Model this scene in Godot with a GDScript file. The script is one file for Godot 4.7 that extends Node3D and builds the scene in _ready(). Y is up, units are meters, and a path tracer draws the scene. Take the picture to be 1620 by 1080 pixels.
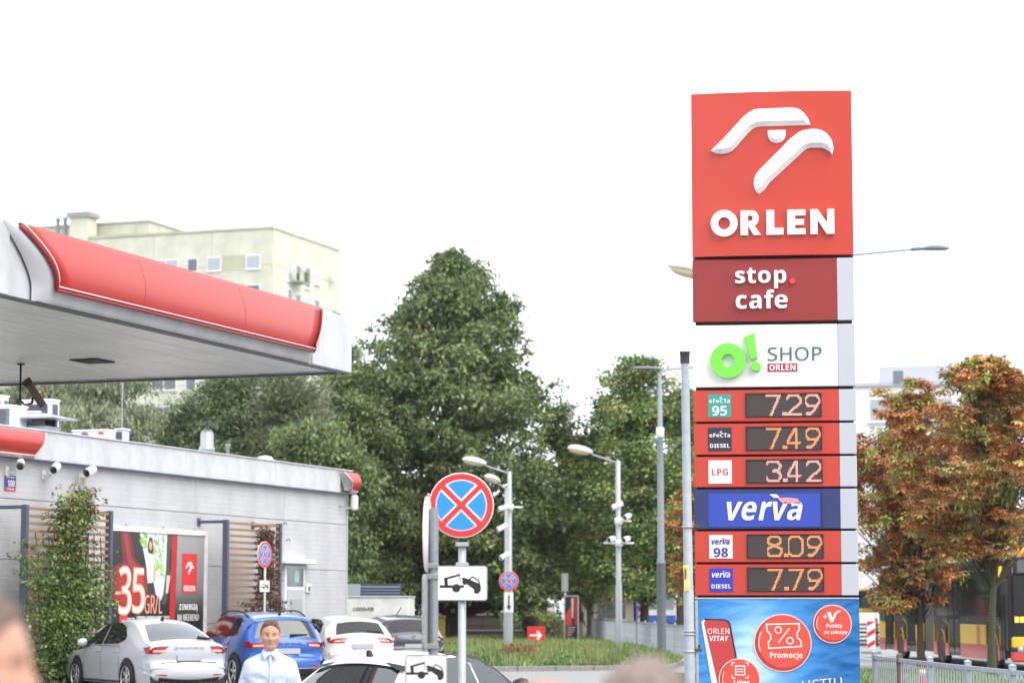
extends Node3D
# A filling station by a city road under a white overcast sky. Metres; the photographer stands at the origin, the lot rises 12 cm towards the shop.

func _ready():
	# ---- camera, sky, sun, exposure ----
	var cam := Camera3D.new()
	cam.name = "camera"
	add_child(cam)
	cam.position = Vector3(0, 1.72, 0)
	cam.rotation_degrees.x = 6.237
	var lens := CameraAttributesPhysical.new()
	lens.frustum_focal_length = 85.0
	lens.frustum_focus_distance = 30.0
	lens.frustum_near = 0.2
	lens.frustum_far = 1500.0
	lens.exposure_aperture = 2.5
	cam.attributes = lens
	cam.fov = 16.071
	cam.near = 0.2
	cam.far = 1500.0
	cam.current = true
	var env := Environment.new()
	var sky := Sky.new()
	var sm := ProceduralSkyMaterial.new()
	sm.sky_top_color = Color(0.94, 0.97, 1.0)
	sm.sky_horizon_color = Color(0.95, 0.97, 0.99)
	sm.sky_curve = 0.15
	sm.ground_horizon_color = Color(0.6, 0.6, 0.6)
	sm.ground_bottom_color = Color(0.5, 0.5, 0.5)
	sm.sky_energy_multiplier = 1.0
	sky.sky_material = sm
	env.background_mode = Environment.BG_SKY
	env.sky = sky
	env.tonemap_mode = Environment.TONE_MAPPER_LINEAR
	env.tonemap_exposure = 2.5
	env.sdfgi_enabled = true
	env.ssao_enabled = true
	env.ssil_enabled = true
	env.fog_enabled = true
	env.fog_light_color = Color(0.95, 0.97, 1.0)
	env.fog_density = 0.0001
	var we := WorldEnvironment.new()
	we.name = "world_environment"
	we.environment = env
	add_child(we)
	var sun := DirectionalLight3D.new()
	sun.name = "sun"
	sun.light_energy = 0.5
	sun.light_color = Color(1.0, 0.99, 0.98)
	sun.light_angular_distance = 60.0
	sun.shadow_enabled = true
	sun.rotation_degrees = Vector3(-48, 48, 0)
	add_child(sun)
	build_materials()
	build_ground()
	build_canopy()
	build_shop()
	build_flats()
	build_pylon()
	build_trees()
	build_poles()
	build_signs()
	build_cars()
	build_bus()
	build_street()
	build_people()

func build_materials():
	mat("red_gloss", rgb(0.52, 0.045, 0.027), 0.34)
	mat("red_sheet", rgb(0.45, 0.03, 0.022), 0.36)
	mat("dark_red", rgb(0.27, 0.022, 0.024), 0.4)
	mat("burgundy", rgb(0.22, 0.015, 0.025), 0.5)
	mat("white_plastic", rgb(0.8, 0.8, 0.82), 0.35)
	mat("white_paint", rgb(0.78, 0.78, 0.79), 0.4, {"map": "blotch", "scale": 0.6})
	mat("neon_tube", rgb(0.8, 0.5, 0.52), 0.3)
	mat("grey_panel", rgb(0.54, 0.56, 0.60), 0.42, {"map": "blotch", "scale": 0.4})
	mat("wall_panel", rgb(0.50, 0.51, 0.545), 0.45, {"map": "blotch", "scale": 0.2})
	mat("grey_strip", rgb(0.47, 0.49, 0.545), 0.4)
	mat("soffit", rgb(0.8, 0.8, 0.77), 0.3, {"map": "blotch", "scale": Vector3(0.15, 1, 1), "spec": 0.7})
	mat("galvanised", rgb(0.40, 0.43, 0.46), 0.42, {"map": "blotch", "scale": 2.0, "metal": 0.35})
	mat("grey_paint", rgb(0.36, 0.40, 0.45), 0.45, {"map": "blotch", "scale": 1.5})
	mat("lamp_grey", rgb(0.22, 0.25, 0.29), 0.5, {"map": "speck", "scale": 0.5})
	mat("lamp_head", rgb(0.62, 0.62, 0.58), 0.4)
	mat("lamp_bowl", rgb(0.66, 0.62, 0.42), 0.25)
	mat("dark_metal", rgb(0.045, 0.048, 0.055), 0.45)
	mat("slate_metal", rgb(0.07, 0.09, 0.13), 0.5)
	mat("black", rgb(0.014, 0.014, 0.016), 0.5)
	mat("gap_black", rgb(0.02, 0.018, 0.018), 0.7)
	mat("rubber", rgb(0.02, 0.02, 0.021), 0.8)
	mat("asphalt", rgb(0.33, 0.33, 0.33), 0.9, {"map": "speck", "scale": 0.4, "relief": 1.0, "world": true})
	mat("concrete", rgb(0.34, 0.33, 0.31), 0.9, {"map": "speck", "scale": 0.5, "relief": 0.6})
	mat("road_paint", rgb(0.7, 0.7, 0.7), 0.8)
	mat("soil", rgb(0.09, 0.085, 0.04), 1.0, {"map": "speck", "scale": 0.3})
	mat("leaf", rgb(1, 1, 1), 0.6, {"tint": true, "back": 0.45, "spec": 0.35})
	mat("leaf_dry", rgb(1, 1, 1), 0.7, {"tint": true, "back": 0.4, "spec": 0.3})
	mat("grass_blade", rgb(1, 1, 1), 0.6, {"tint": true, "back": 0.4})
	mat("bark", rgb(0.075, 0.065, 0.055), 0.95, {"map": "speck", "scale": Vector3(3, 0.6, 3), "relief": 1.5})
	mat("bark_green", rgb(0.085, 0.09, 0.055), 0.95, {"map": "speck", "scale": Vector3(3, 0.6, 3), "relief": 1.5})
	mat("bark_pale", rgb(0.2, 0.19, 0.16), 0.95, {"map": "speck", "scale": Vector3(3, 0.6, 3)})
	mat("flat_wall", rgb(0.61, 0.62, 0.51), 0.85, {"map": "blotch", "scale": 0.08})
	mat("flat_wall_dark", rgb(0.46, 0.48, 0.35), 0.85, {"map": "blotch", "scale": 0.1})
	mat("flat_grey", rgb(0.3, 0.3, 0.28), 0.8)
	mat("window_frame", rgb(0.72, 0.73, 0.74), 0.5)
	mat("pane", rgb(0.06, 0.075, 0.09), 0.06, {"spec": 0.8})
	mat("curtain_pane", rgb(0.32, 0.36, 0.38), 0.1, {"spec": 0.8})
	mat("car_glass", rgb(0.012, 0.015, 0.017), 0.04, {"spec": 0.6})
	mat("rear_glass", rgb(0.02, 0.024, 0.028), 0.05, {"spec": 1.0})
	mat("tail_red", rgb(0.35, 0.01, 0.015), 0.12, {"coat": 0.6})
	mat("tail_clear", rgb(0.62, 0.42, 0.4), 0.15)
	mat("plate_grey", rgb(0.4, 0.42, 0.47), 0.5)
	mat("chrome", rgb(0.6, 0.6, 0.62), 0.18, {"metal": 0.9})
	mat("wood_slat", rgb(0.36, 0.2, 0.085), 0.7, {"map": "speck", "scale": Vector3(0.6, 6, 6)})
	mat("sign_red", rgb(0.62, 0.03, 0.035), 0.35)
	mat("sign_blue", rgb(0.02, 0.25, 0.72), 0.35)
	mat("sign_white", rgb(0.76, 0.76, 0.78), 0.35)
	mat("sign_back", rgb(0.33, 0.34, 0.35), 0.5, {"map": "speck", "scale": 1.5})
	mat("yellow", rgb(0.72, 0.42, 0.02), 0.4)
	mat("pale_yellow", rgb(0.66, 0.56, 0.22), 0.6)
# ---------- shapes ----------
class Bag:
	var st := SurfaceTool.new()
	var x := Transform3D.IDENTITY
	var c := Color.WHITE
	func _init(smooth := false):
		st.begin(Mesh.PRIMITIVE_TRIANGLES)
		st.set_smooth_group(0 if smooth else -1)
	func tri(a: Vector3, b: Vector3, d: Vector3):   # counter-clockwise seen from outside
		st.set_color(c)
		st.add_vertex(x * a)
		st.set_color(c)
		st.add_vertex(x * d)
		st.set_color(c)
		st.add_vertex(x * b)
	func quad(a: Vector3, b: Vector3, d: Vector3, e: Vector3):
		tri(a, b, d)
		tri(a, d, e)
	func tri_out(a: Vector3, b: Vector3, d: Vector3, out: Vector3):
		if (b - a).cross(d - a).dot(out) < 0.0: tri(a, d, b)
		else: tri(a, b, d)
	func quad_out(a: Vector3, b: Vector3, d: Vector3, e: Vector3, out: Vector3):
		if (b - a).cross(d - a).dot(out) < 0.0: quad(a, e, d, b)
		else: quad(a, b, d, e)
	func box(at: Vector3, size: Vector3, bev := 0.0) -> Bag:
		var h := size * 0.5
		var v := func(ax: int, s: Vector3) -> Vector3:
			var p := Vector3.ZERO
			for i in 3: p[i] = s[i] * (h[i] - (0.0 if i == ax else bev))
			return at + p
		for ax in 3:
			var u := (ax + 1) % 3
			var w := (ax + 2) % 3
			for sg in [-1.0, 1.0]:
				var q := []
				for k in [[-1, -1], [1, -1], [1, 1], [-1, 1]]:
					var s := Vector3.ZERO
					s[ax] = sg; s[u] = k[0]; s[w] = k[1]
					q.append(v.call(ax, s))
				var o := Vector3.ZERO
				o[ax] = sg
				quad_out(q[0], q[1], q[2], q[3], o)
			if bev > 0.0:
				for k in [[-1, -1], [1, -1], [1, 1], [-1, 1]]:
					var s0 := Vector3.ZERO
					s0[ax] = -1; s0[u] = k[0]; s0[w] = k[1]
					var s1 := s0
					s1[ax] = 1
					var o := Vector3.ZERO
					o[u] = k[0]; o[w] = k[1]
					quad_out(v.call(u, s0), v.call(u, s1), v.call(w, s1), v.call(w, s0), o)
		if bev > 0.0:
			for sx in [-1.0, 1.0]:
				for sy in [-1.0, 1.0]:
					for sz in [-1.0, 1.0]:
						var s := Vector3(sx, sy, sz)
						tri_out(v.call(0, s), v.call(1, s), v.call(2, s), s)
		return self
	func tube(pts: Array, r, sides := 8, cap := true) -> Bag:   # r: one radius or one per point
		var rings := []
		var n := pts.size()
		var side := Vector3.ZERO
		for i in n:
			var t: Vector3 = (pts[mini(i + 1, n - 1)] - pts[maxi(i - 1, 0)]).normalized()
			if i == 0: side = t.cross(Vector3.UP if absf(t.y) < 0.9 else Vector3.RIGHT).normalized()
			side = (side - t * side.dot(t)).normalized()
			var up := side.cross(t)
			var rr: float = r[i] if r is Array else r
			var ring := []
			for k in sides:
				var a := TAU * k / sides
				ring.append(pts[i] + (side * cos(a) + up * sin(a)) * rr)
			rings.append(ring)
		for i in n - 1:
			for k in sides:
				var k2 := (k + 1) % sides
				quad_out(rings[i][k], rings[i][k2], rings[i + 1][k2], rings[i + 1][k], rings[i][k] + rings[i][k2] - pts[i] * 2.0)
		if cap:
			for e in [0, n - 1]:
				var o: Vector3 = pts[e] - pts[1 if e == 0 else n - 2]
				for k in sides:
					tri_out(pts[e], rings[e][k], rings[e][(k + 1) % sides], o)
		return self
	func lathe(prof: Array, sides := 16, at := Vector3.ZERO, basis := Basis.IDENTITY) -> Bag:   # [radius, height] pairs about y
		for i in prof.size() - 1:
			var a = prof[i]
			var b = prof[i + 1]
			for k in sides:
				var p := TAU * k / sides
				var q := TAU * (k + 1) / sides
				var d0 := Vector3(cos(p), 0, sin(p))
				var d1 := Vector3(cos(q), 0, sin(q))
				var nr := Vector2(b[1] - a[1], a[0] - b[0])
				var o := (d0 + d1) * 0.5 * nr.x + Vector3.UP * nr.y
				var p0: Vector3 = at + basis * (d0 * a[0] + Vector3.UP * a[1])
				var p1: Vector3 = at + basis * (d1 * a[0] + Vector3.UP * a[1])
				var p2: Vector3 = at + basis * (d1 * b[0] + Vector3.UP * b[1])
				var p3: Vector3 = at + basis * (d0 * b[0] + Vector3.UP * b[1])
				if b[0] > 1e-6: tri_out(p0, p2, p3, basis * o)
				if a[0] > 1e-6: tri_out(p0, p1, p2, basis * o)
		return self
	func plate(poly, z0: float, z1: float, bev := 0.0, back := false) -> Bag:   # a flat outline in xy from z0 to its face at z1
		var n: int = poly.size()
		var area := 0.0
		for i in n: area += poly[i].cross(poly[(i + 1) % n])
		var p := PackedVector2Array(poly)
		if area < 0.0: p.reverse()
		var q := p.duplicate()
		if bev > 0.0:
			for i in n:
				var e0 := (p[i] - p[(i + n - 1) % n]).normalized()
				var e1 := (p[(i + 1) % n] - p[i]).normalized()
				var m := Vector2(-e0.y - e1.y, e0.x + e1.x)
				q[i] = p[i] + m.normalized() * bev / maxf(0.5, m.length() * 0.5)
		for i in n:
			var j := (i + 1) % n
			quad(_z(p[i], z0), _z(p[j], z0), _z(p[j], z1 - bev), _z(p[i], z1 - bev))
			if bev > 0.0: quad(_z(p[i], z1 - bev), _z(p[j], z1 - bev), _z(q[j], z1), _z(q[i], z1))
		var t := Geometry2D.triangulate_polygon(q)
		if t.is_empty(): t = Geometry2D.triangulate_polygon(p)
		for i in range(0, t.size(), 3):
			tri_out(_z(q[t[i]], z1), _z(q[t[i + 1]], z1), _z(q[t[i + 2]], z1), Vector3.BACK)
			if back: tri_out(_z(p[t[i]], z0), _z(p[t[i + 1]], z0), _z(p[t[i + 2]], z0), Vector3.FORWARD)
		return self
	func ring(outer, inner, z0: float, z1: float) -> Bag:
		var n: int = outer.size()
		for i in n:
			var j := (i + 1) % n
			quad_out(_z(outer[i], z0), _z(outer[j], z0), _z(outer[j], z1), _z(outer[i], z1), _z(outer[i] - inner[i], 0))
			quad_out(_z(inner[i], z0), _z(inner[j], z0), _z(inner[j], z1), _z(inner[i], z1), _z(inner[i] - outer[i], 0))
			quad_out(_z(outer[i], z1), _z(outer[j], z1), _z(inner[j], z1), _z(inner[i], z1), Vector3.BACK)
		return self
	func stroke(path, w: float, z0: float, z1: float, closed := false) -> Bag:
		var n: int = path.size()
		for i in (n if closed else n - 1):
			var a: Vector2 = path[i]
			var b: Vector2 = path[(i + 1) % n]
			var d := (b - a).normalized() * w * 0.5
			var m := Vector2(-d.y, d.x)
			plate([a - d - m, b + d - m, b + d + m, a - d + m], z0, z1 + 0.0003 * (i % 2))
		return self
	func _z(p: Vector2, z: float) -> Vector3:
		return Vector3(p.x, p.y, z)
	func done() -> ArrayMesh:
		st.generate_normals()
		st.index()
		return st.commit()

static func oval(cx: float, cy: float, rx: float, ry: float, n := 32) -> PackedVector2Array:
	var o := PackedVector2Array()
	for k in n: o.append(Vector2(cx + rx * cos(TAU * k / n), cy + ry * sin(TAU * k / n)))
	return o

static func round_rect(w: float, h: float, r: float, seg := 4) -> PackedVector2Array:
	var o := PackedVector2Array()
	for q in 4:
		var cx := (w * 0.5 - r) * (1 if q in [0, 3] else -1)
		var cy := (h * 0.5 - r) * (1 if q in [0, 1] else -1)
		for k in seg + 1:
			var a := PI * 0.5 * (q + float(k) / seg)
			o.append(Vector2(cx + r * cos(a), cy + r * sin(a)))
	return o

static func scaled(path, k: float, off := Vector2.ZERO) -> PackedVector2Array:
	var o := PackedVector2Array()
	for p in path: o.append(p * k + off)
	return o

# ---------- things, parts, names ----------
var used := {}
func numbered(called: String) -> String:
	used[called] = used.get(called, -1) + 1
	return called if used[called] == 0 else "%s_%03d" % [called, used[called]]

func tag(o: Node3D, label: String, category: String, group := "") -> Node3D:
	o.set_meta("label", label)
	o.set_meta("category", category)
	if group: o.set_meta("group", group)
	return o

func thing(called: String, label: String, category: String, at := Vector3.ZERO, turn := 0.0, group := "") -> Node3D:
	var o := Node3D.new()
	o.name = numbered(called)
	add_child(o)
	o.position = at
	o.rotation_degrees.y = turn
	return tag(o, label, category, group)

func obj(called: String, mesh, material: Material, parent: Node3D = null, at := Vector3.ZERO) -> MeshInstance3D:
	var o := MeshInstance3D.new()
	o.name = called if parent else numbered(called)
	o.mesh = mesh.done() if mesh is Bag else mesh
	o.material_override = material
	o.position = at
	(parent if parent else self).add_child(o, true)
	return o

func setting(called: String, mesh, material: Material, at := Vector3.ZERO) -> MeshInstance3D:
	var o := obj(called, mesh, material, null, at)
	o.set_meta("kind", "structure")
	return o

func copy(src: Node3D, at: Vector3, turn: float, label: String) -> Node3D:
	var o: Node3D = src.duplicate()
	o.name = numbered(String(src.name).trim_suffix("_" + String(src.name).get_slice("_", String(src.name).get_slice_count("_") - 1)) if String(src.name).right(3).is_valid_int() else String(src.name))
	add_child(o)
	o.position = at
	o.rotation_degrees.y = turn
	o.set_meta("label", label)
	return o

func box(called: String, at: Vector3, size: Vector3, m: Material, parent: Node3D, bev := 0.0) -> MeshInstance3D:
	return obj(called, Bag.new().box(Vector3.ZERO, size, bev), m, parent, at)

# ---------- materials ----------
var M := {}
var noise := {}
func noise_map(kind: String) -> Texture2D:
	if noise.has(kind): return noise[kind]
	var f := FastNoiseLite.new()
	f.seed = 7 + noise.size()
	f.noise_type = FastNoiseLite.TYPE_SIMPLEX_SMOOTH
	f.fractal_octaves = 5
	f.frequency = {"speck": 0.09, "blotch": 0.012, "streak": 0.02, "relief": 0.05}[kind]
	f.fractal_gain = 0.6
	var t := NoiseTexture2D.new()
	t.width = 256
	t.height = 256
	t.seamless = true
	t.noise = f
	if kind != "relief":
		var g := Gradient.new()
		g.set_color(0, {"speck": Color(0.8, 0.8, 0.8), "blotch": Color(0.93, 0.928, 0.92), "streak": Color(0.85, 0.85, 0.84)}[kind])
		g.set_color(1, Color.WHITE)
		g.set_offset(0, 0.2)
		g.set_offset(1, 0.75)
		t.color_ramp = g
	noise[kind] = t
	return t

func mat(called: String, c: Color, rough := 0.6, o := {}) -> StandardMaterial3D:   # c: linear base colour
	var m := StandardMaterial3D.new()
	m.resource_name = called
	m.albedo_color = Color(c.r, c.g, c.b, 1).linear_to_srgb()
	m.albedo_color.a = o.get("alpha", 1.0)
	m.roughness = rough
	m.metallic = o.get("metal", 0.0)
	m.metallic_specular = o.get("spec", 0.5)
	if o.has("map"):
		m.albedo_texture = noise_map(o.map)
		m.uv1_triplanar = true
		m.uv1_world_triplanar = o.get("world", false)
		var s = o.get("scale", 1.0)
		m.uv1_scale = s if s is Vector3 else Vector3(s, s, s)
	if o.has("relief"):
		m.heightmap_enabled = true
		m.heightmap_texture = noise_map("relief")
		m.heightmap_scale = o.relief
		m.uv1_triplanar = true
		if not o.has("map"):
			var s = o.get("scale", 1.0)
			m.uv1_scale = s if s is Vector3 else Vector3(s, s, s)
	if o.has("coat"):
		m.clearcoat_enabled = true
		m.clearcoat = o.coat
		m.clearcoat_roughness = 0.06
	if o.has("alpha"): m.transparency = BaseMaterial3D.TRANSPARENCY_ALPHA
	if o.has("glow"):
		m.emission_enabled = true
		m.emission = m.albedo_color
		m.emission_energy_multiplier = o.glow
	if o.has("rim"):
		m.rim_enabled = true
		m.rim = o.rim
	if o.get("tint", false): m.vertex_color_use_as_albedo = true
	if o.has("back"):
		m.backlight_enabled = true
		m.backlight = Color(o.back, o.back, o.back)
	M[called] = m
	return m

func rgb(r: float, g: float, b: float) -> Color:
	return Color(r, g, b)

# ---------- lettering ----------
var fonts := {}
func lettering(s: String, w: float, h: float, depth: float, face := "Droid Sans", bold := true, slant := 0.0) -> ArrayMesh:   # fitted to w x h, centred, front at z = depth
	var key := face + str(bold)
	if not fonts.has(key):
		var f := SystemFont.new()
		f.font_names = PackedStringArray([face])
		f.font_weight = 700 if bold else 400
		fonts[key] = f
	var t := TextMesh.new()
	t.text = s
	t.font = fonts[key]
	t.font_size = 48
	t.pixel_size = 0.02
	t.depth = 1.0
	t.curve_step = 2.0
	var a := t.get_mesh_arrays()
	var v: PackedVector3Array = a[Mesh.ARRAY_VERTEX]
	var lo := Vector3(1e9, 1e9, 1e9)
	var hi := -lo
	for i in v.size():
		v[i].x += slant * v[i].y
		lo = lo.min(v[i])
		hi = hi.max(v[i])
	var k := Vector3((w if w > 0.0 else h * (hi.x - lo.x) / (hi.y - lo.y)) / (hi.x - lo.x), h / (hi.y - lo.y), depth)
	for i in v.size():
		v[i] = Vector3((v[i].x - (lo.x + hi.x) * 0.5) * k.x, (v[i].y - (lo.y + hi.y) * 0.5) * k.y, (v[i].z - lo.z) / (hi.z - lo.z) * depth)
	a[Mesh.ARRAY_VERTEX] = v
	a[Mesh.ARRAY_TEX_UV] = null
	a[Mesh.ARRAY_TANGENT] = null
	var m := ArrayMesh.new()
	m.add_surface_from_arrays(Mesh.PRIMITIVE_TRIANGLES, a)
	return m

func words(s: String, at: Vector3, w: float, h: float, m: Material, parent: Node3D, depth := 0.006, bold := true, slant := 0.0, face := "Droid Sans") -> MeshInstance3D:
	return obj("lettering", lettering(s, w, h, depth, face, bold, slant), m, parent, at)

# ---------- many small copies in one part ----------
func scatter(called: String, mesh: Mesh, m: Material, xf: Array, tint: Array, parent: Node3D = null) -> MultiMeshInstance3D:
	var buf := PackedFloat32Array()
	buf.resize(xf.size() * 16)
	for i in xf.size():
		var t: Transform3D = xf[i]
		var b := t.basis
		var j := i * 16
		buf[j] = b.x.x; buf[j + 1] = b.y.x; buf[j + 2] = b.z.x; buf[j + 3] = t.origin.x
		buf[j + 4] = b.x.y; buf[j + 5] = b.y.y; buf[j + 6] = b.z.y; buf[j + 7] = t.origin.y
		buf[j + 8] = b.x.z; buf[j + 9] = b.y.z; buf[j + 10] = b.z.z; buf[j + 11] = t.origin.z
		var c: Color = tint[i]
		buf[j + 12] = c.r; buf[j + 13] = c.g; buf[j + 14] = c.b; buf[j + 15] = 1.0
	var mm := MultiMesh.new()
	mm.transform_format = MultiMesh.TRANSFORM_3D
	mm.use_colors = true
	mm.mesh = mesh
	mm.instance_count = xf.size()
	mm.buffer = buf
	var o := MultiMeshInstance3D.new()
	o.name = called if parent else numbered(called)
	o.multimesh = mm
	o.material_override = m
	o.set_meta("kind", "stuff")
	(parent if parent else self).add_child(o, true)
	return o

var rng := RandomNumberGenerator.new()
func rnd(a := 0.0, b := 1.0) -> float:
	return rng.randf_range(a, b)
func rdir() -> Vector3:
	var v := Vector3(rng.randfn(), rng.randfn(), rng.randfn())
	return v.normalized()

func sprig(leaves: int, size: float, leaf: float, slim := 0.5, droop := 0.0) -> ArrayMesh:   # a handful of folded leaves round a twig end
	var b := Bag.new()
	for i in leaves:
		var p := rdir() * size * sqrt(rnd())
		p.y *= 0.7
		var d := (p.normalized() + rdir() * 0.7 + Vector3(0, -droop, 0)).normalized()
		var n := (Vector3.UP + rdir() * 0.8).normalized()
		var s := d.cross(n).normalized()
		n = s.cross(d)
		var l := leaf * rnd(0.75, 1.25)
		var w := l * slim
		b.tri(p, p + d * l * 0.45 + s * w * 0.5 + n * l * 0.12, p + d * l)
		b.tri(p, p + d * l, p + d * l * 0.45 - s * w * 0.5 + n * l * 0.12)
	return b.done()

func rosette(leaf: float) -> ArrayMesh:   # a chestnut leaf: leaflets spread and hanging from one point
	var b := Bag.new()
	for i in 6:
		var a := TAU * i / 6.0 + rnd(-0.25, 0.25)
		var d := Vector3(cos(a), rnd(-0.75, -0.1), sin(a)).normalized()
		var s := d.cross(Vector3.UP).normalized()
		var n := s.cross(d)
		var l := leaf * rnd(0.7, 1.2)
		for k in [-1.0, 1.0]: b.tri(Vector3.ZERO, d * l * 0.62 + s * l * 0.2 * k + n * l * 0.08, d * l)
	return b.done()

# prof: (height, radius) pairs of the crown; cols: linear leaf colours
func tree(called: String, label: String, at: Vector3, prof: Array, o: Dictionary) -> Node3D:
	rng.seed = o.seed
	var t := thing(called, label, "tree", at, 0.0, o.get("group", ""))
	var gap := FastNoiseLite.new()
	gap.seed = o.seed
	gap.frequency = o.get("gap_size", 0.35)
	var lump := FastNoiseLite.new()
	lump.seed = o.seed + 5
	lump.frequency = 0.5
	var top: float = prof[-1].x
	var trunk_top: float = o.get("trunk_top", top * 0.8)
	var r0: float = o.get("trunk", 0.2)
	var pts := []
	var rad := []
	for i in 9:
		var k := i / 8.0
		pts.append(Vector3(sin(k * 5.0 + o.seed) * 0.12 * k * 2.0, trunk_top * k, cos(k * 4.0 + o.seed) * 0.12 * k * 2.0))
		rad.append(r0 * lerpf(1.0, 0.25, k) * (1.35 if i == 0 else 1.0))
	obj("trunk", Bag.new(true).tube(pts, rad, 10, false), o.bark, t)
	var limbs := Bag.new(true)
	var xf := []
	var tint := []
	var cols: Array = o.cols
	var cr: float = o.get("cluster", 0.6)
	var lo_h: float = prof[0].x
	var n_made := 0
	var guard := 0
	var n_clusters: int = o.clusters
	var per: int = o.get("per_bough", 7)
	var br: float = o.get("bough", 1.0)
	var centre := Vector3.ZERO
	var size := 1.0
	var rr := 0.0
	var h := 0.0
	var r := 0.0
	while n_made < n_clusters and guard < n_clusters * 20:
		guard += 1
		if n_made % per == 0:   # a new bough on the outline of the crown
			h = rnd(lo_h, top)
			r = 0.0
			var rmax := 0.0
			for i in prof.size() - 1:
				rmax = maxf(rmax, prof[i].y)
				if h >= prof[i].x and h <= prof[i + 1].x:
					r = lerpf(prof[i].y, prof[i + 1].y, (h - prof[i].x) / (prof[i + 1].x - prof[i].x))
			if rnd() > 0.12 + r / maxf(rmax, 0.1): continue
			var a := rnd(0, TAU)
			var f := lump.get_noise_3d(cos(a) * 3.0, h * 0.8, sin(a) * 3.0)
			size = br * rnd(0.6, 1.3) * clampf(r / 1.6, 0.35, 1.0)
			rr = maxf(0.0, r * (1.0 + f * float(o.get("lumpy", 0.5))) * pow(rnd(), o.get("fill", 0.4)) - size * 0.45)
			centre = Vector3(cos(a) * rr + float(o.get("shift", 0.0)) * (1.0 - h / top), h, sin(a) * rr)
			if gap.get_noise_3dv(centre) < o.get("gaps", -0.25): continue
		var dir := rdir()
		dir.y = absf(dir.y) if rnd() < 0.7 else dir.y
		var p := centre + dir * Vector3(1.0, 0.8, 1.0) * size * pow(rnd(), 0.4)
		n_made += 1
		var col: Color = cols[rng.randi() % cols.size()]
		for k in o.get("sprigs", 12):
			var q := p + Vector3(rng.randfn(), rng.randfn() * o.get("flat", 0.5), rng.randfn()) * cr * 0.45
			var bs := Basis.from_euler(Vector3(rnd(-0.5, 0.5), rnd(0, TAU), rnd(-0.5, 0.5))).scaled(Vector3.ONE * rnd(0.7, 1.3))
			xf.append(Transform3D(bs, q))
			var v := rnd(0.75, 1.25)
			var c: Color = col if rnd() < 0.75 else cols[rng.randi() % cols.size()]
			tint.append(Color(c.r * v, c.g * v, c.b * v))
		if n_made % maxi(1, n_clusters / int(o.get("limbs", 40))) == 0:
			var s := clampf(h - r * float(o.get("rise", 0.7)) - 0.5, lo_h * 0.7, trunk_top * 0.97)
			var root := Vector3(sin(s / trunk_top * 5.0 + o.seed) * 0.24 * s / trunk_top, s, cos(s / trunk_top * 4.0 + o.seed) * 0.24 * s / trunk_top)
			var mid := root.lerp(p, 0.5) + Vector3(rnd(-0.2, 0.2), rnd(0.0, 0.3), rnd(-0.2, 0.2))
			var lr := r0 * 0.35 * clampf(rr / 2.5, 0.25, 1.0)
			limbs.tube([root, root.lerp(mid, 0.5) + rdir() * 0.1, mid, p], [lr, lr * 0.8, lr * 0.55, lr * 0.2], 5, false)
	obj("limbs", limbs, o.bark, t).set_meta("kind", "stuff")
	scatter("crown", rosette(o.leaf) if o.get("palmate", false) else sprig(o.get("leaves", 7), o.get("sprig", 0.3), o.get("leaf", 0.18), o.get("slim", 0.6), o.get("droop", 0.0)), o.get("leaf_mat", M.leaf), xf, tint, t)
	return t

# ---------- ground ----------
func height(z: float) -> float:   # the lot dips by a quarter of a metre between the photographer and the shop
	return -0.25 * smoothstep(-44.0, -32.0, z) * (1.0 - smoothstep(-19.0, -8.0, z)) - 0.05 * smoothstep(-19.0, -8.0, z)

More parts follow.
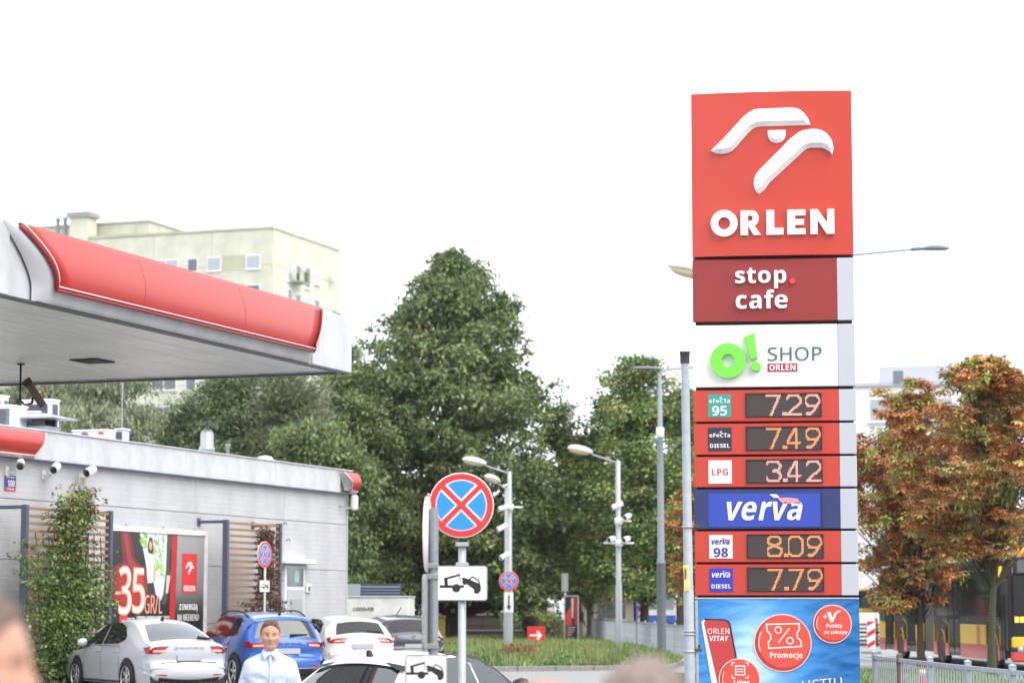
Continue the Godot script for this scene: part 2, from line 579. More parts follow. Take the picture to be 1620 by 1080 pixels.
func build_ground():
	var b := Bag.new(true)
	var rows := [60.0, 0.0, -8.0, -11.0, -14.0, -17.0, -20.0, -26.0, -29.0, -32.0, -35.0, -38.0, -41.0, -43.0, -60.0, -90.0, -150.0, -300.0, -900.0]
	for i in rows.size() - 1:
		var a := -60.0
		while a < 60.0:
			var k0 = 1.0 if i < 15 else 10.0
			b.quad(Vector3(a * k0, height(rows[i]), rows[i]), Vector3((a + 10) * k0, height(rows[i]), rows[i]), Vector3((a + 10) * k0, height(rows[i + 1]), rows[i + 1]), Vector3(a * k0, height(rows[i + 1]), rows[i + 1]))
			a += 10.0
	setting("ground", b, M.asphalt)
	# the green island behind the lot, kerb stones along its front
	var isl := [Vector2(-7.0, -63.0), Vector2(4.2, -65.5), Vector2(5.0, -72.0), Vector2(5.0, -118.0), Vector2(-16.0, -122.0), Vector2(-16.0, -74.0)]
	var g := Bag.new()
	var flat := []
	for p in isl: flat.append(Vector2(p.x, -p.y))
	g.x = Transform3D(Basis(Vector3.RIGHT, -PI / 2), Vector3.ZERO)
	g.plate(flat, 0.0, 0.11)
	setting("island_ground", g, M.soil)
	var kerb := Node3D.new()
	kerb.name = numbered("kerb")
	add_child(kerb)
	kerb.set_meta("kind", "structure")
	for i in isl.size() - 1:
		if i == 3: continue
		var p: Vector2 = isl[i] if i != 4 else isl[5]
		var q: Vector2 = isl[i + 1] if i != 4 else isl[0]
		var n := int(p.distance_to(q))
		for k in mini(n, 14):
			var c := p.lerp(q, (k + 0.5) / n)
			var s := box("kerb_stone", Vector3(c.x, 0.06, c.y), Vector3(p.distance_to(q) / n - 0.012, 0.15, 0.16), M.concrete, kerb, 0.015)
			s.rotation.y = -(q - p).angle()
	rng.seed = 11
	var tuft := Bag.new()
	for i in 9:
		var a := rnd(0, TAU)
		var d := Vector3(cos(a), 0, sin(a))
		var s := Vector3(-d.z, 0, d.x) * 0.016
		var o := d * rnd(0.0, 0.12)
		var t := o + d * rnd(0.05, 0.16) + Vector3.UP * rnd(0.12, 0.24)
		tuft.tri(o - s, o + s, t)
	var blades := tuft.done()
	var xf := []
	var tint := []
	var cols := [rgb(0.20, 0.29, 0.08), rgb(0.15, 0.24, 0.07), rgb(0.27, 0.34, 0.12), rgb(0.13, 0.19, 0.06)]
	var poly := PackedVector2Array(isl)
	var patch := FastNoiseLite.new()
	patch.frequency = 0.18
	while xf.size() < 17000:
		var p := Vector2(rnd(-15, 5), rnd(-120, -63.5))
		if rnd() > 65.0 / absf(p.y) * 1.2: continue
		if not Geometry2D.is_point_in_polygon(p, poly): continue
		var v := patch.get_noise_2dv(p)
		var k := rnd(0.7, 1.3) * (1.0 + v)
		xf.append(Transform3D(Basis(Vector3.UP, rnd(0, TAU)).scaled(Vector3(1.2, k, 1.2)), Vector3(p.x, 0.11, p.y)))
		var c: Color = cols[rng.randi() % 4].lerp(rgb(0.3, 0.3, 0.1), clampf(v * 1.2, 0, 0.7))
		tint.append(c)
	for i in 1500:   # taller clumps in patches
		var p := Vector2(rnd(-9, 5), rnd(-100, -64.5))
		if not Geometry2D.is_point_in_polygon(p, poly) or patch.get_noise_2d(p.x * 2.5 - 30, p.y * 2.5) < 0.12: continue
		var k := rnd(1.2, 2.3)
		xf.append(Transform3D(Basis(Vector3.UP, rnd(0, TAU)).scaled(Vector3(1.5, k, 1.5)), Vector3(p.x, 0.11, p.y)))
		tint.append([rgb(0.12, 0.2, 0.06), rgb(0.2, 0.27, 0.09), rgb(0.26, 0.25, 0.1)][rng.randi() % 3])
	scatter("grass", blades, M.grass_blade, xf, tint)
	# low leafy cover and weeds among the grass
	xf = []
	tint = []
	while xf.size() < 2600:
		var p := Vector2(rnd(-9, 5), rnd(-92, -64))
		if not Geometry2D.is_point_in_polygon(p, poly) or patch.get_noise_2d(p.x * 1.7 + 40, p.y * 1.7) < 0.05: continue
		xf.append(Transform3D(Basis(Vector3.UP, rnd(0, TAU)).scaled(Vector3.ONE * rnd(0.6, 1.3)), Vector3(p.x, 0.15 + rnd(0, 0.08), p.y)))
		var c := rgb(0.09, 0.17, 0.06) if rnd() < 0.6 else rgb(0.24, 0.3, 0.08)
		tint.append(c)
	var weeds := scatter("ground_cover_foliage", sprig(10, 0.13, 0.08, 0.6), M.leaf, xf, tint)
	weeds.set_meta("kind", "stuff")
	# verge by the road, beyond the pylon
	var v := Bag.new()
	v.box(Vector3(0, -0.12, 0), Vector3(7.2, 0.36, 42))
	setting("verge_ground", v, M.soil, Vector3(7.3, 0, -40))
	xf = []
	tint = []
	for i in 5200:
		xf.append(Transform3D(Basis(Vector3.UP, rnd(0, TAU)).scaled(Vector3(1.1, rnd(0.5, 1.0), 1.1)), Vector3(rnd(5.2, 10.8), 0.055, rnd(-61, -34))))
		tint.append(cols[rng.randi() % 4])
	scatter("verge_grass", blades, M.grass_blade, xf, tint)
	# lane lines of the road at the right
	for i in 9:
		setting("lane_marking", Bag.new().box(Vector3.ZERO, Vector3(0.14, 0.008, 3.0)), M.road_paint, Vector3(11.6, 0.004, -62.0 - i * 6.0))
	setting("edge_marking", Bag.new().box(Vector3.ZERO, Vector3(3.0, 0.008, 0.3)), M.road_paint, Vector3(10.6, 0.004, -72.5))
	setting("path", Bag.new().box(Vector3.ZERO, Vector3(7.0, 0.03, 12)), M.concrete, Vector3(2.2, 0.115, -112))

# ---------- station canopy (its edge runs along +x, the street side is +z) ----------
func build_canopy():
	var t := thing("station_canopy", "large filling station canopy with red curved fascia panel over the forecourt", "canopy", Vector3(-2.221, 0, -33.3), 70.4)
	var lo := 4.919
	var hi := 5.679
	var l := 21.0
	var dep := 15.0
	for i in 2:   # the flat parts of the edge, left and right of the shell
		var x0: float = [-l, -1.30][i]
		var x1: float = [-8.95, 0.0][i]
		box("fascia", Vector3((x0 + x1) / 2, (lo + hi) / 2, -0.06), Vector3(x1 - x0, hi - lo, 0.12), M.grey_panel, t, 0.008)
	box("fascia", Vector3(-5.1, (lo + hi) / 2, -0.09), Vector3(7.694, hi - lo, 0.12), M.grey_panel, t)
	box("fascia", Vector3(-0.06, (lo + hi) / 2, -dep / 2 - 0.065), Vector3(0.12, hi - lo, dep - 0.13), M.grey_panel, t, 0.008)
	box("roof_deck", Vector3(-l / 2 - 0.06, hi - 0.15, -dep / 2), Vector3(l - 0.13, 0.1, dep - 0.3), M.grey_panel, t)
	for i in 49:   # soffit boards
		var z := -0.14 - (i + 0.5) * 0.3
		var w := box("soffit_panel", Vector3(-l / 2 - 0.06, lo + 0.03 + 0.004 * (i % 2), z), Vector3(l - 0.14, 0.02, 0.288), M.soffit, t, 0.006)
		w.rotation_degrees.x = [-0.8, 0.6, 0.2, -0.3, 0.9][i % 5]
	box("edge_trim", Vector3(-l / 2, lo - 0.008, -0.06), Vector3(l, 0.016, 0.14), M.dark_metal, t)
	box("edge_trim", Vector3(-0.06, lo - 0.008, -dep / 2), Vector3(0.14, 0.016, dep - 0.15), M.dark_metal, t)
	# open lamp hatch in the soffit
	box("hatch", Vector3(-2.56, lo + 0.012, -2.62), Vector3(0.5, 0.018, 0.4), M.gap_black, t)
	box("hatch_louvre", Vector3(-2.56, lo + 0.002, -2.70), Vector3(0.3, 0.012, 0.14), M.bark_green, t)
	# grey shell that carries the red panel: pillow profile, ends drawn in towards the foot
	var prof := func(a: float) -> float: return 0.02 + 0.17 * sin(PI * (0.04 + 0.90 * a)) * (1.0 - 0.35 * a)
	var ends := func(a: float, w: float) -> Array:   # left and right end at relative height a, widened by w
		var e := 0.62 * (1.0 - pow(a, 1.5))
		return [-8.87 + e - w, -1.21 - e * 0.72 + w]
	var sh := Bag.new(true)
	var red := Bag.new(true)
	for pass_n in 2:
		var bag: Bag = [sh, red][pass_n]
		var a0: float = [0.0, 0.20][pass_n]
		var out: float = [0.0, 0.035][pass_n]
		var wide: float = [0.13, 0.0][pass_n]
		var rows := []
		for i in 13:
			var a := lerpf(a0, 1.0, i / 12.0)
			var e = ends.call(clampf((a - 0.2) / 0.8, 0, 1), wide)
			var row := []
			for k in 25:
				var f := k / 24.0
				row.append(Vector3(lerpf(e[0], e[1], f), lo + a * (hi - lo) + (0.012 if i == 12 else 0.0), prof.call(a) + out))
			rows.append(row)
		for i in 12:
			for k in 24: bag.quad(rows[i][k], rows[i][k + 1], rows[i + 1][k + 1], rows[i + 1][k])
			for s in [0, 24]:   # closed ends back to the flat fascia
				var p0: Vector3 = rows[i][s]
				var p1: Vector3 = rows[i + 1][s]
				var back0 := Vector3(p0.x + (-0.12 if s == 0 else 0.12) * (1 - pass_n), p0.y, 0.0)
				var back1 := Vector3(p1.x + (-0.12 if s == 0 else 0.12) * (1 - pass_n), p1.y, 0.0)
				bag.quad_out(p0, p1, back1, back0, Vector3(-1 if s == 0 else 1, 0, 0.3))
		for k in 24:
			bag.quad(rows[12][k], rows[12][k + 1], Vector3(rows[12][k + 1].x, rows[12][k + 1].y, 0), Vector3(rows[12][k].x, rows[12][k].y, 0))
			bag.quad(Vector3(rows[0][k].x, rows[0][k].y, 0), Vector3(rows[0][k + 1].x, rows[0][k + 1].y, 0), rows[0][k + 1], rows[0][k])
	obj("grey_shell", sh, M.grey_panel, t)
	obj("red_panel", red, M.red_sheet, t)
	for u in [-6.35, -3.75]:   # joints between the red sheets
		var jp := []
		for i in 13:
			var a := lerpf(0.21, 0.995, i / 12.0)
			jp.append(Vector3(u, lo + a * (hi - lo), prof.call(a) + 0.036))
		obj("panel_joint", Bag.new().tube(jp, 0.0018, 4), M.dark_red, t)
	# light tube and dark red lips round the panel
	var tube := []
	for i in 10: tube.append(_shell(ends, prof, lo, hi, 1.0 - i * 0.0885, 0))
	for i in 10: tube.append(_shell(ends, prof, lo, hi, 0.2035 + i * 0.0885, 1))
	var lip := []
	for p in tube: lip.append(p + Vector3(0, -0.022, 0.012))
	obj("red_lip", Bag.new(true).tube(lip, 0.024, 6), M.dark_red, t)
	var tube2 := []
	for p in tube: tube2.append(p + Vector3(0, 0.014, 0.034))
	obj("light_tube", Bag.new(true).tube(tube2, 0.011, 6), M.neon_tube, t)
	for c in [[-8.0, -5.5], [-16.0, -5.5], [-8.0, -11.5], [-16.0, -11.5]]:
		box("column", Vector3(c[0], lo / 2 - 0.15, c[1]), Vector3(0.4, lo + 0.3, 0.4), M.grey_panel, t, 0.03)
	# camera on a bent tube under the far edge
	var k := thing("hanging_security_camera", "brown security camera hanging on a bent tube under the canopy edge", "camera", Vector3(-6.44, 4.627, -32.2))
	obj("tube", Bag.new(true).tube([Vector3(-0.14, lo + 0.02 - k.position.y, 0), Vector3(-0.14, -0.17, 0), Vector3(-0.08, -0.24, 0), Vector3(0.02, -0.22, 0)], 0.014, 8), M.bark, k)
	box("mounting_plate", Vector3(-0.14, lo + 0.012 - k.position.y, 0), Vector3(0.09, 0.012, 0.09), M.bark, k)
	var body := Bag.new(true)
	body.tube([Vector3(-0.04, 0.06, 0.05), Vector3(0.18, -0.26, 0.02)], 0.055, 10)
	obj("housing", body, mat("brown_paint", rgb(0.14, 0.095, 0.06), 0.5), k)
	obj("hood", Bag.new(true).tube([Vector3(-0.06, 0.09, 0.055), Vector3(-0.02, 0.035, 0.05)], 0.066, 10), M.bark, k)
	obj("bracket", Bag.new(true).tube([Vector3(0.02, -0.22, 0), Vector3(0.05, -0.08, 0.02)], 0.018, 6), M.bark, k)

func _shell(ends: Callable, prof: Callable, lo: float, hi: float, a: float, side: int) -> Vector3:
	var e = ends.call(clampf((a - 0.2) / 0.8, 0, 1), 0.012)
	return Vector3(e[side], lo + a * (hi - lo), prof.call(a) + 0.03)

# ---------- the shop: its long wall runs along +x towards the far end at x = 0, the lot is at +z ----------
var SHOP := Vector3(-4.6, 0, -67.3)
func shop_at(u: float, h: float, n: float) -> Vector3:
	return SHOP + Basis(Vector3.UP, deg_to_rad(70.4)) * Vector3(u, h, n)

func build_shop():
	var t := thing("station_shop", "long low shop building with pale grey panel walls and grey parapet", "building", SHOP, 70.4)
	var l := 30.0
	box("core", Vector3(-l / 2, 2.5, -5.2), Vector3(l - 0.2, 5.0, 10.2), M.wall_panel, t)
	var rows := [[-0.1, 1.28], [1.28, 2.68], [2.68, 3.95], [3.95, 4.86]]
	var cols := [[-30.0, -24.0], [-24.0, -19.6], [-19.6, -14.6], [-14.6, -9.2], [-9.2, -4.1], [-4.1, 0.0]]
	for r in rows:
		for c in cols:
			var b := Bag.new()
			var h: float = r[1] - r[0] - 0.014
			var n := int(h / 0.115)
			for i in n:   # micro ribbed sheet
				var y0 := -h / 2 + h * i / n
				var y1 := -h / 2 + h * (i + 1) / n
				var w: float = (c[1] - c[0] - 0.01) / 2
				var p := [Vector2(y0, 0.0), Vector2(y0 + 0.01, 0.004), Vector2(y1 - 0.01, 0.004), Vector2(y1, 0.0)]
				for k in 3:
					b.quad(Vector3(-w, p[k].x, p[k].y), Vector3(w, p[k].x, p[k].y), Vector3(w, p[k + 1].x, p[k + 1].y), Vector3(-w, p[k + 1].x, p[k + 1].y))
				for s in [-w, w]: b.quad_out(Vector3(s, y0, 0.004), Vector3(s, y1, 0.004), Vector3(s, y1, -0.08), Vector3(s, y0, -0.08), Vector3(s, 0, 0))
			obj("wall_panel", b, M.wall_panel, t, Vector3((c[0] + c[1]) / 2, (r[0] + r[1]) / 2, 0.0))
	box("corner_trim", Vector3(0.01, 2.4, -0.03), Vector3(0.06, 4.9, 0.12), M.wall_panel, t, 0.01)
	# parapet, its drip edge, and the red end pieces
	for i in 6:
		box("parapet_panel", Vector3(-2.5 - i * 5.0 + (0.0 if i else -0.4), 5.12, 0.09), Vector3(4.992 if i else 4.18, 0.62, 0.14), M.grey_panel, t, 0.01)
	box("parapet_cap", Vector3(-15.0, 5.44, 0.0), Vector3(30.0, 0.03, 0.4), M.grey_panel, t, 0.008)
	box("drip_edge", Vector3(-15.0, 4.80, 0.10), Vector3(30.0, 0.024, 0.14), M.slate_metal, t)
	for s in [[-0.86, 0.10], [-21.0, -16.75]]:
		var b := Bag.new(true)
		var g := Bag.new(true)
		var rp := []
		for i in 9:
			var a := i / 8.0
			var e := 0.5 * (1.0 - pow(a, 1.5))
			var x0: float = s[0] + (e if s[0] > -2 else 0.0)
			var x1: float = s[1] - (e * 0.8 if s[1] < -2 else -0.02 * sin(PI * a))
			rp.append([Vector3(x0, 4.88 + 0.5 * a, 0.2 + 0.2 * sin(PI * (0.12 + 0.75 * a))), Vector3(x1, 4.88 + 0.5 * a, 0.2 + 0.2 * sin(PI * (0.12 + 0.75 * a)))])
		for i in 8:
			b.quad(rp[i][0], rp[i][1], rp[i + 1][1], rp[i + 1][0])
			for k in 2:
				var o := Vector3(-0.16 if k == 0 else 0.1, 0, 0)
				var q0: Vector3 = rp[i][k] + Vector3(0, 0, -0.02)
				var q1: Vector3 = rp[i + 1][k] + Vector3(0, 0, -0.02)
				g.quad_out(q0, q1, Vector3(q1.x + o.x, q1.y, 0.15), Vector3(q0.x + o.x, q0.y, 0.15), Vector3(o.x, 0, 0.2))
		g.quad(rp[8][0], rp[8][1], Vector3(rp[8][1].x, 5.39, 0.1), Vector3(rp[8][0].x, 5.39, 0.1))
		g.quad(Vector3(rp[0][0].x - 0.1, 4.80, 0.1), Vector3(rp[0][1].x + 0.02, 4.80, 0.1), rp[0][1] + Vector3(0.02, -0.07, -0.02), rp[0][0] + Vector3(-0.05, -0.07, -0.02))
		g.quad(rp[0][0] + Vector3(-0.05, -0.07, -0.02), rp[0][1] + Vector3(0.02, -0.07, -0.02), rp[0][1], rp[0][0])
		obj("red_corner_panel", b, M.red_sheet, t)
		obj("corner_shell", g, M.grey_panel, t)
		var line := [rp[8][0 if s[0] > -2 else 1], rp[4][0 if s[0] > -2 else 1], rp[0][0 if s[0] > -2 else 1], rp[0][1 if s[0] > -2 else 0]]
		var line2 := []
		for p in line: line2.append(p + Vector3(0, -0.012, 0.02))
		obj("light_tube", Bag.new(true).tube(line2, 0.02, 6), M.neon_tube, t)
	# door with transom and canopy strip
	var dx := -3.5
	box("door_frame", Vector3(dx, 1.36, 0.03), Vector3(1.22, 2.84, 0.06), M.window_frame, t, 0.01)
	box("door", Vector3(dx, 1.08, 0.065), Vector3(1.02, 2.14, 0.05), mat("door_grey", rgb(0.42, 0.46, 0.5), 0.4), t, 0.01)
	box("transom_pane", Vector3(dx, 2.47, 0.064), Vector3(1.0, 0.48, 0.02), M.pane, t)
	box("transom_notice", Vector3(dx + 0.05, 2.5, 0.078), Vector3(0.3, 0.32, 0.006), mat("mint_paper", rgb(0.3, 0.5, 0.42), 0.7), t)
	box("door_pane", Vector3(dx, 1.3, 0.093), Vector3(0.72, 1.2, 0.01), M.curtain_pane, t)
	box("door_notice", Vector3(dx + 0.1, 0.78, 0.1), Vector3(0.42, 0.4, 0.006), mat("cream_paper", rgb(0.66, 0.6, 0.38), 0.7), t)
	box("door_handle", Vector3(dx + 0.42, 1.1, 0.13), Vector3(0.03, 0.28, 0.04), M.dark_metal, t, 0.01)
	box("door_hood", Vector3(dx - 0.1, 2.87, 0.14), Vector3(1.9, 0.12, 0.3), M.window_frame, t, 0.02)
	box("doorbell_box", Vector3(-2.582, 2.173, 0.03), Vector3(0.3, 0.22, 0.06), M.window_frame, t, 0.015)
	box("box_label", Vector3(-2.582, 2.173, 0.062), Vector3(0.16, 0.12, 0.006), M.bark_pale, t)
	for hk in [[-4.175, 3.889], [-3.969, 3.466]]:
		obj("wall_hook", Bag.new(true).tube([Vector3(hk[0], hk[1] - 0.05, 0.01), Vector3(hk[0], hk[1], 0.09), Vector3(hk[0] + 0.05, hk[1] - 0.07, 0.1)], 0.012, 5), M.black, t)
	# house number plate
	var np := thing("house_number_plate", "blue and red enamel house number plate on the pale grey wall", "sign", shop_at(-17.675, 4.273, 0.012), 70.4)
	box("plate", Vector3.ZERO, Vector3(0.44, 0.33, 0.016), mat("enamel_blue", rgb(0.025, 0.03, 0.22), 0.3), np, 0.004)
	box("red_strip", Vector3(0, -0.125, 0.009), Vector3(0.425, 0.07, 0.004), M.sign_red, np)
	words("100", Vector3(0.02, -0.005, 0.008), 0.27, 0.14, M.sign_white, np, 0.006)
	for k in 7:   # the small lines cannot be read
		box("small_print", Vector3(-0.15 + k * 0.045, 0.122, 0.009), Vector3(0.03, 0.035 - 0.012 * (k % 2), 0.003), M.sign_white, np)
		if k > 0: box("small_print", Vector3(-0.14 + k * 0.042, -0.125, 0.012), Vector3(0.03, 0.03 - 0.008 * (k % 3), 0.003), M.sign_white, np)
	# security cameras under the parapet
	var labels := ["white security camera above the house number plate, first in the row", "white security camera between two others under the parapet", "white security camera over the ivy, last of the row of three"]
	var at := [Vector2(-17.795, 4.565), Vector2(-16.302, 4.563), Vector2(-14.724, 4.575)]
	var cam0: Node3D
	for i in 3:
		if i == 0:
			cam0 = thing("security_camera", labels[0], "camera", shop_at(at[i].x, at[i].y, 0.0), 70.4, "security cameras on the shop wall")
			box("base", Vector3(-0.02, -0.05, 0.02), Vector3(0.12, 0.2, 0.04), M.white_plastic, cam0, 0.01)
			obj("bracket", Bag.new(true).tube([Vector3(-0.02, -0.06, 0.03), Vector3(-0.02, -0.08, 0.16), Vector3(0.0, 0.0, 0.26)], 0.03, 8), M.white_plastic, cam0)
			var dirn := Vector3(-0.75, -0.22, 0.45).normalized()
			var c := Vector3(0.02, 0.07, 0.3)
			obj("housing", Bag.new(true).tube([c - dirn * 0.2, c - dirn * 0.19, c + dirn * 0.17], [0.05, 0.085, 0.085], 12), M.white_plastic, cam0)
			obj("sun_shield", Bag.new(true).tube([c - dirn * 0.2 + Vector3(0, 0.02, 0), c + dirn * 0.23 + Vector3(0, 0.02, 0)], 0.096, 12, false), M.white_plastic, cam0)
			obj("lens_face", Bag.new(true).tube([c + dirn * 0.165, c + dirn * 0.176], 0.07, 12), M.black, cam0)
		else:
			copy(cam0, shop_at(at[i].x, at[i].y, 0.0), 70.4 - 12.0 * i, labels[i])
	var fl := thing("wall_floodlight", "white floodlight on a wire arm at the far wall corner", "lamp", shop_at(-0.12, 4.562, 0.0), 70.4)
	box("housing", Vector3(0.08, 0.0, 0.25), Vector3(0.22, 0.42, 0.16), M.white_plastic, fl, 0.04)
	obj("arm", Bag.new(true).tube([Vector3(-0.4, -0.1, 0.0), Vector3(-0.3, -0.18, 0.2), Vector3(0.05, -0.12, 0.22)], 0.02, 6), M.galvanised, fl)
	# plant on the roof
	roof_unit("big white air conditioner with round fan, on the roof edge above the ivy", -12.7, 0.42, -0.5, 0.9, 0.303, 0)
	roof_unit("tall white cabinet with dark louvred sides standing on the roof", -13.524, 0.4, -1.5, 0.76, 0.965, 1)
	roof_unit("white roof cabinet with grey louvres, cut by the frame edge", -16.081, 0.72, -1.0, 0.8, 0.623, 2)
	roof_unit("small pale outdoor unit tucked before the tall roof cabinet", -15.138, 0.17, -0.9, 0.33, 0.553, 0)
	roof_unit("dark louvred cabinet top peeping over the roof units at the frame edge", -13.768, 0.25, -2.6, 0.7, 1.064, 1)
	var hatch := thing("roof_vent_cowl", "flat square grey vent cowl on short legs on the roof", "vent", shop_at(-15.147, 5.4, -0.7), 70.4)
	box("neck", Vector3(0, 0.1, 0), Vector3(0.62, 0.3, 0.5), M.galvanised, hatch, 0.02)
	for sx in [-0.25, 0.25]:
		box("leg", Vector3(sx, 0.33, 0), Vector3(0.06, 0.18, 0.3), M.dark_metal, hatch)
	obj("cap", Bag.new().lathe([[0.0, 0.55], [0.75, 0.43], [0.75, 0.40], [0.0, 0.40]], 4, Vector3.ZERO, Basis(Vector3.UP, PI / 4)), M.galvanised, hatch)
	var sb := thing("roof_junction_box", "small pale box beside the round fan unit on the roof", "box", shop_at(-11.92, 5.4, -0.6), 70.4)
	box("case", Vector3(0.15, 0.2, 0), Vector3(0.32, 0.4, 0.2), M.grey_panel, sb, 0.02)
	box("lid", Vector3(0.15, 0.415, 0), Vector3(0.36, 0.03, 0.25), M.white_plastic, sb, 0.008)
	box("dark_side", Vector3(-0.013, 0.2, 0), Vector3(0.01, 0.3, 0.15), M.slate_metal, sb)
	var st := thing("roof_flue", "steel flue pipe with flat rain cap on the shop roof", "chimney", shop_at(-6.226, 5.35, -1.2), 70.4)
	obj("pipe", Bag.new(true).lathe([[0.17, -0.2], [0.17, 0.28], [0.21, 0.29], [0.21, 0.4], [0.17, 0.42], [0.17, 0.75], [0.1, 0.86], [0.0, 0.86]], 14), M.galvanised, st)
	obj("rain_cap", Bag.new(true).lathe([[0.0, 1.06], [0.3, 1.03], [0.3, 1.01], [0.0, 1.01]], 14), M.dark_metal, st)
	obj("cap_stay", Bag.new().tube([Vector3(0, 0.85, 0), Vector3(0, 1.02, 0)], 0.02, 5), M.dark_metal, st)
	var v2 := thing("roof_vent_pipe", "thin dark vent pipe standing on the roof past the flue", "pipe", shop_at(-5.427, 5.35, -1.0), 70.4)
	obj("pipe", Bag.new(true).lathe([[0.05, -0.2], [0.05, 0.45], [0.07, 0.46], [0.07, 0.55], [0.0, 0.56]], 8), M.galvanised, v2)
	obj("cap", Bag.new(true).lathe([[0.08, 0.54], [0.08, 0.6], [0.0, 0.62]], 8), M.dark_metal, v2)
	var v3 := thing("roof_vent_dome", "small grey dome vent at the far end of the roof", "vent", shop_at(-2.765, 5.35, -1.2), 70.4)
	obj("dome", Bag.new(true).lathe([[0.2, -0.2], [0.2, 0.1], [0.27, 0.12], [0.26, 0.25], [0.18, 0.36], [0.0, 0.4]], 14), M.lamp_head, v3)
	obj("rim", Bag.new(true).lathe([[0.28, 0.08], [0.29, 0.11], [0.28, 0.13]], 14), M.galvanised, v3)
	obj("mast", Bag.new().tube([Vector3.ZERO, Vector3(0, 2.6, 0)], 0.012, 5), M.galvanised, thing("roof_mast", "very thin upright aerial rod beside the roof junction box", "antenna", shop_at(-10.712, 5.3, -1.2), 70.4))
	build_poster()
	build_trellis()
	# the enclosure past the far wall corner
	var cw := thing("corrugated_fence", "dark blue grey fence of horizontal corrugated sheets beyond the shop", "fence", Vector3(-5.47, 0.831, -82) * Vector3(1, 0, 1), 0.0)
	for i in 5:
		var b := Bag.new()
		for s in 4:
			var y := s * 0.1
			b.quad(Vector3(0, y, 0), Vector3(2.2, y, 0), Vector3(2.2, y + 0.05, 0.04), Vector3(0, y + 0.05, 0.04))
			b.quad(Vector3(0, y + 0.05, 0.04), Vector3(2.2, y + 0.05, 0.04), Vector3(2.2, y + 0.1, 0), Vector3(0, y + 0.1, 0))
		obj("corrugated_sheet", b, mat("fence_blue", rgb(0.12, 0.16, 0.21), 0.4, {"metal": 0.4}), cw, Vector3(-0.5, 0.38 + i * 0.4, 0))
	for x in [-0.45, 0.6, 1.65]: box("post", Vector3(x, 1.2, -0.06), Vector3(0.09, 2.5, 0.09), M.slate_metal, cw)
	box("notice_board", Vector3(-0.02, 2.0, 0.07), Vector3(0.75, 0.9, 0.03), M.curtain_pane, cw)
	var dp := thing("white_container", "low white site container with small black print behind the parked cars", "container", Vector3(-4.072, 0.918, -74) * Vector3(1, 0, 1), -4.0)
	box("body", Vector3(0, 0.95, 0), Vector3(2.05, 2.06, 1.6), M.white_paint, dp, 0.02)
	box("end_section", Vector3(-1.17, 0.9, 0.02), Vector3(0.26, 1.96, 1.5), M.white_paint, dp, 0.02)
	box("corner_post", Vector3(-1.0, 0.96, 0.8), Vector3(0.14, 2.1, 0.06), M.sign_white, dp, 0.01)
	for y in [1.35, 1.75]: box("clasp", Vector3(-1.0, y, 0.84), Vector3(0.1, 0.05, 0.03), M.black, dp)
	box("rim", Vector3(0, 1.99, 0), Vector3(2.1, 0.05, 1.66), M.grey_strip, dp, 0.01)
	words("LUKOA-PIB", Vector3(-0.35, 1.62, 0.8), 0.62, 0.11, M.black, dp, 0.008)
	box("yellow_sticker", Vector3(-1.19, 1.84, 0.772), Vector3(0.18, 0.07, 0.006), M.pale_yellow, dp)

func roof_unit(label: String, u: float, w: float, n: float, dep: float, h: float, kind: int):   # u, n: the corner nearest the lot and the photographer; the end face looks along -x
	var t := thing("air_conditioner", label, "air conditioner", shop_at(u, 5.42, n), 70.4)
	box("case", Vector3(w / 2, h / 2, -dep / 2), Vector3(w, h, dep), M.white_plastic, t, 0.02)
	box("lid", Vector3(w / 2, h + 0.015, -dep / 2), Vector3(w + 0.04, 0.04, dep + 0.04), M.white_plastic, t, 0.01)
	if kind == 0:
		var r := minf(h * 0.4, dep * 0.28)
		var turn := Basis(Vector3.BACK, PI / 2)
		obj("fan", Bag.new(true).lathe([[0.0, 0.0], [r * 0.9, 0.0], [r, 0.015], [r * 1.05, 0.0]], 20, Vector3.ZERO, turn), M.dark_metal, t, Vector3(-0.004, h * 0.5, -dep * 0.64))
		for q in [0.35, 0.6, 0.85]: obj("fan_guard", Bag.new(true).lathe([[r * q, 0.0], [r * q + 0.008, 0.02], [r * q + 0.016, 0.0]], 20, Vector3.ZERO, turn), M.grey_paint, t, Vector3(-0.008, h * 0.5, -dep * 0.64))
		box("badge", Vector3(-0.006, h * 0.82, -dep * 0.16), Vector3(0.008, 0.05, dep * 0.14), M.sign_red, t)
	else:
		var dark: Material = M.slate_metal if kind == 1 else M.lamp_grey
		box("louvre_opening", Vector3(-0.004, h * 0.48, -dep * 0.46), Vector3(0.012, h * 0.88, dep * (0.72 if kind == 1 else 0.9)), dark, t)
		for k in 12: box("louvre_slat", Vector3(-0.014, h * (0.09 + 0.07 * k), -dep * 0.46), Vector3(0.014, 0.012, dep * 0.7), M.dark_metal, t)
		if kind == 1: box("louvre_opening", Vector3(w * 0.5, h * 0.48, 0.003), Vector3(w * 0.6, h * 0.88, 0.012), dark, t)

# ---------- printed poster: painted into a small image, one pixel about 1.5 cm ----------
func fill_poly(im: Image, pts: Array, c: Color):
	var p := PackedVector2Array(pts)
	var r := Rect2(p[0], Vector2.ZERO)
	for q in p: r = r.expand(q)
	for y in range(maxi(0, int(r.position.y)), mini(im.get_height(), int(r.end.y) + 1)):
		for x in range(maxi(0, int(r.position.x)), mini(im.get_width(), int(r.end.x) + 1)):
			if Geometry2D.is_point_in_polygon(Vector2(x + 0.5, y + 0.5), p): im.set_pixel(x, y, im.get_pixel(x, y).lerp(Color(c.r, c.g, c.b, 1), c.a))

func print_mat(called: String, im: Image, rough := 0.4) -> StandardMaterial3D:
	var m := StandardMaterial3D.new()
	m.resource_name = called
	m.albedo_texture = ImageTexture.create_from_image(im)
	m.roughness = rough
	M[called] = m
	return m

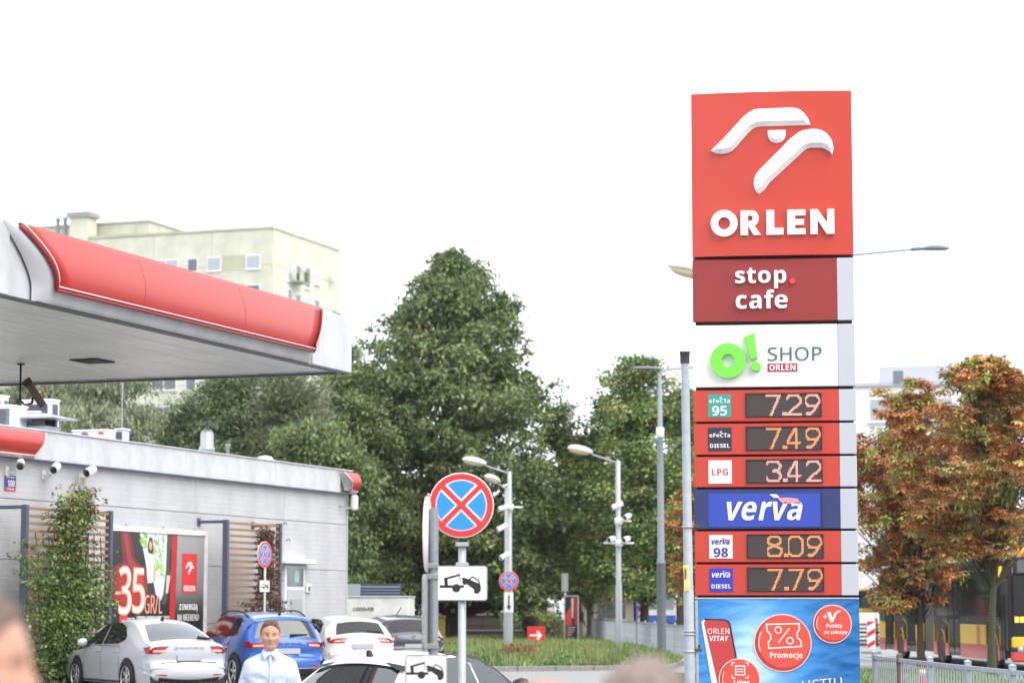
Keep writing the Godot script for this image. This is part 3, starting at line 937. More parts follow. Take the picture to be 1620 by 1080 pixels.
func sheet(w: float, h: float) -> ArrayMesh:   # upright printed sheet with one picture over it
	var q := QuadMesh.new()
	q.size = Vector2(w, h)
	var m := ArrayMesh.new()
	m.add_surface_from_arrays(Mesh.PRIMITIVE_TRIANGLES, q.get_mesh_arrays())
	return m

func build_poster():
	var u0 := -13.6
	var u1 := -8.72
	var h0 := 0.95
	var h1 := 3.52
	var w := u1 - u0
	var hh := h1 - h0
	var t := thing("wall_poster", "large framed poster with red car print and glowing figures on the shop wall", "poster", shop_at((u0 + u1) / 2, h0, 0.03), 70.4)
	var im := Image.create(320, 168, false, Image.FORMAT_RGB8)
	im.fill(Color(0.11, 0.1, 0.11))
	fill_poly(im, [Vector2(0, 0), Vector2(90, 0), Vector2(110, 45), Vector2(135, 80), Vector2(150, 168), Vector2(0, 168)], Color(0.42, 0.07, 0.08))
	fill_poly(im, [Vector2(0, 0), Vector2(30, 0), Vector2(40, 50), Vector2(0, 60)], Color(0.1, 0.05, 0.06))
	fill_poly(im, [Vector2(38, 0), Vector2(52, 0), Vector2(66, 40), Vector2(110, 80), Vector2(96, 86), Vector2(56, 50)], Color(0.6, 0.16, 0.17))
	fill_poly(im, [Vector2(62, 2), Vector2(92, 2), Vector2(112, 46), Vector2(118, 66), Vector2(80, 44)], Color(0.1, 0.11, 0.14))
	fill_poly(im, [Vector2(0, 118), Vector2(210, 118), Vector2(210, 168), Vector2(0, 168)], Color(0.07, 0.07, 0.08))
	fill_poly(im, [Vector2(92, 0), Vector2(186, 0), Vector2(184, 90), Vector2(168, 112), Vector2(140, 96), Vector2(118, 60), Vector2(112, 44)], Color(0.80, 0.87, 0.86))
	rng.seed = 4
	for i in 90:
		var c := Vector2(rnd(96, 116), rnd(0, 26)) if i < 30 else Vector2(rnd(142, 176), rnd(6, 72))
		fill_poly(im, oval(c.x, c.y, rnd(2, 5), rnd(2, 4), 7), Color(rnd(0.4, 0.65), rnd(0.62, 0.8), rnd(0.25, 0.4)))
	fill_poly(im, [Vector2(120, 22), Vector2(126, 8), Vector2(136, 10), Vector2(140, 30), Vector2(136, 40), Vector2(122, 34)], Color(0.2, 0.11, 0.1))
	fill_poly(im, oval(130, 22, 5, 8, 12), Color(0.85, 0.62, 0.52))
	fill_poly(im, [Vector2(116, 40), Vector2(124, 34), Vector2(136, 36), Vector2(146, 46), Vector2(140, 84), Vector2(124, 92), Vector2(118, 64)], Color(0.86, 0.9, 0.94))
	fill_poly(im, [Vector2(142, 46), Vector2(148, 60), Vector2(146, 82), Vector2(140, 80)], Color(0.86, 0.6, 0.5))
	fill_poly(im, [Vector2(118, 84), Vector2(142, 82), Vector2(154, 112), Vector2(126, 108)], Color(0.2, 0.16, 0.2))
	fill_poly(im, oval(114, 92, 8, 6, 10), Color(0.1, 0.42, 0.26))
	fill_poly(im, [Vector2(186, 0), Vector2(204, 0), Vector2(202, 60), Vector2(186, 118), Vector2(172, 118), Vector2(184, 60)], Color(0.3, 0.26, 0.27))
	fill_poly(im, [Vector2(198, 26), Vector2(206, 26), Vector2(206, 66), Vector2(196, 60)], Color(0.08, 0.08, 0.09))
	fill_poly(im, [Vector2(186, 70), Vector2(200, 70), Vector2(192, 100), Vector2(184, 100)], Color(0.78, 0.76, 0.72))
	fill_poly(im, [Vector2(204, 0), Vector2(222, 0), Vector2(216, 168), Vector2(196, 168)], Color(0.72, 0.1, 0.12))
	for y in 168:   # printed grey ground of the right-hand third
		var k := y / 167.0
		var v := lerpf(0.62, 0.5, k / 0.55) if k < 0.55 else lerpf(0.5, 0.12, minf(1.0, (k - 0.55) / 0.3))
		for x in range(222 - int(k * 6), 320): im.set_pixel(x, y, Color(v, v, v * 1.01))
	for g in [["3", 40, 64], ["5", 84, 66]]:   # glow printed round the figures
		for k in 7: fill_poly(im, oval(g[1] + 8, g[2] + 30, 34 - k * 3, 46 - k * 3, 24), Color(0.85, 0.16, 0.13, 0.11))
	obj("print", sheet(w - 0.24, hh - 0.2), print_mat("poster_print", im), t, Vector3(0, hh / 2, 0.062))
	for s in [[0, hh - 0.06, w, 0.12], [0, 0.06, w, 0.12], [-w / 2 + 0.07, hh / 2, 0.14, hh - 0.244], [w / 2 - 0.07, hh / 2, 0.14, hh - 0.244]]:
		box("frame", Vector3(s[0], s[1], 0.05), Vector3(s[2], s[3], 0.1), M.white_paint, t, 0.01)
	box("backing", Vector3(0, hh / 2, 0.025), Vector3(w - 0.2, hh - 0.16, 0.05), M.grey_panel, t)
	for x in [-1.6, 0.2, 1.8]: obj("lamp_hook", Bag.new().box(Vector3.ZERO, Vector3(0.05, 0.05, 0.06)), M.grey_paint, t, Vector3(x, hh + 0.02, 0.06))
	var z := 0.064
	var X := func(px: float) -> float: return -w / 2 + 0.12 + (w - 0.24) * px / 320.0
	var Y := func(py: float) -> float: return hh - 0.1 - (hh - 0.2) * py / 168.0
	var glow := mat("print_glow", rgb(0.85, 0.36, 0.27), 0.4)
	var pale := mat("print_pale", rgb(0.86, 0.68, 0.6), 0.4)
	words("-", Vector3(X.call(24), Y.call(100), z), 0.26, 0.07, glow, t, 0.006)
	words("3", Vector3(X.call(48), Y.call(96), z), 0.62, 1.12, glow, t, 0.004)
	words("3", Vector3(X.call(48), Y.call(96), z), 0.56, 1.06, pale, t, 0.007, false)
	words("5", Vector3(X.call(92), Y.call(96), z), 0.62, 1.06, glow, t, 0.004)
	words("5", Vector3(X.call(92), Y.call(96), z), 0.56, 1.0, pale, t, 0.007, false)
	words("GR/L", Vector3(X.call(142), Y.call(118), z), 0.86, 0.42, glow, t, 0.006, false)
	box("logo_panel", Vector3(X.call(266), Y.call(66), z + 0.002), Vector3(0.78, 0.95, 0.004), M.sign_red, t)
	eagle(t, Vector3(X.call(266), Y.call(57), z + 0.005), 0.42, 0.004)
	words("ORLEN", Vector3(X.call(266), Y.call(91), z + 0.004), 0.58, 0.13, M.sign_white, t, 0.006)
	words("Z ENERGIĄ", Vector3(X.call(264), Y.call(124), z), 0.95, 0.18, M.sign_white, t)
	words("NA WEEKEND", Vector3(X.call(264), Y.call(140), z), 1.1, 0.15, M.sign_white, t, 0.006, false)
	words("Z APLIKACJĄ I KUPONEM NA WEEKEND DO 35 L", Vector3(X.call(142), Y.call(140), z), 1.6, 0.075, M.sign_white, t)
	words("Tankuj VERVA lub EFECTA i zgarnij rabat 35 gr/l więcej", Vector3(X.call(142), Y.call(149), z), 1.62, 0.07, M.sign_white, t)
	words("Pobierz aplikację i odbierz kupon", Vector3(X.call(132), Y.call(158), z), 1.3, 0.07, M.sign_white, t)
	words("25 gr/l więcej", Vector3(X.call(188), Y.call(158), z), 0.4, 0.07, M.pale_yellow, t)
	words("ORLEN", Vector3(X.call(68), Y.call(144), z), 0.34, 0.12, M.sign_white, t)
	words("VITAY", Vector3(X.call(68), Y.call(154), z), 0.34, 0.11, M.sign_white, t)
	box("logo_panel", Vector3(X.call(44), Y.call(150), z), Vector3(0.36, 0.4, 0.006), M.sign_red, t)
	eagle(t, Vector3(X.call(44), Y.call(150), z + 0.004), 0.26, 0.004)

# the eagle head emblem, three pieces; size = its width
func eagle(parent: Node3D, at: Vector3, size: float, thick: float, bev := 0.0):
	var k := size / 517.0
	var wing := [[233, 318], [290, 263], [360, 186], [395, 159], [432, 144], [575, 142], [604, 150], [630, 172], [645, 195], [652, 217], [438, 219], [412, 228], [388, 248], [334, 310], [308, 327], [280, 334], [252, 329]]
	var beak := [[744, 346], [724, 326], [700, 315], [655, 314], [632, 322], [604, 346], [482, 458], [458, 490], [437, 508], [420, 492], [413, 468], [417, 436], [434, 407], [530, 312], [580, 262], [615, 242], [655, 235], [693, 238], [724, 256], [743, 287], [749, 318]]
	var eye := [[472, 237], [472, 258], [480, 277], [495, 289], [510, 293], [526, 289], [541, 277], [548, 258], [548, 237]]
	for part in [wing, beak, eye]:
		var p := PackedVector2Array()
		for q in part: p.append(Vector2((q[0] - 491.5) * k, (325.0 - q[1]) * k))
		obj("emblem_piece", Bag.new().plate(p, 0.0, thick, bev if part != eye else bev * 0.7), M.white_plastic, parent, at)

# ---------- two slatted trellises with climbing plants ----------
func build_trellis():
	for i in 2:
		var u0: float = [-18.279, -9.005][i]
		var u1: float = [-14.743, -5.995][i]
		var t := thing("trellis", ["wooden slat trellis overgrown with green ivy, near the house number", "wooden slat trellis with withered brown creeper beside the shop door"][i], "trellis", shop_at(u0, 0, 0.75), 70.4, "slat trellises along the shop wall")
		var w := u1 - u0
		for x in [0.0, w]:
			box("post", Vector3(x, 1.87, 0), Vector3(0.11, 3.84, 0.14), M.slate_metal, t, 0.01)
			obj("wall_bracket", Bag.new().box(Vector3(0, 0, -0.38), Vector3(0.07, 0.07, 0.7)).box(Vector3(0, 0, -0.735), Vector3(0.16, 0.2, 0.02)), M.slate_metal, t, Vector3(x, 3.74, 0))
		for k in 24:
			box("slat", Vector3(w / 2, 0.2 + k * 0.153, 0.01), Vector3(w - 0.12, 0.06, 0.03), M.wood_slat, t, 0.004)
		rng.seed = 31 + i
		var p := thing("climbing_plant", ["dense green ivy with reddish young leaves climbing the trellis", "thin brown withered creeper on the trellis by the door"][i], "plant", shop_at(u0, 0, 0.85), 70.4, "climbers on the trellises")
		var xf := []
		var tint := []
		var n: int = [3400, 1300][i]
		var stems := Bag.new(true)
		for s in (14 if i == 0 else 9):
			var x := rnd(0.3, w - 0.2) if i == 0 else rnd(w * 0.45, w * 0.9)
			var pts := []
			for q in 7: pts.append(Vector3(x + rnd(-0.1, 0.1), q * 0.54 + rnd(-0.06, 0.06), rnd(-0.03, 0.06)))
			stems.tube(pts, 0.013 if i == 0 else 0.006, 5, false)
		var clump := Vector2.ZERO
		while xf.size() < n:
			var x := 0.0
			var y := 0.0
			var z := 0.0
			if i == 0:   # ragged clumps, thicker in the middle of the trellis
				if xf.size() % 34 == 0 or clump == Vector2.ZERO:
					clump = Vector2(lerpf(1.35, 1.6, rnd()) + rng.randfn() * 0.58, rnd(0.1, 4.0))
					if clump.y > 3.8: clump.x = 1.7 + (clump.x - 1.5) * 0.6
				x = clump.x + rng.randfn() * 0.2
				y = maxf(0.05, clump.y + rng.randfn() * 0.22)
				z = absf(rng.randfn()) * 0.17
			else:
				y = rnd(0.1, 3.6)
				var half := 0.95 if y < 1.9 else 0.3
				x = w * 0.62 + rng.randfn() * half * 0.6
				if absf(x - w * 0.62) > half * 1.4: continue
				z = absf(rng.randfn()) * 0.12
			xf.append(Transform3D(Basis.from_euler(Vector3(rnd(-0.6, 0.6), rnd(0, TAU), rnd(-0.6, 0.6))).scaled(Vector3.ONE * rnd(0.6, 1.25)), Vector3(x, y, z)))
			var c: Color
			if i == 0: c = [rgb(0.14, 0.21, 0.06), rgb(0.22, 0.31, 0.10), rgb(0.10, 0.145, 0.05), rgb(0.25, 0.16, 0.075)][rng.randi() % 4 if y > 2.6 else rng.randi() % 3]
			else: c = [rgb(0.13, 0.08, 0.06), rgb(0.19, 0.115, 0.085), rgb(0.09, 0.065, 0.055)][rng.randi() % 3]
			var v := rnd(0.7, 1.35)
			tint.append(Color(c.r * v, c.g * v, c.b * v))
		obj("stem", stems, M.bark, p)
		scatter("foliage", sprig(6, 0.11 if i == 0 else 0.1, 0.08 if i == 0 else 0.07, 0.7, 0.3), M.leaf if i == 0 else M.leaf_dry, xf, tint, p)

# ---------- the block of flats: +x runs along its short side, its long side runs along -z ----------
func build_flats():
	var t := thing("block_of_flats", "tall pale yellow green block of flats behind the station canopy", "building", Vector3(-22.604, 0, -225), 70.4)
	var top := 37.199
	var wid := 15.514
	var lon := 62.0
	box("wall", Vector3(wid / 2, top / 2 - 0.4, -lon / 2), Vector3(wid - 0.24, top - 1.4, lon - 0.24), M.flat_grey, t)
	# facade panels storey by storey, with joints
	var storeys := [[0.0, 22.4], [22.4, 25.2], [25.2, 28.0], [28.0, 30.8], [30.8, 33.6], [33.6, top - 0.25]]
	for s in storeys:
		for k in 10:
			box("facade_panel", Vector3(-0.02, (s[0] + s[1]) / 2, -3.1 - k * 6.2), Vector3(0.2, s[1] - s[0] - 0.03, 6.17), M.flat_wall, t)
		for k in 3:
			box("facade_panel", Vector3(wid * (k + 0.5) / 3, (s[0] + s[1]) / 2, 0.02), Vector3(wid / 3 - 0.03, s[1] - s[0] - 0.03, 0.2), M.flat_wall, t)
	box("roof_edge", Vector3(wid / 2, top - 0.1, 0.02), Vector3(wid + 0.3, 0.25, 0.34), M.flat_wall_dark, t)
	box("roof_edge", Vector3(-0.03, top - 0.1, -lon / 2 - 0.2), Vector3(0.34, 0.25, lon), M.flat_wall_dark, t)
	box("roof", Vector3(wid / 2, top - 0.32, -lon / 2), Vector3(wid, 0.2, lon), M.flat_grey, t)
	# rooftop house and chimney
	box("roof_house", Vector3(5.6, top + 0.55, -26), Vector3(7.4, 1.9, 24), M.flat_wall, t)
	box("roof_house_edge", Vector3(5.6, top + 1.58, -26), Vector3(7.7, 0.18, 24.3), M.flat_wall_dark, t)
	box("chimney", Vector3(0.6, top + 0.6, -20.5), Vector3(1.8, 3.0, 2.0), M.flat_wall, t)
	box("chimney_cap", Vector3(0.6, top + 2.2, -20.5), Vector3(2.2, 0.5, 2.5), M.flat_grey, t)
	for k in 2: obj("flue", Bag.new(true).lathe([[0.2, 0.0], [0.2, 1.9], [0.28, 1.95], [0.28, 2.3], [0.0, 2.35]], 8), M.galvanised, t, Vector3(0.8, top, -23.432 + k * 0.8))
	for a in [[-20.861, 5.2], [-19.819, 4.4], [-12.675, 3.2], [-11.86, 3.8], [-6.878, 4.2], [-5.811, 5.2], [-15.199, 3.0]]:
		var b := Bag.new().tube([Vector3.ZERO, Vector3(0, a[1], 0)], 0.035, 5)
		for k in 3: b.tube([Vector3(-0.5, a[1] - 0.3 - k * 0.35, 0), Vector3(0.5, a[1] - 0.3 - k * 0.35, 0)], 0.015, 4)
		obj("aerial", b, M.galvanised, t, Vector3(1.4, top - 0.2, a[0]))
	# windows of the long side: [near edge, far edge along the wall] per storey, seen between canopy and roof and through the trees
	var fz := [[-12.416, -9.711, 2], [-8.773, -7.634, 1], [-6.699, -5.168, 1], [-2.588, -1.076, 1], [-20.862, -19.336, 1], [-17.06, -14.32, 2]]
	for s in 9:
		var y := 33.887 - s * 2.8
		for w in fz:
			flat_window(t, Vector3(-0.13, y, (w[0] + w[1]) / 2), absf(w[1] - w[0]), 1.35, 90.0, w[2], s)
		if s in [0, 1]: box("tinted_band", Vector3(-0.125, y, -3.909), Vector3(0.02, 1.5, absf(-2.654 - -5.102) - 0.1), M.flat_wall_dark, t)
	# windows and balconies of the short side
	var fx := [5.486, 7.818, 10.046]
	for s in 8:
		var y := 33.402 - s * 2.8
		flat_window(t, Vector3(3.765, y + 0.1, 0.13), 0.95, 2.1, 0.0, 1, s)
		flat_window(t, Vector3(fx[0] + 0.2, y + 0.1, 0.13), 1.2, 1.6, 0.0, 1, s + 1)
		flat_window(t, Vector3(fx[1], y - 0.1, 0.13), 1.25, 2.1, 0.0, 1, s + 2)
		flat_window(t, Vector3(fx[2], y + 0.2, 0.13), 1.2, 1.35, 0.0, 1, s)
		for k in 2:
			var u: float = [4.483 + 0.25, 13.102 - 0.4][k]
			if (s + k) % 2 == 0:
				var f := y - (0.95 if k == 0 else 1.2)
				box("balcony_slab", Vector3(u, f, 0.62), Vector3(2.1, 0.16, 1.1), M.flat_grey, t)
				for q in 9: box("balcony_bar", Vector3(u - 1.0 + q * 0.25, f + 0.5, 1.15), Vector3(0.03, 0.95, 0.03), M.dark_metal, t)
				box("balcony_rail", Vector3(u, f + 1.0, 1.15), Vector3(2.1, 0.05, 0.05), M.dark_metal, t)
				box("balcony_screen", Vector3(u + 1.03, f + 0.55, 0.62), Vector3(0.05, 1.0, 1.05), mat("balcony_green", rgb(0.22, 0.38, 0.17), 0.6), t)
				box("balcony_screen", Vector3(u - 0.5, f + 0.5, 1.19), Vector3(1.0, 0.85, 0.02), M.flat_wall_dark, t)
	obj("satellite_dish", Bag.new(true).lathe([[0.0, 0.0], [0.3, 0.04], [0.55, 0.15], [0.6, 0.2], [0.5, 0.14], [0.0, 0.03]], 14, Vector3.ZERO, Basis(Vector3.RIGHT, PI / 2)), M.white_plastic, t, Vector3(13.078, 34.204, 0.7))
	# the pale block at the right, half hidden by the chestnut trees
	var w := thing("white_building", "distant white office building half hidden behind the rusty chestnut crowns", "building", Vector3(21.675, 0, -150), -14.0)
	var hgt := 15.3
	box("wall", Vector3(2.7, hgt / 2, -6), Vector3(6.6, hgt, 12), M.white_paint, w)
	for k in 2: box("facade_panel", Vector3(1.05 + k * 3.3, hgt / 2, 0.03), Vector3(3.25, hgt - 0.1, 0.12), M.white_paint, w)
	box("roof_edge", Vector3(2.7, hgt + 0.1, -6), Vector3(7.0, 0.25, 12.5), M.grey_strip, w)
	box("roof_house", Vector3(3.3, hgt + 0.7, -5), Vector3(4.6, 1.4, 6), M.grey_strip, w)
	box("roof_vent", Vector3(2.4, hgt + 0.5, 0.0), Vector3(0.6, 0.8, 0.6), M.lamp_grey, w)
	for s in 4:
		for k in 2: flat_window(w, Vector3(1.5 + k * 3.3, hgt - 1.5 - s * 3.0, 0.1), 1.9, 1.5, 0.0, 2, 1)

func flat_window(t: Node3D, at: Vector3, w: float, h: float, turn: float, leaves: int, s: int):
	var f := box("window", at, Vector3(w, h, 0.12), M.window_frame, t)
	f.rotation_degrees.y = -turn
	var pw := (w - 0.1) / leaves
	for k in leaves:
		box("pane", Vector3(-w / 2 + 0.05 + pw * (k + 0.5), 0, 0.045), Vector3(pw - 0.1, h - 0.2, 0.05), M.curtain_pane if (s * 5 + k * 3 + int(w * 10)) % 3 == 0 else M.pane, f)
	box("sill", Vector3(0, -h / 2 - 0.05, 0.06), Vector3(w + 0.1, 0.06, 0.2), M.window_frame, f)

# ---------- the price pylon: local x along its face, y from the ground, face at z = 0 ----------
func build_pylon():
	var o := Vector3(3.295, 0, -30.4)
	var t := thing("price_pylon", "tall red filling station pylon with white emblem, fuel prices and blue banner", "sign", Vector3(o.x, 0.0, o.z), -6.5)
	var l := -1.002
	var r := 1.038
	var s := 0.821   # where the grey side strip begins
	var mid := (l + r) / 2
	box("core", Vector3(mid, 4.0, -0.2), Vector3(r - l - 0.06, 8.35, 0.28), M.gap_black, t)
	box("footing", Vector3(mid, -0.1, -0.2), Vector3(r - l + 0.2, 0.16, 0.7), M.concrete, t, 0.02)
	# top panel, gently bowed
	var y0 := 6.136
	var y1 := 8.247
	var b := Bag.new(true)
	var bow := func(x: float) -> float: return 0.055 * (1.0 - pow((x - mid) / ((r - l) / 2), 2.0))
	for k in 24:
		var xa := lerpf(l, r, k / 24.0)
		var xb := lerpf(l, r, (k + 1) / 24.0)
		b.quad(Vector3(xa, y0, bow.call(xa)), Vector3(xb, y0, bow.call(xb)), Vector3(xb, y1, bow.call(xb)), Vector3(xa, y1, bow.call(xa)))
	obj("top_panel", b, M.red_gloss, t)
	b = Bag.new()
	for y in [y0, y1]:
		for k in 24:
			var xa := lerpf(l, r, k / 24.0)
			var xb := lerpf(l, r, (k + 1) / 24.0)
			b.quad_out(Vector3(xa, y, bow.call(xa)), Vector3(xb, y, bow.call(xb)), Vector3(xb, y, -0.36), Vector3(xa, y, -0.36), Vector3(0, y - (y0 + y1) / 2, 0))
	for x in [l, r]: b.quad_out(Vector3(x, y0, 0), Vector3(x, y1, 0), Vector3(x, y1, -0.36), Vector3(x, y0, -0.36), Vector3(x - mid, 0, 0))
	b.quad(Vector3(r, y0, -0.36), Vector3(l, y0, -0.36), Vector3(l, y1, -0.36), Vector3(r, y1, -0.36))
	obj("top_casing", b, M.red_gloss, t)
	for poly in [[Vector2(-0.749, 7.494), Vector2(-0.661, 7.582), Vector2(-0.576, 7.661), Vector2(-0.363, 7.895), Vector2(-0.308, 7.946), Vector2(-0.256, 7.983), Vector2(-0.205, 8.01), Vector2(-0.144, 8.022), Vector2(0.286, 8.028), Vector2(0.343, 8.019), Vector2(0.391, 7.995), Vector2(0.439, 7.952), Vector2(0.474, 7.904), Vector2(0.498, 7.855), Vector2(0.515, 7.8), Vector2(-0.108, 7.794), Vector2(-0.168, 7.785), Vector2(-0.22, 7.761), Vector2(-0.28, 7.706), Vector2(-0.445, 7.518), Vector2(-0.487, 7.482), Vector2(-0.532, 7.461), Vector2(-0.608, 7.449), Vector2(-0.692, 7.461)], [Vector2(0.786, 7.409), Vector2(0.754, 7.449), Vector2(0.715, 7.479), Vector2(0.655, 7.503), Vector2(0.52, 7.506), Vector2(0.475, 7.494), Vector2(0.43, 7.467), Vector2(0.366, 7.409), Vector2(-0.005, 7.07), Vector2(-0.042, 7.022), Vector2(-0.078, 6.974), Vector2(-0.142, 6.919), Vector2(-0.177, 6.946), Vector2(-0.201, 6.995), Vector2(-0.212, 7.049), Vector2(-0.206, 7.119), Vector2(-0.184, 7.173), Vector2(-0.147, 7.224), Vector2(0.145, 7.512), Vector2(0.236, 7.609), Vector2(0.297, 7.658), Vector2(0.357, 7.703), Vector2(0.418, 7.731), Vector2(0.523, 7.746), Vector2(0.599, 7.743), Vector2(0.659, 7.725), Vector2(0.712, 7.691), Vector2(0.757, 7.64), Vector2(0.786, 7.582), Vector2(0.803, 7.494)], [Vector2(-0.027, 7.74), Vector2(-0.028, 7.676), Vector2(-0.019, 7.646), Vector2(-0.005, 7.618), Vector2(0.016, 7.597), Vector2(0.04, 7.582), Vector2(0.085, 7.57), Vector2(0.13, 7.582), Vector2(0.155, 7.597), Vector2(0.179, 7.618), Vector2(0.194, 7.646), Vector2(0.201, 7.676), Vector2(0.201, 7.74)]]:
		obj("emblem_piece", Bag.new().plate(poly, 0.0, 0.125, 0.055 if poly.size() > 14 else 0.045), M.white_plastic, t)
	# the five big letters, cut out and set off the panel
	var ly := 6.392
	var lh := 6.709 - ly
	var big := Bag.new()
	var z := 0.10
	var lx := -0.59
	obj("letter", Bag.new().ring(oval(lx, ly + lh / 2, 0.171, lh / 2 + 0.012, 36), oval(lx, ly + lh / 2, 0.076, lh / 2 - 0.078, 36), 0.0, z), M.white_plastic, t)
	var R := Bag.new()
	var x0 := -0.383
	var w := 0.246
	R.plate([Vector2(x0, ly), Vector2(x0 + 0.095, ly), Vector2(x0 + 0.095, ly + lh), Vector2(x0, ly + lh)], 0.0, z)
	var rc := Vector2(x0 + w * 0.42, ly + lh * 0.68)
	var outer := [Vector2(x0 + 0.09, ly + lh)]
	var inner := [Vector2(x0 + 0.09, ly + lh * 0.79)]
	for k in 13:
		var a := PI / 2 - PI * k / 12
		outer.append(rc + Vector2(w * 0.18 + cos(a) * w * 0.34, sin(a) * lh * 0.32))
		inner.append(rc + Vector2(w * 0.08 + cos(a) * w * 0.13, sin(a) * lh * 0.11))
	outer.append(Vector2(x0 + 0.09, ly + lh * 0.36))
	inner.append(Vector2(x0 + 0.09, ly + lh * 0.57))
	for k in outer.size() - 1: R.plate([outer[k], outer[k + 1], inner[k + 1], inner[k]], 0.0, z - 0.0006)
	R.plate([Vector2(x0 + w * 0.34, ly + lh * 0.42), Vector2(x0 + w * 0.68, ly), Vector2(x0 + w * 1.05, ly), Vector2(x0 + w * 0.66, ly + lh * 0.44)], 0.0, z - 0.0012)
	obj("letter", R, M.white_plastic, t)
	x0 = -0.056
	w = 0.215
	obj("letter", Bag.new().plate([Vector2(x0, ly), Vector2(x0 + w, ly), Vector2(x0 + w, ly + 0.085), Vector2(x0 + 0.1, ly + 0.085), Vector2(x0 + 0.1, ly + lh), Vector2(x0, ly + lh)], 0.0, z), M.white_plastic, t)
	x0 = 0.207
	w = 0.23
	obj("letter", Bag.new().plate([Vector2(x0, ly), Vector2(x0 + w, ly), Vector2(x0 + w, ly + 0.075), Vector2(x0 + 0.1, ly + 0.075), Vector2(x0 + 0.1, ly + 0.122), Vector2(x0 + w * 0.92, ly + 0.122), Vector2(x0 + w * 0.92, ly + 0.195), Vector2(x0 + 0.1, ly + 0.195), Vector2(x0 + 0.1, ly + lh - 0.075), Vector2(x0 + w, ly + lh - 0.075), Vector2(x0 + w, ly + lh), Vector2(x0, ly + lh)], 0.0, z), M.white_plastic, t)
	x0 = 0.498
	w = 0.302
	obj("letter", Bag.new().plate([Vector2(x0, ly), Vector2(x0 + 0.09, ly), Vector2(x0 + 0.09, ly + lh * 0.56), Vector2(x0 + w - 0.095, ly), Vector2(x0 + w, ly), Vector2(x0 + w, ly + lh), Vector2(x0 + w - 0.09, ly + lh), Vector2(x0 + w - 0.09, ly + lh * 0.44), Vector2(x0 + 0.095, ly + lh), Vector2(x0, ly + lh)], 0.0, z), M.white_plastic, t)
	# rows: [top, bottom, colour of the panel]
	var rows := [[6.096, 5.3, M.dark_red], [5.255, 4.468, M.white_plastic], [4.428, 4.032, M.red_gloss], [4.004, 3.614, M.red_gloss], [3.586, 3.204, M.red_gloss], [3.177, 2.678, mat("navy_panel", rgb(0.018, 0.035, 0.145), 0.35)], [2.65, 2.263, M.red_gloss], [2.235, 1.85, M.red_gloss]]
	for q in rows:
		box("row_panel", Vector3((l + s) / 2, (q[0] + q[1]) / 2, -0.02), Vector3(s - l - 0.003, q[0] - q[1], 0.06), q[2], t, 0.006)
		box("grey_strip", Vector3((s + r) / 2, (q[0] + q[1]) / 2, -0.021), Vector3(r - s - 0.003, q[0] - q[1], 0.06), M.grey_strip, t, 0.006)
	# stop. cafe
	words("stop", Vector3(-0.136, 5.845, 0.008), 0.644, 0.262, M.white_plastic, t, 0.05)
	words("cafe", Vector3(-0.127, 5.578, 0.008), 0.652, 0.238, M.white_plastic, t, 0.05)
	obj("red_dot", Bag.new().plate(oval(0.262, 5.8, 0.037, 0.037, 16), 0.0, 0.05, 0.008), mat("bright_red", rgb(0.75, 0.05, 0.05), 0.3), t)
	# O! SHOP
	var green := mat("lime_green", rgb(0.17, 0.66, 0.06), 0.35)
	obj("green_ring", Bag.new().ring(oval(-0.558, 4.797, 0.223, 0.223, 36), oval(-0.558, 4.797, 0.081, 0.086, 36), 0.0, 0.1), green, t)
	obj("green_stroke", Bag.new().plate([Vector2(-0.358, 5.09), Vector2(-0.225, 5.143), Vector2(-0.188, 4.825), Vector2(-0.269, 4.801)], 0.0, 0.1, 0.006), green, t)
	obj("green_dot", Bag.new().plate(oval(-0.209, 4.717, 0.062, 0.062, 20), 0.0, 0.1, 0.006), green, t)
	words("SHOP", Vector3(0.279, 4.881, 0.008), 0.676, 0.171, mat("dark_teal", rgb(0.045, 0.13, 0.14), 0.4), t, 0.012, false)
	box("red_name_plate", Vector3(0.124, 4.709, 0.014), Vector3(0.374, 0.103, 0.012), mat("name_red", rgb(0.38, 0.03, 0.06), 0.4), t)
	words("ORLEN", Vector3(0.124, 4.709, 0.018), 0.326, 0.072, M.white_plastic, t, 0.008)
	# price rows
	var led_white := mat("led_pale", rgb(0.85, 0.47, 0.41), 0.5, {"glow": 0.09})
	var led_amber := mat("led_amber", rgb(0.88, 0.37, 0.14), 0.5, {"glow": 0.09})
	var dark := mat("led_board", rgb(0.05, 0.036, 0.035), 0.4)
	var price := [[2, "7.29", led_white], [3, "7.49", led_amber], [4, "3.42", led_white], [6, "8.09", led_amber], [7, "7.79", led_amber]]
	for p in price:
		var q = rows[p[0]]
		var cy: float = (q[0] + q[1]) / 2
		var dl := -0.34
		var dr := 0.601
		var dh := 0.29
		box("display_board", Vector3((dl + dr) / 2, cy + 0.004, 0.012), Vector3(dr - dl, dh, 0.01), dark, t)
		for e in [[dl, 1], [dr, 1], [cy + dh / 2 + 0.004, 0], [cy - dh / 2 + 0.004, 0]]:
			if e[1]: box("display_rim", Vector3(e[0], cy + 0.004, 0.018), Vector3(0.014, dh + 0.014, 0.026), M.gap_black, t)
			else: box("display_rim", Vector3((dl + dr) / 2, e[0], 0.0175), Vector3(dr - dl - 0.014, 0.014, 0.025), M.gap_black, t)
		var xs := [-0.004, 0.128, 0.257, 0.493]
		for i in 4:
			led_digit(t, p[1][i], Vector3(xs[i], cy + 0.004, 0.017), 0.179, 0.254, p[2])
	# grade labels: [row, plate colour, words...]
	var il := -0.673
	var sz := 0.294
	var teal := mat("teal_plate", rgb(0.03, 0.32, 0.25), 0.4)
	var coal := mat("coal_plate", rgb(0.018, 0.024, 0.04), 0.4)
	var royal := mat("royal_plate", rgb(0.025, 0.04, 0.42), 0.4)
	var indigo := mat("indigo_print", rgb(0.03, 0.045, 0.25), 0.4)
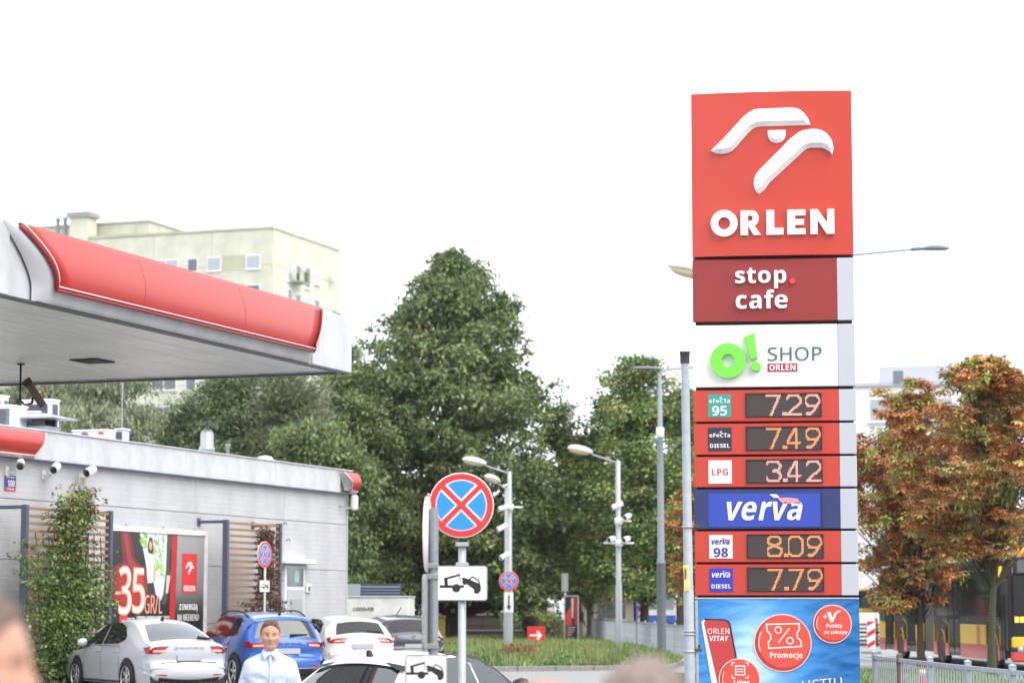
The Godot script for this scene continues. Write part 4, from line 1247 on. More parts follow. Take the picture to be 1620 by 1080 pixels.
	var plates := [[2, teal], [3, coal], [4, M.sign_white], [6, M.sign_white], [7, royal]]
	for p in plates:
		var q = rows[p[0]]
		var cy: float = (q[0] + q[1]) / 2
		box("grade_plate", Vector3(il, cy, 0.014), Vector3(sz, sz, 0.012), p[1], t, 0.002)
		var zz := 0.019
		match p[0]:
			2:
				efecta(t, Vector3(il, cy + sz * 0.21, zz), sz)
				words("95", Vector3(il, cy - sz * 0.21, zz), sz * 0.64, sz * 0.42, M.sign_white, t)
			3:
				efecta(t, Vector3(il, cy + sz * 0.17, zz), sz)
				words("DIESEL", Vector3(il, cy - sz * 0.28, zz), sz * 0.84, sz * 0.17, M.sign_white, t)
			4: words("LPG", Vector3(il, cy, zz), sz * 0.7, sz * 0.27, mat("rose_print", rgb(0.5, 0.09, 0.09), 0.4), t)
			6:
				verva(t, Vector3(il, cy + sz * 0.2, zz), sz * 0.78, indigo)
				words("98", Vector3(il, cy - sz * 0.24, zz), sz * 0.62, sz * 0.4, indigo, t)
			7:
				verva(t, Vector3(il, cy + sz * 0.2, zz), sz * 0.78, M.sign_white)
				words("DIESEL", Vector3(il, cy - sz * 0.27, zz), sz * 0.82, sz * 0.17, M.sign_white, t)
	# verva light box
	var vy := 2.911
	box("light_box", Vector3(-0.121, vy, 0.014), Vector3(1.407, 0.421, 0.014), mat("cobalt_panel", rgb(0.022, 0.055, 0.42), 0.25), t, 0.003)
	box("light_box_rim", Vector3(0.589, vy, 0.016), Vector3(0.014, 0.429, 0.03), M.gap_black, t)
	verva(t, Vector3(-0.121, 2.903, 0.021), 0.946, M.white_plastic)
	build_banner(t, l, r)

func efecta(t: Node3D, at: Vector3, sz: float):
	words("eFeCTa", at, sz * 0.88, sz * 0.17, M.sign_white, t)
	obj("flash", Bag.new().plate([Vector2(0, 0), Vector2(0.03, 0.005), Vector2(0.045, 0.026), Vector2(0.018, 0.018)], 0.0, 0.006), M.sign_white, t, at + Vector3(-0.01, sz * 0.1, 0))

func verva(t: Node3D, at: Vector3, w: float, m: Material):
	words("verva", at, w, w * 0.245, m, t, 0.01, true, 0.24)
	var k := w / 119.0
	var p := func(l: Array) -> PackedVector2Array:
		var o := PackedVector2Array()
		for q in l: o.append(Vector2((q[0] - 1210.0) * k, (808.0 - q[1]) * k))
		return o
	obj("flag", Bag.new().plate(p.call([[1218, 781.5], [1229, 782], [1234, 786.5], [1225, 787.5]]), 0.0, 0.01), m, t, at)
	obj("flag", Bag.new().plate(p.call([[1230, 787.5], [1248, 787], [1262, 789], [1269.5, 799.5], [1254, 796], [1240, 797.5]]), 0.0, 0.01), mat("flag_rose", rgb(0.72, 0.3, 0.32), 0.4) if not M.has("flag_rose") else M.flag_rose, t, at)

# a character of round diodes on a fine grid
func led_digit(t: Node3D, ch: String, at: Vector3, w: float, h: float, m: Material):
	var strokes := {
		"7": [[0, 1], [1, 1], [0.38, 0]], "2": [[0.02, 0.78], [0.2, 0.97], [0.8, 0.97], [1, 0.8], [0.98, 0.6], [0.05, 0.03], [1, 0.02]],
		"9": [[0.1, 0.06], [0.42, 0.06], [0.97, 0.6], [1, 0.75], [0.8, 0.98], [0.22, 0.98], [0.02, 0.8], [0.02, 0.6], [0.2, 0.44], [0.8, 0.44], [0.97, 0.6]],
		"4": [[0.88, 0.27], [0.0, 0.27], [0.6, 1], [0.66, 0.95], [0.66, 0]], "3": [[0.02, 0.85], [0.2, 0.98], [0.8, 0.98], [0.98, 0.8], [0.94, 0.6], [0.5, 0.52], [0.94, 0.44], [1, 0.2], [0.8, 0.02], [0.2, 0.02], [0.0, 0.18]],
		"8": [[0.5, 0.53], [0.08, 0.66], [0.08, 0.85], [0.26, 0.99], [0.74, 0.99], [0.92, 0.85], [0.92, 0.66], [0.5, 0.53], [0.02, 0.38], [0.0, 0.2], [0.2, 0.01], [0.8, 0.01], [1, 0.2], [0.98, 0.38], [0.5, 0.53]],
		"0": [[0.25, 0.99], [0.75, 0.99], [1, 0.78], [1, 0.22], [0.75, 0.01], [0.25, 0.01], [0, 0.22], [0, 0.78], [0.25, 0.99]], ".": [[0.5, 0.06], [0.66, 0.06]]}
	var cell := h / 17.0
	var b := Bag.new()
	var st = strokes[ch]
	for j in 18:
		for i in 13:
			var p := Vector2((i + 0.5) * cell, j * cell)
			var near := 1e9
			for k in st.size() - 1:
				var a0 := Vector2(st[k][0] * w, st[k][1] * h)
				var a1 := Vector2(st[k + 1][0] * w, st[k + 1][1] * h)
				near = minf(near, p.distance_to(Geometry2D.get_closest_point_to_segment(p, a0, a1)))
			if near < cell * (1.08 if ch != "." else 1.4): b.box(Vector3(p.x - w / 2, p.y - h / 2, 0.004), Vector3(cell * 0.8, cell * 0.8, 0.008))
	obj("led_figure", b, m, t, at)

# ---------- vinyl banner at the foot: printed blue, slightly rippled ----------
func build_banner(t: Node3D, l: float, r: float):
	var y1 := 1.806
	var y0 := 0.12
	var im := Image.create(128, 128, false, Image.FORMAT_RGB8)
	for y in 128:   # the print itself runs from deep blue at the rim to pale blue behind the badges
		for x in 128:
			var u := x / 127.0
			var v := y / 127.0
			var d := Vector2((u - 0.36) * 1.3, (v - 0.42) * 0.8).length()
			var c := Color(0.72, 0.87, 0.98).lerp(Color(0.26, 0.56, 0.85), smoothstep(0.04, 0.42, d)).lerp(Color(0.12, 0.42, 0.68), smoothstep(0.32, 0.7, d))
			im.set_pixel(x, y, c)
	var wrinkle := FastNoiseLite.new()
	wrinkle.seed = 3
	wrinkle.frequency = 1.1
	wrinkle.fractal_type = FastNoiseLite.FRACTAL_RIDGED
	wrinkle.fractal_octaves = 3
	var st := SurfaceTool.new()
	st.begin(Mesh.PRIMITIVE_TRIANGLES)
	var nx := 90
	var ny := 80
	var pt := func(i: int, j: int) -> Vector3:
		var x := lerpf(l + 0.02, r - 0.0, i / float(nx))
		var y := lerpf(y0, y1, j / float(ny))
		return Vector3(x, y, 0.03 + 0.014 * wrinkle.get_noise_2d(x * 0.7 + y * 1.6, y * 2.2 - x * 0.9))
	for j in ny:
		for i in nx:
			for k in [[0, 0], [1, 1], [1, 0], [0, 0], [0, 1], [1, 1]]:
				st.set_uv(Vector2((i + k[0]) / float(nx), 1.0 - (j + k[1]) / float(ny)))
				st.add_vertex(pt.call(i + k[0], j + k[1]))
	st.index()
	st.generate_normals()
	obj("banner_sheet", st.commit(), print_mat("banner_print", im, 0.32), t)
	box("banner_rail", Vector3((l + r) / 2, y1 + 0.008, 0.02), Vector3(r - l, 0.016, 0.04), M.grey_strip, t)
	box("banner_backing", Vector3((l + r) / 2, (y0 + y1) / 2, -0.02), Vector3(r - l - 0.03, y1 - y0, 0.06), M.slate_metal, t)
	var z := 0.046
	var coral := mat("coral_print", rgb(0.72, 0.075, 0.045), 0.35)
	var coral_d := mat("coral_dark_print", rgb(0.45, 0.035, 0.035), 0.35)
	var halo := mat("halo_print", rgb(0.8, 0.6, 0.62), 0.35)
	# telephone
	var off := 0.006
	obj("printed_phone", Bag.new().plate([Vector2(-0.92, 1.516), Vector2(-0.908, 1.547), Vector2(-0.884, 1.563), Vector2(-0.63, 1.551), Vector2(-0.582, 1.532), Vector2(-0.559, 1.485), Vector2(-0.386, 0.531), Vector2(-0.39, 0.22), Vector2(-0.706, 0.22)], 0.03, z), M.black, t)
	obj("printed_phone", Bag.new().plate([Vector2(-0.924, 1.516), Vector2(-0.896, 1.551), Vector2(-0.86, 1.532), Vector2(-0.686, 0.687), Vector2(-0.627, 0.22), Vector2(-0.714, 0.22)], 0.03, z + off * 0.4), M.sign_white, t)
	obj("printed_screen", Bag.new().plate([Vector2(-0.892, 1.508), Vector2(-0.876, 1.536), Vector2(-0.837, 1.543), Vector2(-0.638, 1.536), Vector2(-0.598, 1.516), Vector2(-0.579, 1.477), Vector2(-0.402, 0.516), Vector2(-0.405, 0.236), Vector2(-0.627, 0.236), Vector2(-0.694, 0.609)], 0.03, z + off * 0.8), mat("phone_red_print", rgb(0.5, 0.045, 0.045), 0.35), t)
	words("ORLEN", Vector3(-0.711, 1.406, z + off * 0.7), 0.27, 0.068, M.sign_white, t, 0.004, false)
	words("VITAY", Vector3(-0.704, 1.316, z + off * 0.7), 0.238, 0.064, M.sign_white, t, 0.004, true, 0.15)
	# badges: centre, radius
	var badge := [[0.086, 1.261, 0.346], [0.705, 1.496, 0.227], [-0.455, 0.812, 0.246]]
	for i in 3:
		var c = badge[i]
		var zz := z + off * (1.0 if i < 2 else 2.0)
		obj("printed_badge", Bag.new().plate(oval(c[0], c[1], c[2] + 0.012, c[2] + 0.012, 40), 0.03, zz), halo, t)
		obj("printed_badge", Bag.new().plate(oval(c[0], c[1], c[2], c[2], 40), 0.03, zz + 0.002), coral_d, t)
		obj("printed_badge", Bag.new().plate(oval(c[0] + c[2] * 0.045, c[1] + c[2] * 0.05, c[2] * 0.94, c[2] * 0.94, 40), 0.03, zz + 0.004), coral, t)
		var arc := []
		for k in 7: arc.append(Vector2(c[0] + cos(2.7 + k * 0.13) * c[2] * 0.86, c[1] + sin(2.7 + k * 0.13) * c[2] * 0.86))
		obj("printed_gleam", Bag.new().stroke(arc, c[2] * 0.035, 0.03, zz + 0.006), halo, t)
	var top := z + off + 0.007
	# ticket with a per cent sign
	obj("printed_ticket", Bag.new().stroke([Vector2(-0.114, 1.489), Vector2(0.291, 1.5), Vector2(0.294, 1.43), Vector2(0.266, 1.383), Vector2(0.269, 1.328), Vector2(0.312, 1.281), Vector2(0.319, 1.218), Vector2(-0.086, 1.195), Vector2(-0.093, 1.265), Vector2(-0.06, 1.316), Vector2(-0.068, 1.367), Vector2(-0.107, 1.414)], 0.016, 0.03, top, true), M.sign_white, t)
	for c in [[0.032, 1.422], [0.177, 1.289]]:
		obj("printed_per_cent", Bag.new().ring(oval(c[0], c[1], 0.046, 0.046, 24), oval(c[0], c[1], 0.032, 0.032, 24), 0.03, top), M.sign_white, t)
	obj("printed_per_cent", Bag.new().stroke([Vector2(0.034, 1.269), Vector2(0.167, 1.438)], 0.014, 0.03, top), M.sign_white, t)
	words("Promocje", Vector3(0.128, 1.101, z + off), 0.405, 0.095, M.sign_white, t, 0.007)
	words("+", Vector3(0.614, 1.587, z + off), 0.052, 0.052, M.sign_white, t, 0.007)
	obj("printed_tick", Bag.new().plate([Vector2(0.639, 1.641), Vector2(0.683, 1.645), Vector2(0.706, 1.571), Vector2(0.73, 1.63), Vector2(0.77, 1.657), Vector2(0.814, 1.665), Vector2(0.794, 1.645), Vector2(0.758, 1.626), Vector2(0.713, 1.52), Vector2(0.677, 1.516)], 0.03, top), M.sign_white, t)
	words("Punkty", Vector3(0.728, 1.469, z + off), 0.199, 0.065, M.sign_white, t, 0.007)
	words("za zakupy", Vector3(0.743, 1.391, z + off), 0.286, 0.059, M.sign_white, t, 0.007)
	# code scanner symbol: corner marks round a small card
	var cc := Vector2(-0.446, 0.921)
	for q in [[-1, -1], [1, -1], [1, 1], [-1, 1]]:
		var e := Vector2(q[0] * 0.1, q[1] * 0.095)
		obj("printed_corner", Bag.new().stroke([cc + e - Vector2(q[0] * 0.032, 0), cc + e, cc + e - Vector2(0, q[1] * 0.032)], 0.012, 0.03, top + off), M.sign_white, t)
	obj("printed_card", Bag.new().stroke([cc + Vector2(-0.055, -0.055), cc + Vector2(0.055, -0.055), cc + Vector2(0.055, 0.055), cc + Vector2(-0.055, 0.055)], 0.014, 0.03, top + off, true), M.sign_white, t)
	for k in 2: obj("printed_card", Bag.new().stroke([cc + Vector2(-0.03, 0.014 - k * 0.03), cc + Vector2(0.03, 0.014 - k * 0.03)], 0.012, 0.03, top + off), M.sign_white, t)
	words("Łatwe", Vector3(-0.431, 0.773, z + off * 2), 0.199, 0.064, M.sign_white, t, 0.008)
	var low := words("USTIU", Vector3(0.567, 0.761, z), 0.493, 0.111, M.sign_white, t, 0.006, false)
	low.rotation_degrees.z = 5.0

# ---------- trees ----------
func build_trees():
	var lind := [rgb(0.157, 0.217, 0.089), rgb(0.125, 0.173, 0.073), rgb(0.205, 0.270, 0.107), rgb(0.173, 0.223, 0.097), rgb(0.267, 0.325, 0.150)]
	tree("lime_tree", "large dense dark green tree rising in a cone beside the canopy end", Vector3(-2.687, 0, -110), [Vector2(1.6, 4.4), Vector2(3.4, 5.6), Vector2(6.3, 6.1), Vector2(9.1, 5.7), Vector2(12.0, 4.7), Vector2(14.3, 3.5), Vector2(15.6, 2.5), Vector2(16.7, 1.3), Vector2(17.8, 0.35)], {"seed": 21, "bark": M.bark, "cols": lind, "clusters": 2300, "sprigs": 10, "cluster": 0.5, "bough": 0.95, "per_bough": 5, "leaf": 0.19, "sprig": 0.32, "leaves": 7, "trunk": 0.36, "trunk_top": 15.5, "lumpy": 0.4, "gaps": -0.4, "limbs": 90, "rise": 0.55, "fill": 0.42})
	var mid := [rgb(0.177, 0.265, 0.089), rgb(0.147, 0.224, 0.082), rgb(0.252, 0.347, 0.125), rgb(0.206, 0.290, 0.104), rgb(0.295, 0.322, 0.112)]
	tree("maple_tree", "tall loose yellow green tree behind the grey lamp post by the pylon", Vector3(5.866, 0, -108), [Vector2(2.2, 2.2), Vector2(3.5, 3.0), Vector2(6.0, 3.3), Vector2(8.5, 3.4), Vector2(10.2, 2.9), Vector2(11.3, 2.2), Vector2(12.1, 1.3), Vector2(12.6, 0.6)], {"seed": 33, "bark": M.bark, "cols": mid, "clusters": 900, "sprigs": 10, "cluster": 0.55, "per_bough": 4, "bough": 0.8, "leaf": 0.2, "sprig": 0.34, "trunk": 0.22, "lumpy": 0.45, "gaps": -0.16, "limbs": 60, "fill": 0.5})
	tree("maple_tree", "lower bushy green tree between the dark cone tree and the lamp", Vector3(3.768, 0, -116), [Vector2(2.0, 1.8), Vector2(3.5, 2.6), Vector2(6.0, 2.6), Vector2(8.2, 1.6), Vector2(9.3, 0.4)], {"seed": 41, "bark": M.bark_pale, "cols": mid, "clusters": 420, "sprigs": 10, "cluster": 0.55, "per_bough": 5, "bough": 0.85, "leaf": 0.2, "sprig": 0.34, "trunk": 0.2, "lumpy": 0.7, "gaps": -0.18, "limbs": 40})
	tree("maple_tree", "green tree cut by the pylon edge beyond the tall double street lamp", Vector3(8.915, 0, -128), [Vector2(2.5, 1.6), Vector2(4.5, 2.4), Vector2(8.0, 2.6), Vector2(11.5, 1.8), Vector2(14.0, 0.4)], {"seed": 47, "bark": M.bark, "cols": mid, "clusters": 380, "sprigs": 10, "cluster": 0.55, "per_bough": 5, "bough": 0.85, "leaf": 0.24, "sprig": 0.4, "trunk": 0.2, "lumpy": 0.7, "gaps": -0.15, "limbs": 40})
	# grey green trees behind the shop
	var grey := [rgb(0.269, 0.315, 0.198), rgb(0.341, 0.389, 0.261), rgb(0.206, 0.245, 0.141), rgb(0.296, 0.325, 0.215)]
	var low := [Vector2(1.5, 2.0), Vector2(4.0, 2.9), Vector2(7.0, 3.0), Vector2(10.0, 2.4), Vector2(12.4, 0.6)]
	tree("willow_tree", "grey green drooping tree behind the small roof junction box", Vector3(-16.428, 0, -98), low, {"seed": 51, "bark": M.bark, "cols": grey, "clusters": 900, "sprigs": 10, "cluster": 0.55, "per_bough": 5, "bough": 0.85, "leaf": 0.2, "sprig": 0.34, "slim": 0.3, "droop": 1.2, "trunk": 0.16, "lumpy": 0.7, "gaps": -0.14, "limbs": 60})
	tree("willow_tree", "sparse grey leaved tree seen above the tall roof cabinets", Vector3(-19.882, 0, -102), low, {"seed": 52, "bark": M.bark, "cols": grey, "clusters": 620, "sprigs": 10, "cluster": 0.55, "per_bough": 5, "bough": 0.85, "leaf": 0.22, "sprig": 0.36, "slim": 0.3, "droop": 1.2, "trunk": 0.16, "lumpy": 0.7, "gaps": -0.1, "limbs": 60})
	tree("willow_tree", "fresh green slender tree below the windows of the flats", Vector3(-14.65, 0, -104), [Vector2(1.5, 1.2), Vector2(4.5, 1.8), Vector2(7.0, 1.6), Vector2(9.2, 0.8), Vector2(10.6, 0.2)], {"seed": 53, "bark": M.bark_pale, "cols": [rgb(0.194, 0.314, 0.135), rgb(0.254, 0.377, 0.179), rgb(0.149, 0.235, 0.105)], "clusters": 420, "sprigs": 10, "cluster": 0.55, "per_bough": 5, "bough": 0.85, "leaf": 0.18, "sprig": 0.32, "slim": 0.5, "trunk": 0.12, "lumpy": 0.6, "gaps": -0.2, "limbs": 40})
	tree("willow_tree", "full olive green tree behind the steel roof flue", Vector3(-12.127, 0, -101), [Vector2(1.5, 2.2), Vector2(4.0, 2.9), Vector2(7.0, 2.9), Vector2(9.5, 2.3), Vector2(11.4, 0.9), Vector2(11.9, 0.2)], {"seed": 54, "bark": M.bark, "cols": [rgb(0.172, 0.235, 0.113), rgb(0.224, 0.283, 0.149), rgb(0.135, 0.188, 0.090)], "clusters": 950, "sprigs": 10, "cluster": 0.55, "per_bough": 5, "bough": 0.85, "leaf": 0.19, "sprig": 0.34, "slim": 0.45, "trunk": 0.18, "lumpy": 0.6, "gaps": -0.25, "limbs": 50})
	tree("dying_tree", "pale grey half bare tree of dense fine twigs near the canopy corner", Vector3(-9.304, 0, -100), [Vector2(1.5, 1.6), Vector2(4.0, 2.2), Vector2(7.5, 2.4), Vector2(9.8, 2.0), Vector2(11.4, 0.8), Vector2(12.0, 0.2)], {"seed": 55, "bark": M.bark_pale, "leaf_mat": M.leaf_dry, "cols": [rgb(0.221, 0.247, 0.146), rgb(0.265, 0.299, 0.185), rgb(0.166, 0.208, 0.098)], "clusters": 560, "sprigs": 10, "cluster": 0.55, "per_bough": 5, "bough": 0.85, "leaf": 0.3, "sprig": 0.4, "slim": 0.12, "trunk": 0.18, "lumpy": 0.6, "gaps": -0.3, "limbs": 330})
	tree("willow_tree", "grey green treetop peeping out past the canopy corner", Vector3(-8.561, 0, -122), [Vector2(1.5, 2.0), Vector2(5.0, 2.7), Vector2(9.0, 2.6), Vector2(12.5, 1.8), Vector2(14.6, 0.4)], {"seed": 56, "bark": M.bark, "cols": grey, "clusters": 430, "sprigs": 10, "cluster": 0.55, "per_bough": 5, "bough": 0.85, "leaf": 0.22, "sprig": 0.36, "slim": 0.35, "droop": 0.6, "trunk": 0.2, "lumpy": 0.5, "gaps": -0.25, "limbs": 50})
	tree("maple_tree", "fresh green tree rising between the canopy corner and the big cone tree", Vector3(-6.887, 0, -106), [Vector2(1.5, 2.2), Vector2(4.0, 3.0), Vector2(7.0, 3.0), Vector2(9.5, 2.4), Vector2(11.2, 1.4), Vector2(12.0, 0.4)], {"seed": 57, "bark": M.bark, "cols": lind, "clusters": 900, "sprigs": 10, "cluster": 0.55, "per_bough": 5, "bough": 0.85, "leaf": 0.19, "sprig": 0.32, "trunk": 0.2, "lumpy": 0.4, "gaps": -0.3, "limbs": 50})
	tree("maple_tree", "low dark green tree behind the far end of the shop roof", Vector3(-8.017, 0, -97), [Vector2(1.5, 1.8), Vector2(3.5, 2.5), Vector2(6.0, 2.5), Vector2(8.0, 1.6), Vector2(9.0, 0.4)], {"seed": 58, "bark": M.bark, "cols": lind, "clusters": 560, "sprigs": 10, "cluster": 0.55, "per_bough": 5, "bough": 0.85, "leaf": 0.19, "sprig": 0.32, "trunk": 0.16, "lumpy": 0.4, "gaps": -0.3, "limbs": 40})
	# rusty chestnuts by the road
	var rust := [rgb(0.399, 0.183, 0.079), rgb(0.472, 0.240, 0.094), rgb(0.325, 0.177, 0.079), rgb(0.443, 0.320, 0.115), rgb(0.370, 0.351, 0.123), rgb(0.531, 0.224, 0.086)]
	var chest := {"leaf_mat": M.leaf_dry, "cols": rust, "palmate": true, "sprigs": 11, "leaf": 0.16, "sprig": 0.24, "slim": 0.5, "droop": 0.6, "bough": 0.48, "per_bough": 4, "fill": 0.6, "gap_size": 0.8, "lumpy": 0.55}
	tree("chestnut_tree", "rust brown chestnut tree with dark trunk before the bus bellows", Vector3(11.098, 0, -66), [Vector2(1.7, 0.7), Vector2(2.4, 1.5), Vector2(3.8, 2.05), Vector2(5.4, 1.95), Vector2(6.6, 1.65), Vector2(7.4, 1.2), Vector2(8.2, 0.45)], chest.merged({"seed": 61, "bark": M.bark, "clusters": 620, "cluster": 0.32, "trunk": 0.1, "trunk_top": 6.6, "gaps": -0.02, "shift": -0.9, "limbs": 140, "group": "rusty chestnuts along the road"}))
	tree("chestnut_tree", "rust brown chestnut with mossy green trunk before the bus front", Vector3(11.229, 0, -57), [Vector2(2.9, 0.9), Vector2(3.4, 1.85), Vector2(4.5, 2.25), Vector2(5.7, 2.1), Vector2(6.5, 1.7), Vector2(7.1, 1.1), Vector2(7.6, 0.4)], chest.merged({"seed": 62, "bark": M.bark_green, "clusters": 620, "cluster": 0.32, "trunk": 0.1, "trunk_top": 6.4, "gaps": 0.0, "limbs": 140, "cols": [rgb(0.349, 0.161, 0.060), rgb(0.437, 0.228, 0.085), rgb(0.420, 0.322, 0.103), rgb(0.384, 0.397, 0.119), rgb(0.281, 0.170, 0.068)], "group": "rusty chestnuts along the road"}))
	tree("chestnut_tree", "small brown and orange chestnut just beside the grey pylon pole", Vector3(6.287, 0, -84), [Vector2(1.5, 0.5), Vector2(2.2, 1.0), Vector2(3.6, 1.25), Vector2(5.0, 0.9), Vector2(6.0, 0.3)], chest.merged({"seed": 63, "bark": M.bark, "clusters": 190, "cluster": 0.38, "trunk": 0.07, "trunk_top": 5.0, "gaps": -0.25, "limbs": 30, "cols": [rgb(0.320, 0.152, 0.048), rgb(0.416, 0.240, 0.080), rgb(0.352, 0.288, 0.096), rgb(0.240, 0.176, 0.064)], "group": "rusty chestnuts along the road"}))
	# lime green fresh shoots among the rust
	rng.seed = 77
	for t in get_children():
		if not String(t.name).begins_with("chestnut_tree"): continue
		var xf := []
		var tint := []
		var crown: MultiMeshInstance3D = t.get_node("crown")
		var buf := crown.multimesh.buffer
		var n := crown.multimesh.instance_count
		for k in 80:
			var i := rng.randi() % n
			var c := Vector3(buf[i * 16 + 3], buf[i * 16 + 7], buf[i * 16 + 11])
			c += Vector3(c.x, 0, c.z).normalized() * 0.12
			for q in rng.randi_range(2, 6):
				xf.append(Transform3D(Basis(Vector3.UP, rnd(0, TAU)).scaled(Vector3.ONE * rnd(0.7, 1.2)), c + rdir() * 0.12))
				var v := rnd(0.8, 1.25)
				tint.append(Color(0.33 * v, 0.42 * v, 0.11 * v))
		scatter("fresh_foliage", sprig(6, 0.13, 0.13, 0.5), M.leaf, xf, tint, t)
	# green trees further off along the road
	tree("maple_tree", "dark green tree beyond the road behind the bus roof", Vector3(24.326, 0, -120), [Vector2(2.0, 2.6), Vector2(5.0, 3.6), Vector2(8.5, 3.4), Vector2(11.0, 2.2), Vector2(13.0, 0.5)], {"seed": 71, "bark": M.bark, "cols": lind, "clusters": 520, "sprigs": 10, "cluster": 0.55, "per_bough": 5, "bough": 0.85, "leaf": 0.22, "sprig": 0.36, "trunk": 0.25, "lumpy": 0.6, "gaps": -0.2, "limbs": 40})
	tree("maple_tree", "low green tree behind the rear of the bus", Vector3(21.441, 0, -125), [Vector2(1.8, 1.9), Vector2(4.0, 2.8), Vector2(6.5, 2.6), Vector2(8.7, 1.4), Vector2(9.6, 0.3)], {"seed": 72, "bark": M.bark, "cols": lind, "clusters": 330, "sprigs": 10, "cluster": 0.55, "per_bough": 5, "bough": 0.85, "leaf": 0.22, "sprig": 0.36, "trunk": 0.2, "lumpy": 0.6, "gaps": -0.2, "limbs": 40})
	var deep := [rgb(0.092, 0.134, 0.061), rgb(0.119, 0.171, 0.068), rgb(0.157, 0.216, 0.087)]
	for i in 9:
		var px: float = [-7.894, -5.905, -2.651, -0.39, 1.865, 4.093, 6.003, 8.966, -10.552][i]
		var pz: float = [135, 142, 136, 150, 138, 150, 140, 150, 140][i]
		var l: String = ["dark bush behind the blue grey corrugated fence", "dark green park tree behind the tow truck plates", "dark green park tree behind the brown stone plinth", "dark green park tree beyond the thin lamp pair", "dark green park tree over the distant white van", "dark green park tree above the printed banner stand", "dark green park tree behind the railing start", "dark green park tree next to the pylon pole", "dark green park tree behind the far shop corner"][i]
		var k: float = [0.8, 1.0, 1.1, 1.0, 0.95, 1.1, 1.0, 1.1, 1.2][i]
		tree("park_tree", l, Vector3(px, 0, -pz), [Vector2(1.9 * k, 1.6 * k), Vector2(3.4 * k, 2.7 * k), Vector2(6.0 * k, 2.6 * k), Vector2(8.5 * k, 0.5)], {"seed": 80 + i, "bark": M.bark, "cols": deep, "clusters": 260, "sprigs": 9, "cluster": 0.9, "leaf": 0.26, "sprig": 0.42, "trunk": 0.2, "lumpy": 0.6, "gaps": -0.3, "limbs": 24, "group": "park trees beyond the island"})

# ---------- lamp posts and poles ----------
func ovoid(l: float, w: float, h: float, cut: float) -> Bag:   # lamp head lying along +x, flattened below the cut
	var b := Bag.new(true)
	var rows := 11
	var g := []
	for i in rows + 1:
		var a := PI * i / rows
		var row := []
		for k in 14:
			var p := TAU * k / 14
			row.append(Vector3(-cos(a) * l / 2, maxf(sin(a) * sin(p) * h / 2, -cut), sin(a) * cos(p) * w / 2))
		g.append(row)
	for i in rows:
		for k in 14: b.quad_out(g[i][k], g[i][(k + 1) % 14], g[i + 1][(k + 1) % 14], g[i + 1][k], g[i][k] + g[i + 1][(k + 1) % 14] + Vector3(0, 0.001, 0))
	return b

func lot_lamp(label: String, at: Vector3, h: float, turn: float, reach: float) -> Node3D:
	var t := thing("lot_lamp", label, "lamp post", at, turn, "white headed lamp posts of the station")
	obj("pole", Bag.new(true).lathe([[0.13, 0.0], [0.12, h * 0.35], [0.1, h * 0.36], [0.085, h], [0.0, h + 0.02]], 12), M.galvanised, t)
	obj("base_plate", Bag.new().box(Vector3(0, 0.1, 0), Vector3(0.36, 0.03, 0.36)), M.galvanised, t)
	obj("arm", Bag.new(true).tube([Vector3(0, h - 0.08, 0), Vector3(reach, h + reach * 0.26, 0)], 0.035, 8), M.galvanised, t)
	var hd := obj("lamp_head", ovoid(0.95, 0.42, 0.36, 0.05), M.lamp_head, t, Vector3(reach + 0.38, h + reach * 0.26 + 0.14, 0))
	hd.rotation_degrees.z = 12
	var bw := obj("lamp_bowl", ovoid(0.78, 0.36, 0.34, 0.5), M.lamp_bowl, hd, Vector3(0.02, -0.045, 0))
	bw.scale = Vector3(1, 0.75, 1)
	return t

func pole_camera(at: Vector3, aim: Vector3, label: String):
	var c := thing("pole_camera", label, "camera", at, 0.0, "security cameras on the lamp posts")
	aim = aim.normalized()
	obj("housing", Bag.new(true).tube([-aim * 0.2, aim * 0.16], 0.085, 10), M.white_plastic, c)
	obj("lens_face", Bag.new(true).tube([aim * 0.155, aim * 0.168], 0.068, 10), M.black, c)
	obj("sun_shield", Bag.new(true).tube([-aim * 0.2 + Vector3.UP * 0.02, aim * 0.22 + Vector3.UP * 0.02], 0.097, 10, false), M.white_plastic, c)

func cross_arm(at: Vector3, l: float, label: String):
	var t := thing("camera_bracket", label, "bracket", at, 0.0, "camera brackets on the lamp posts")
	obj("collar", Bag.new(true).lathe([[0.12, -0.12], [0.15, -0.1], [0.15, 0.1], [0.12, 0.12]], 10), M.white_plastic, t)
	box("arm", Vector3(l / 2 if l < 1.0 else 0.0, 0, 0.05), Vector3(l, 0.07, 0.06), M.white_plastic, t, 0.01)

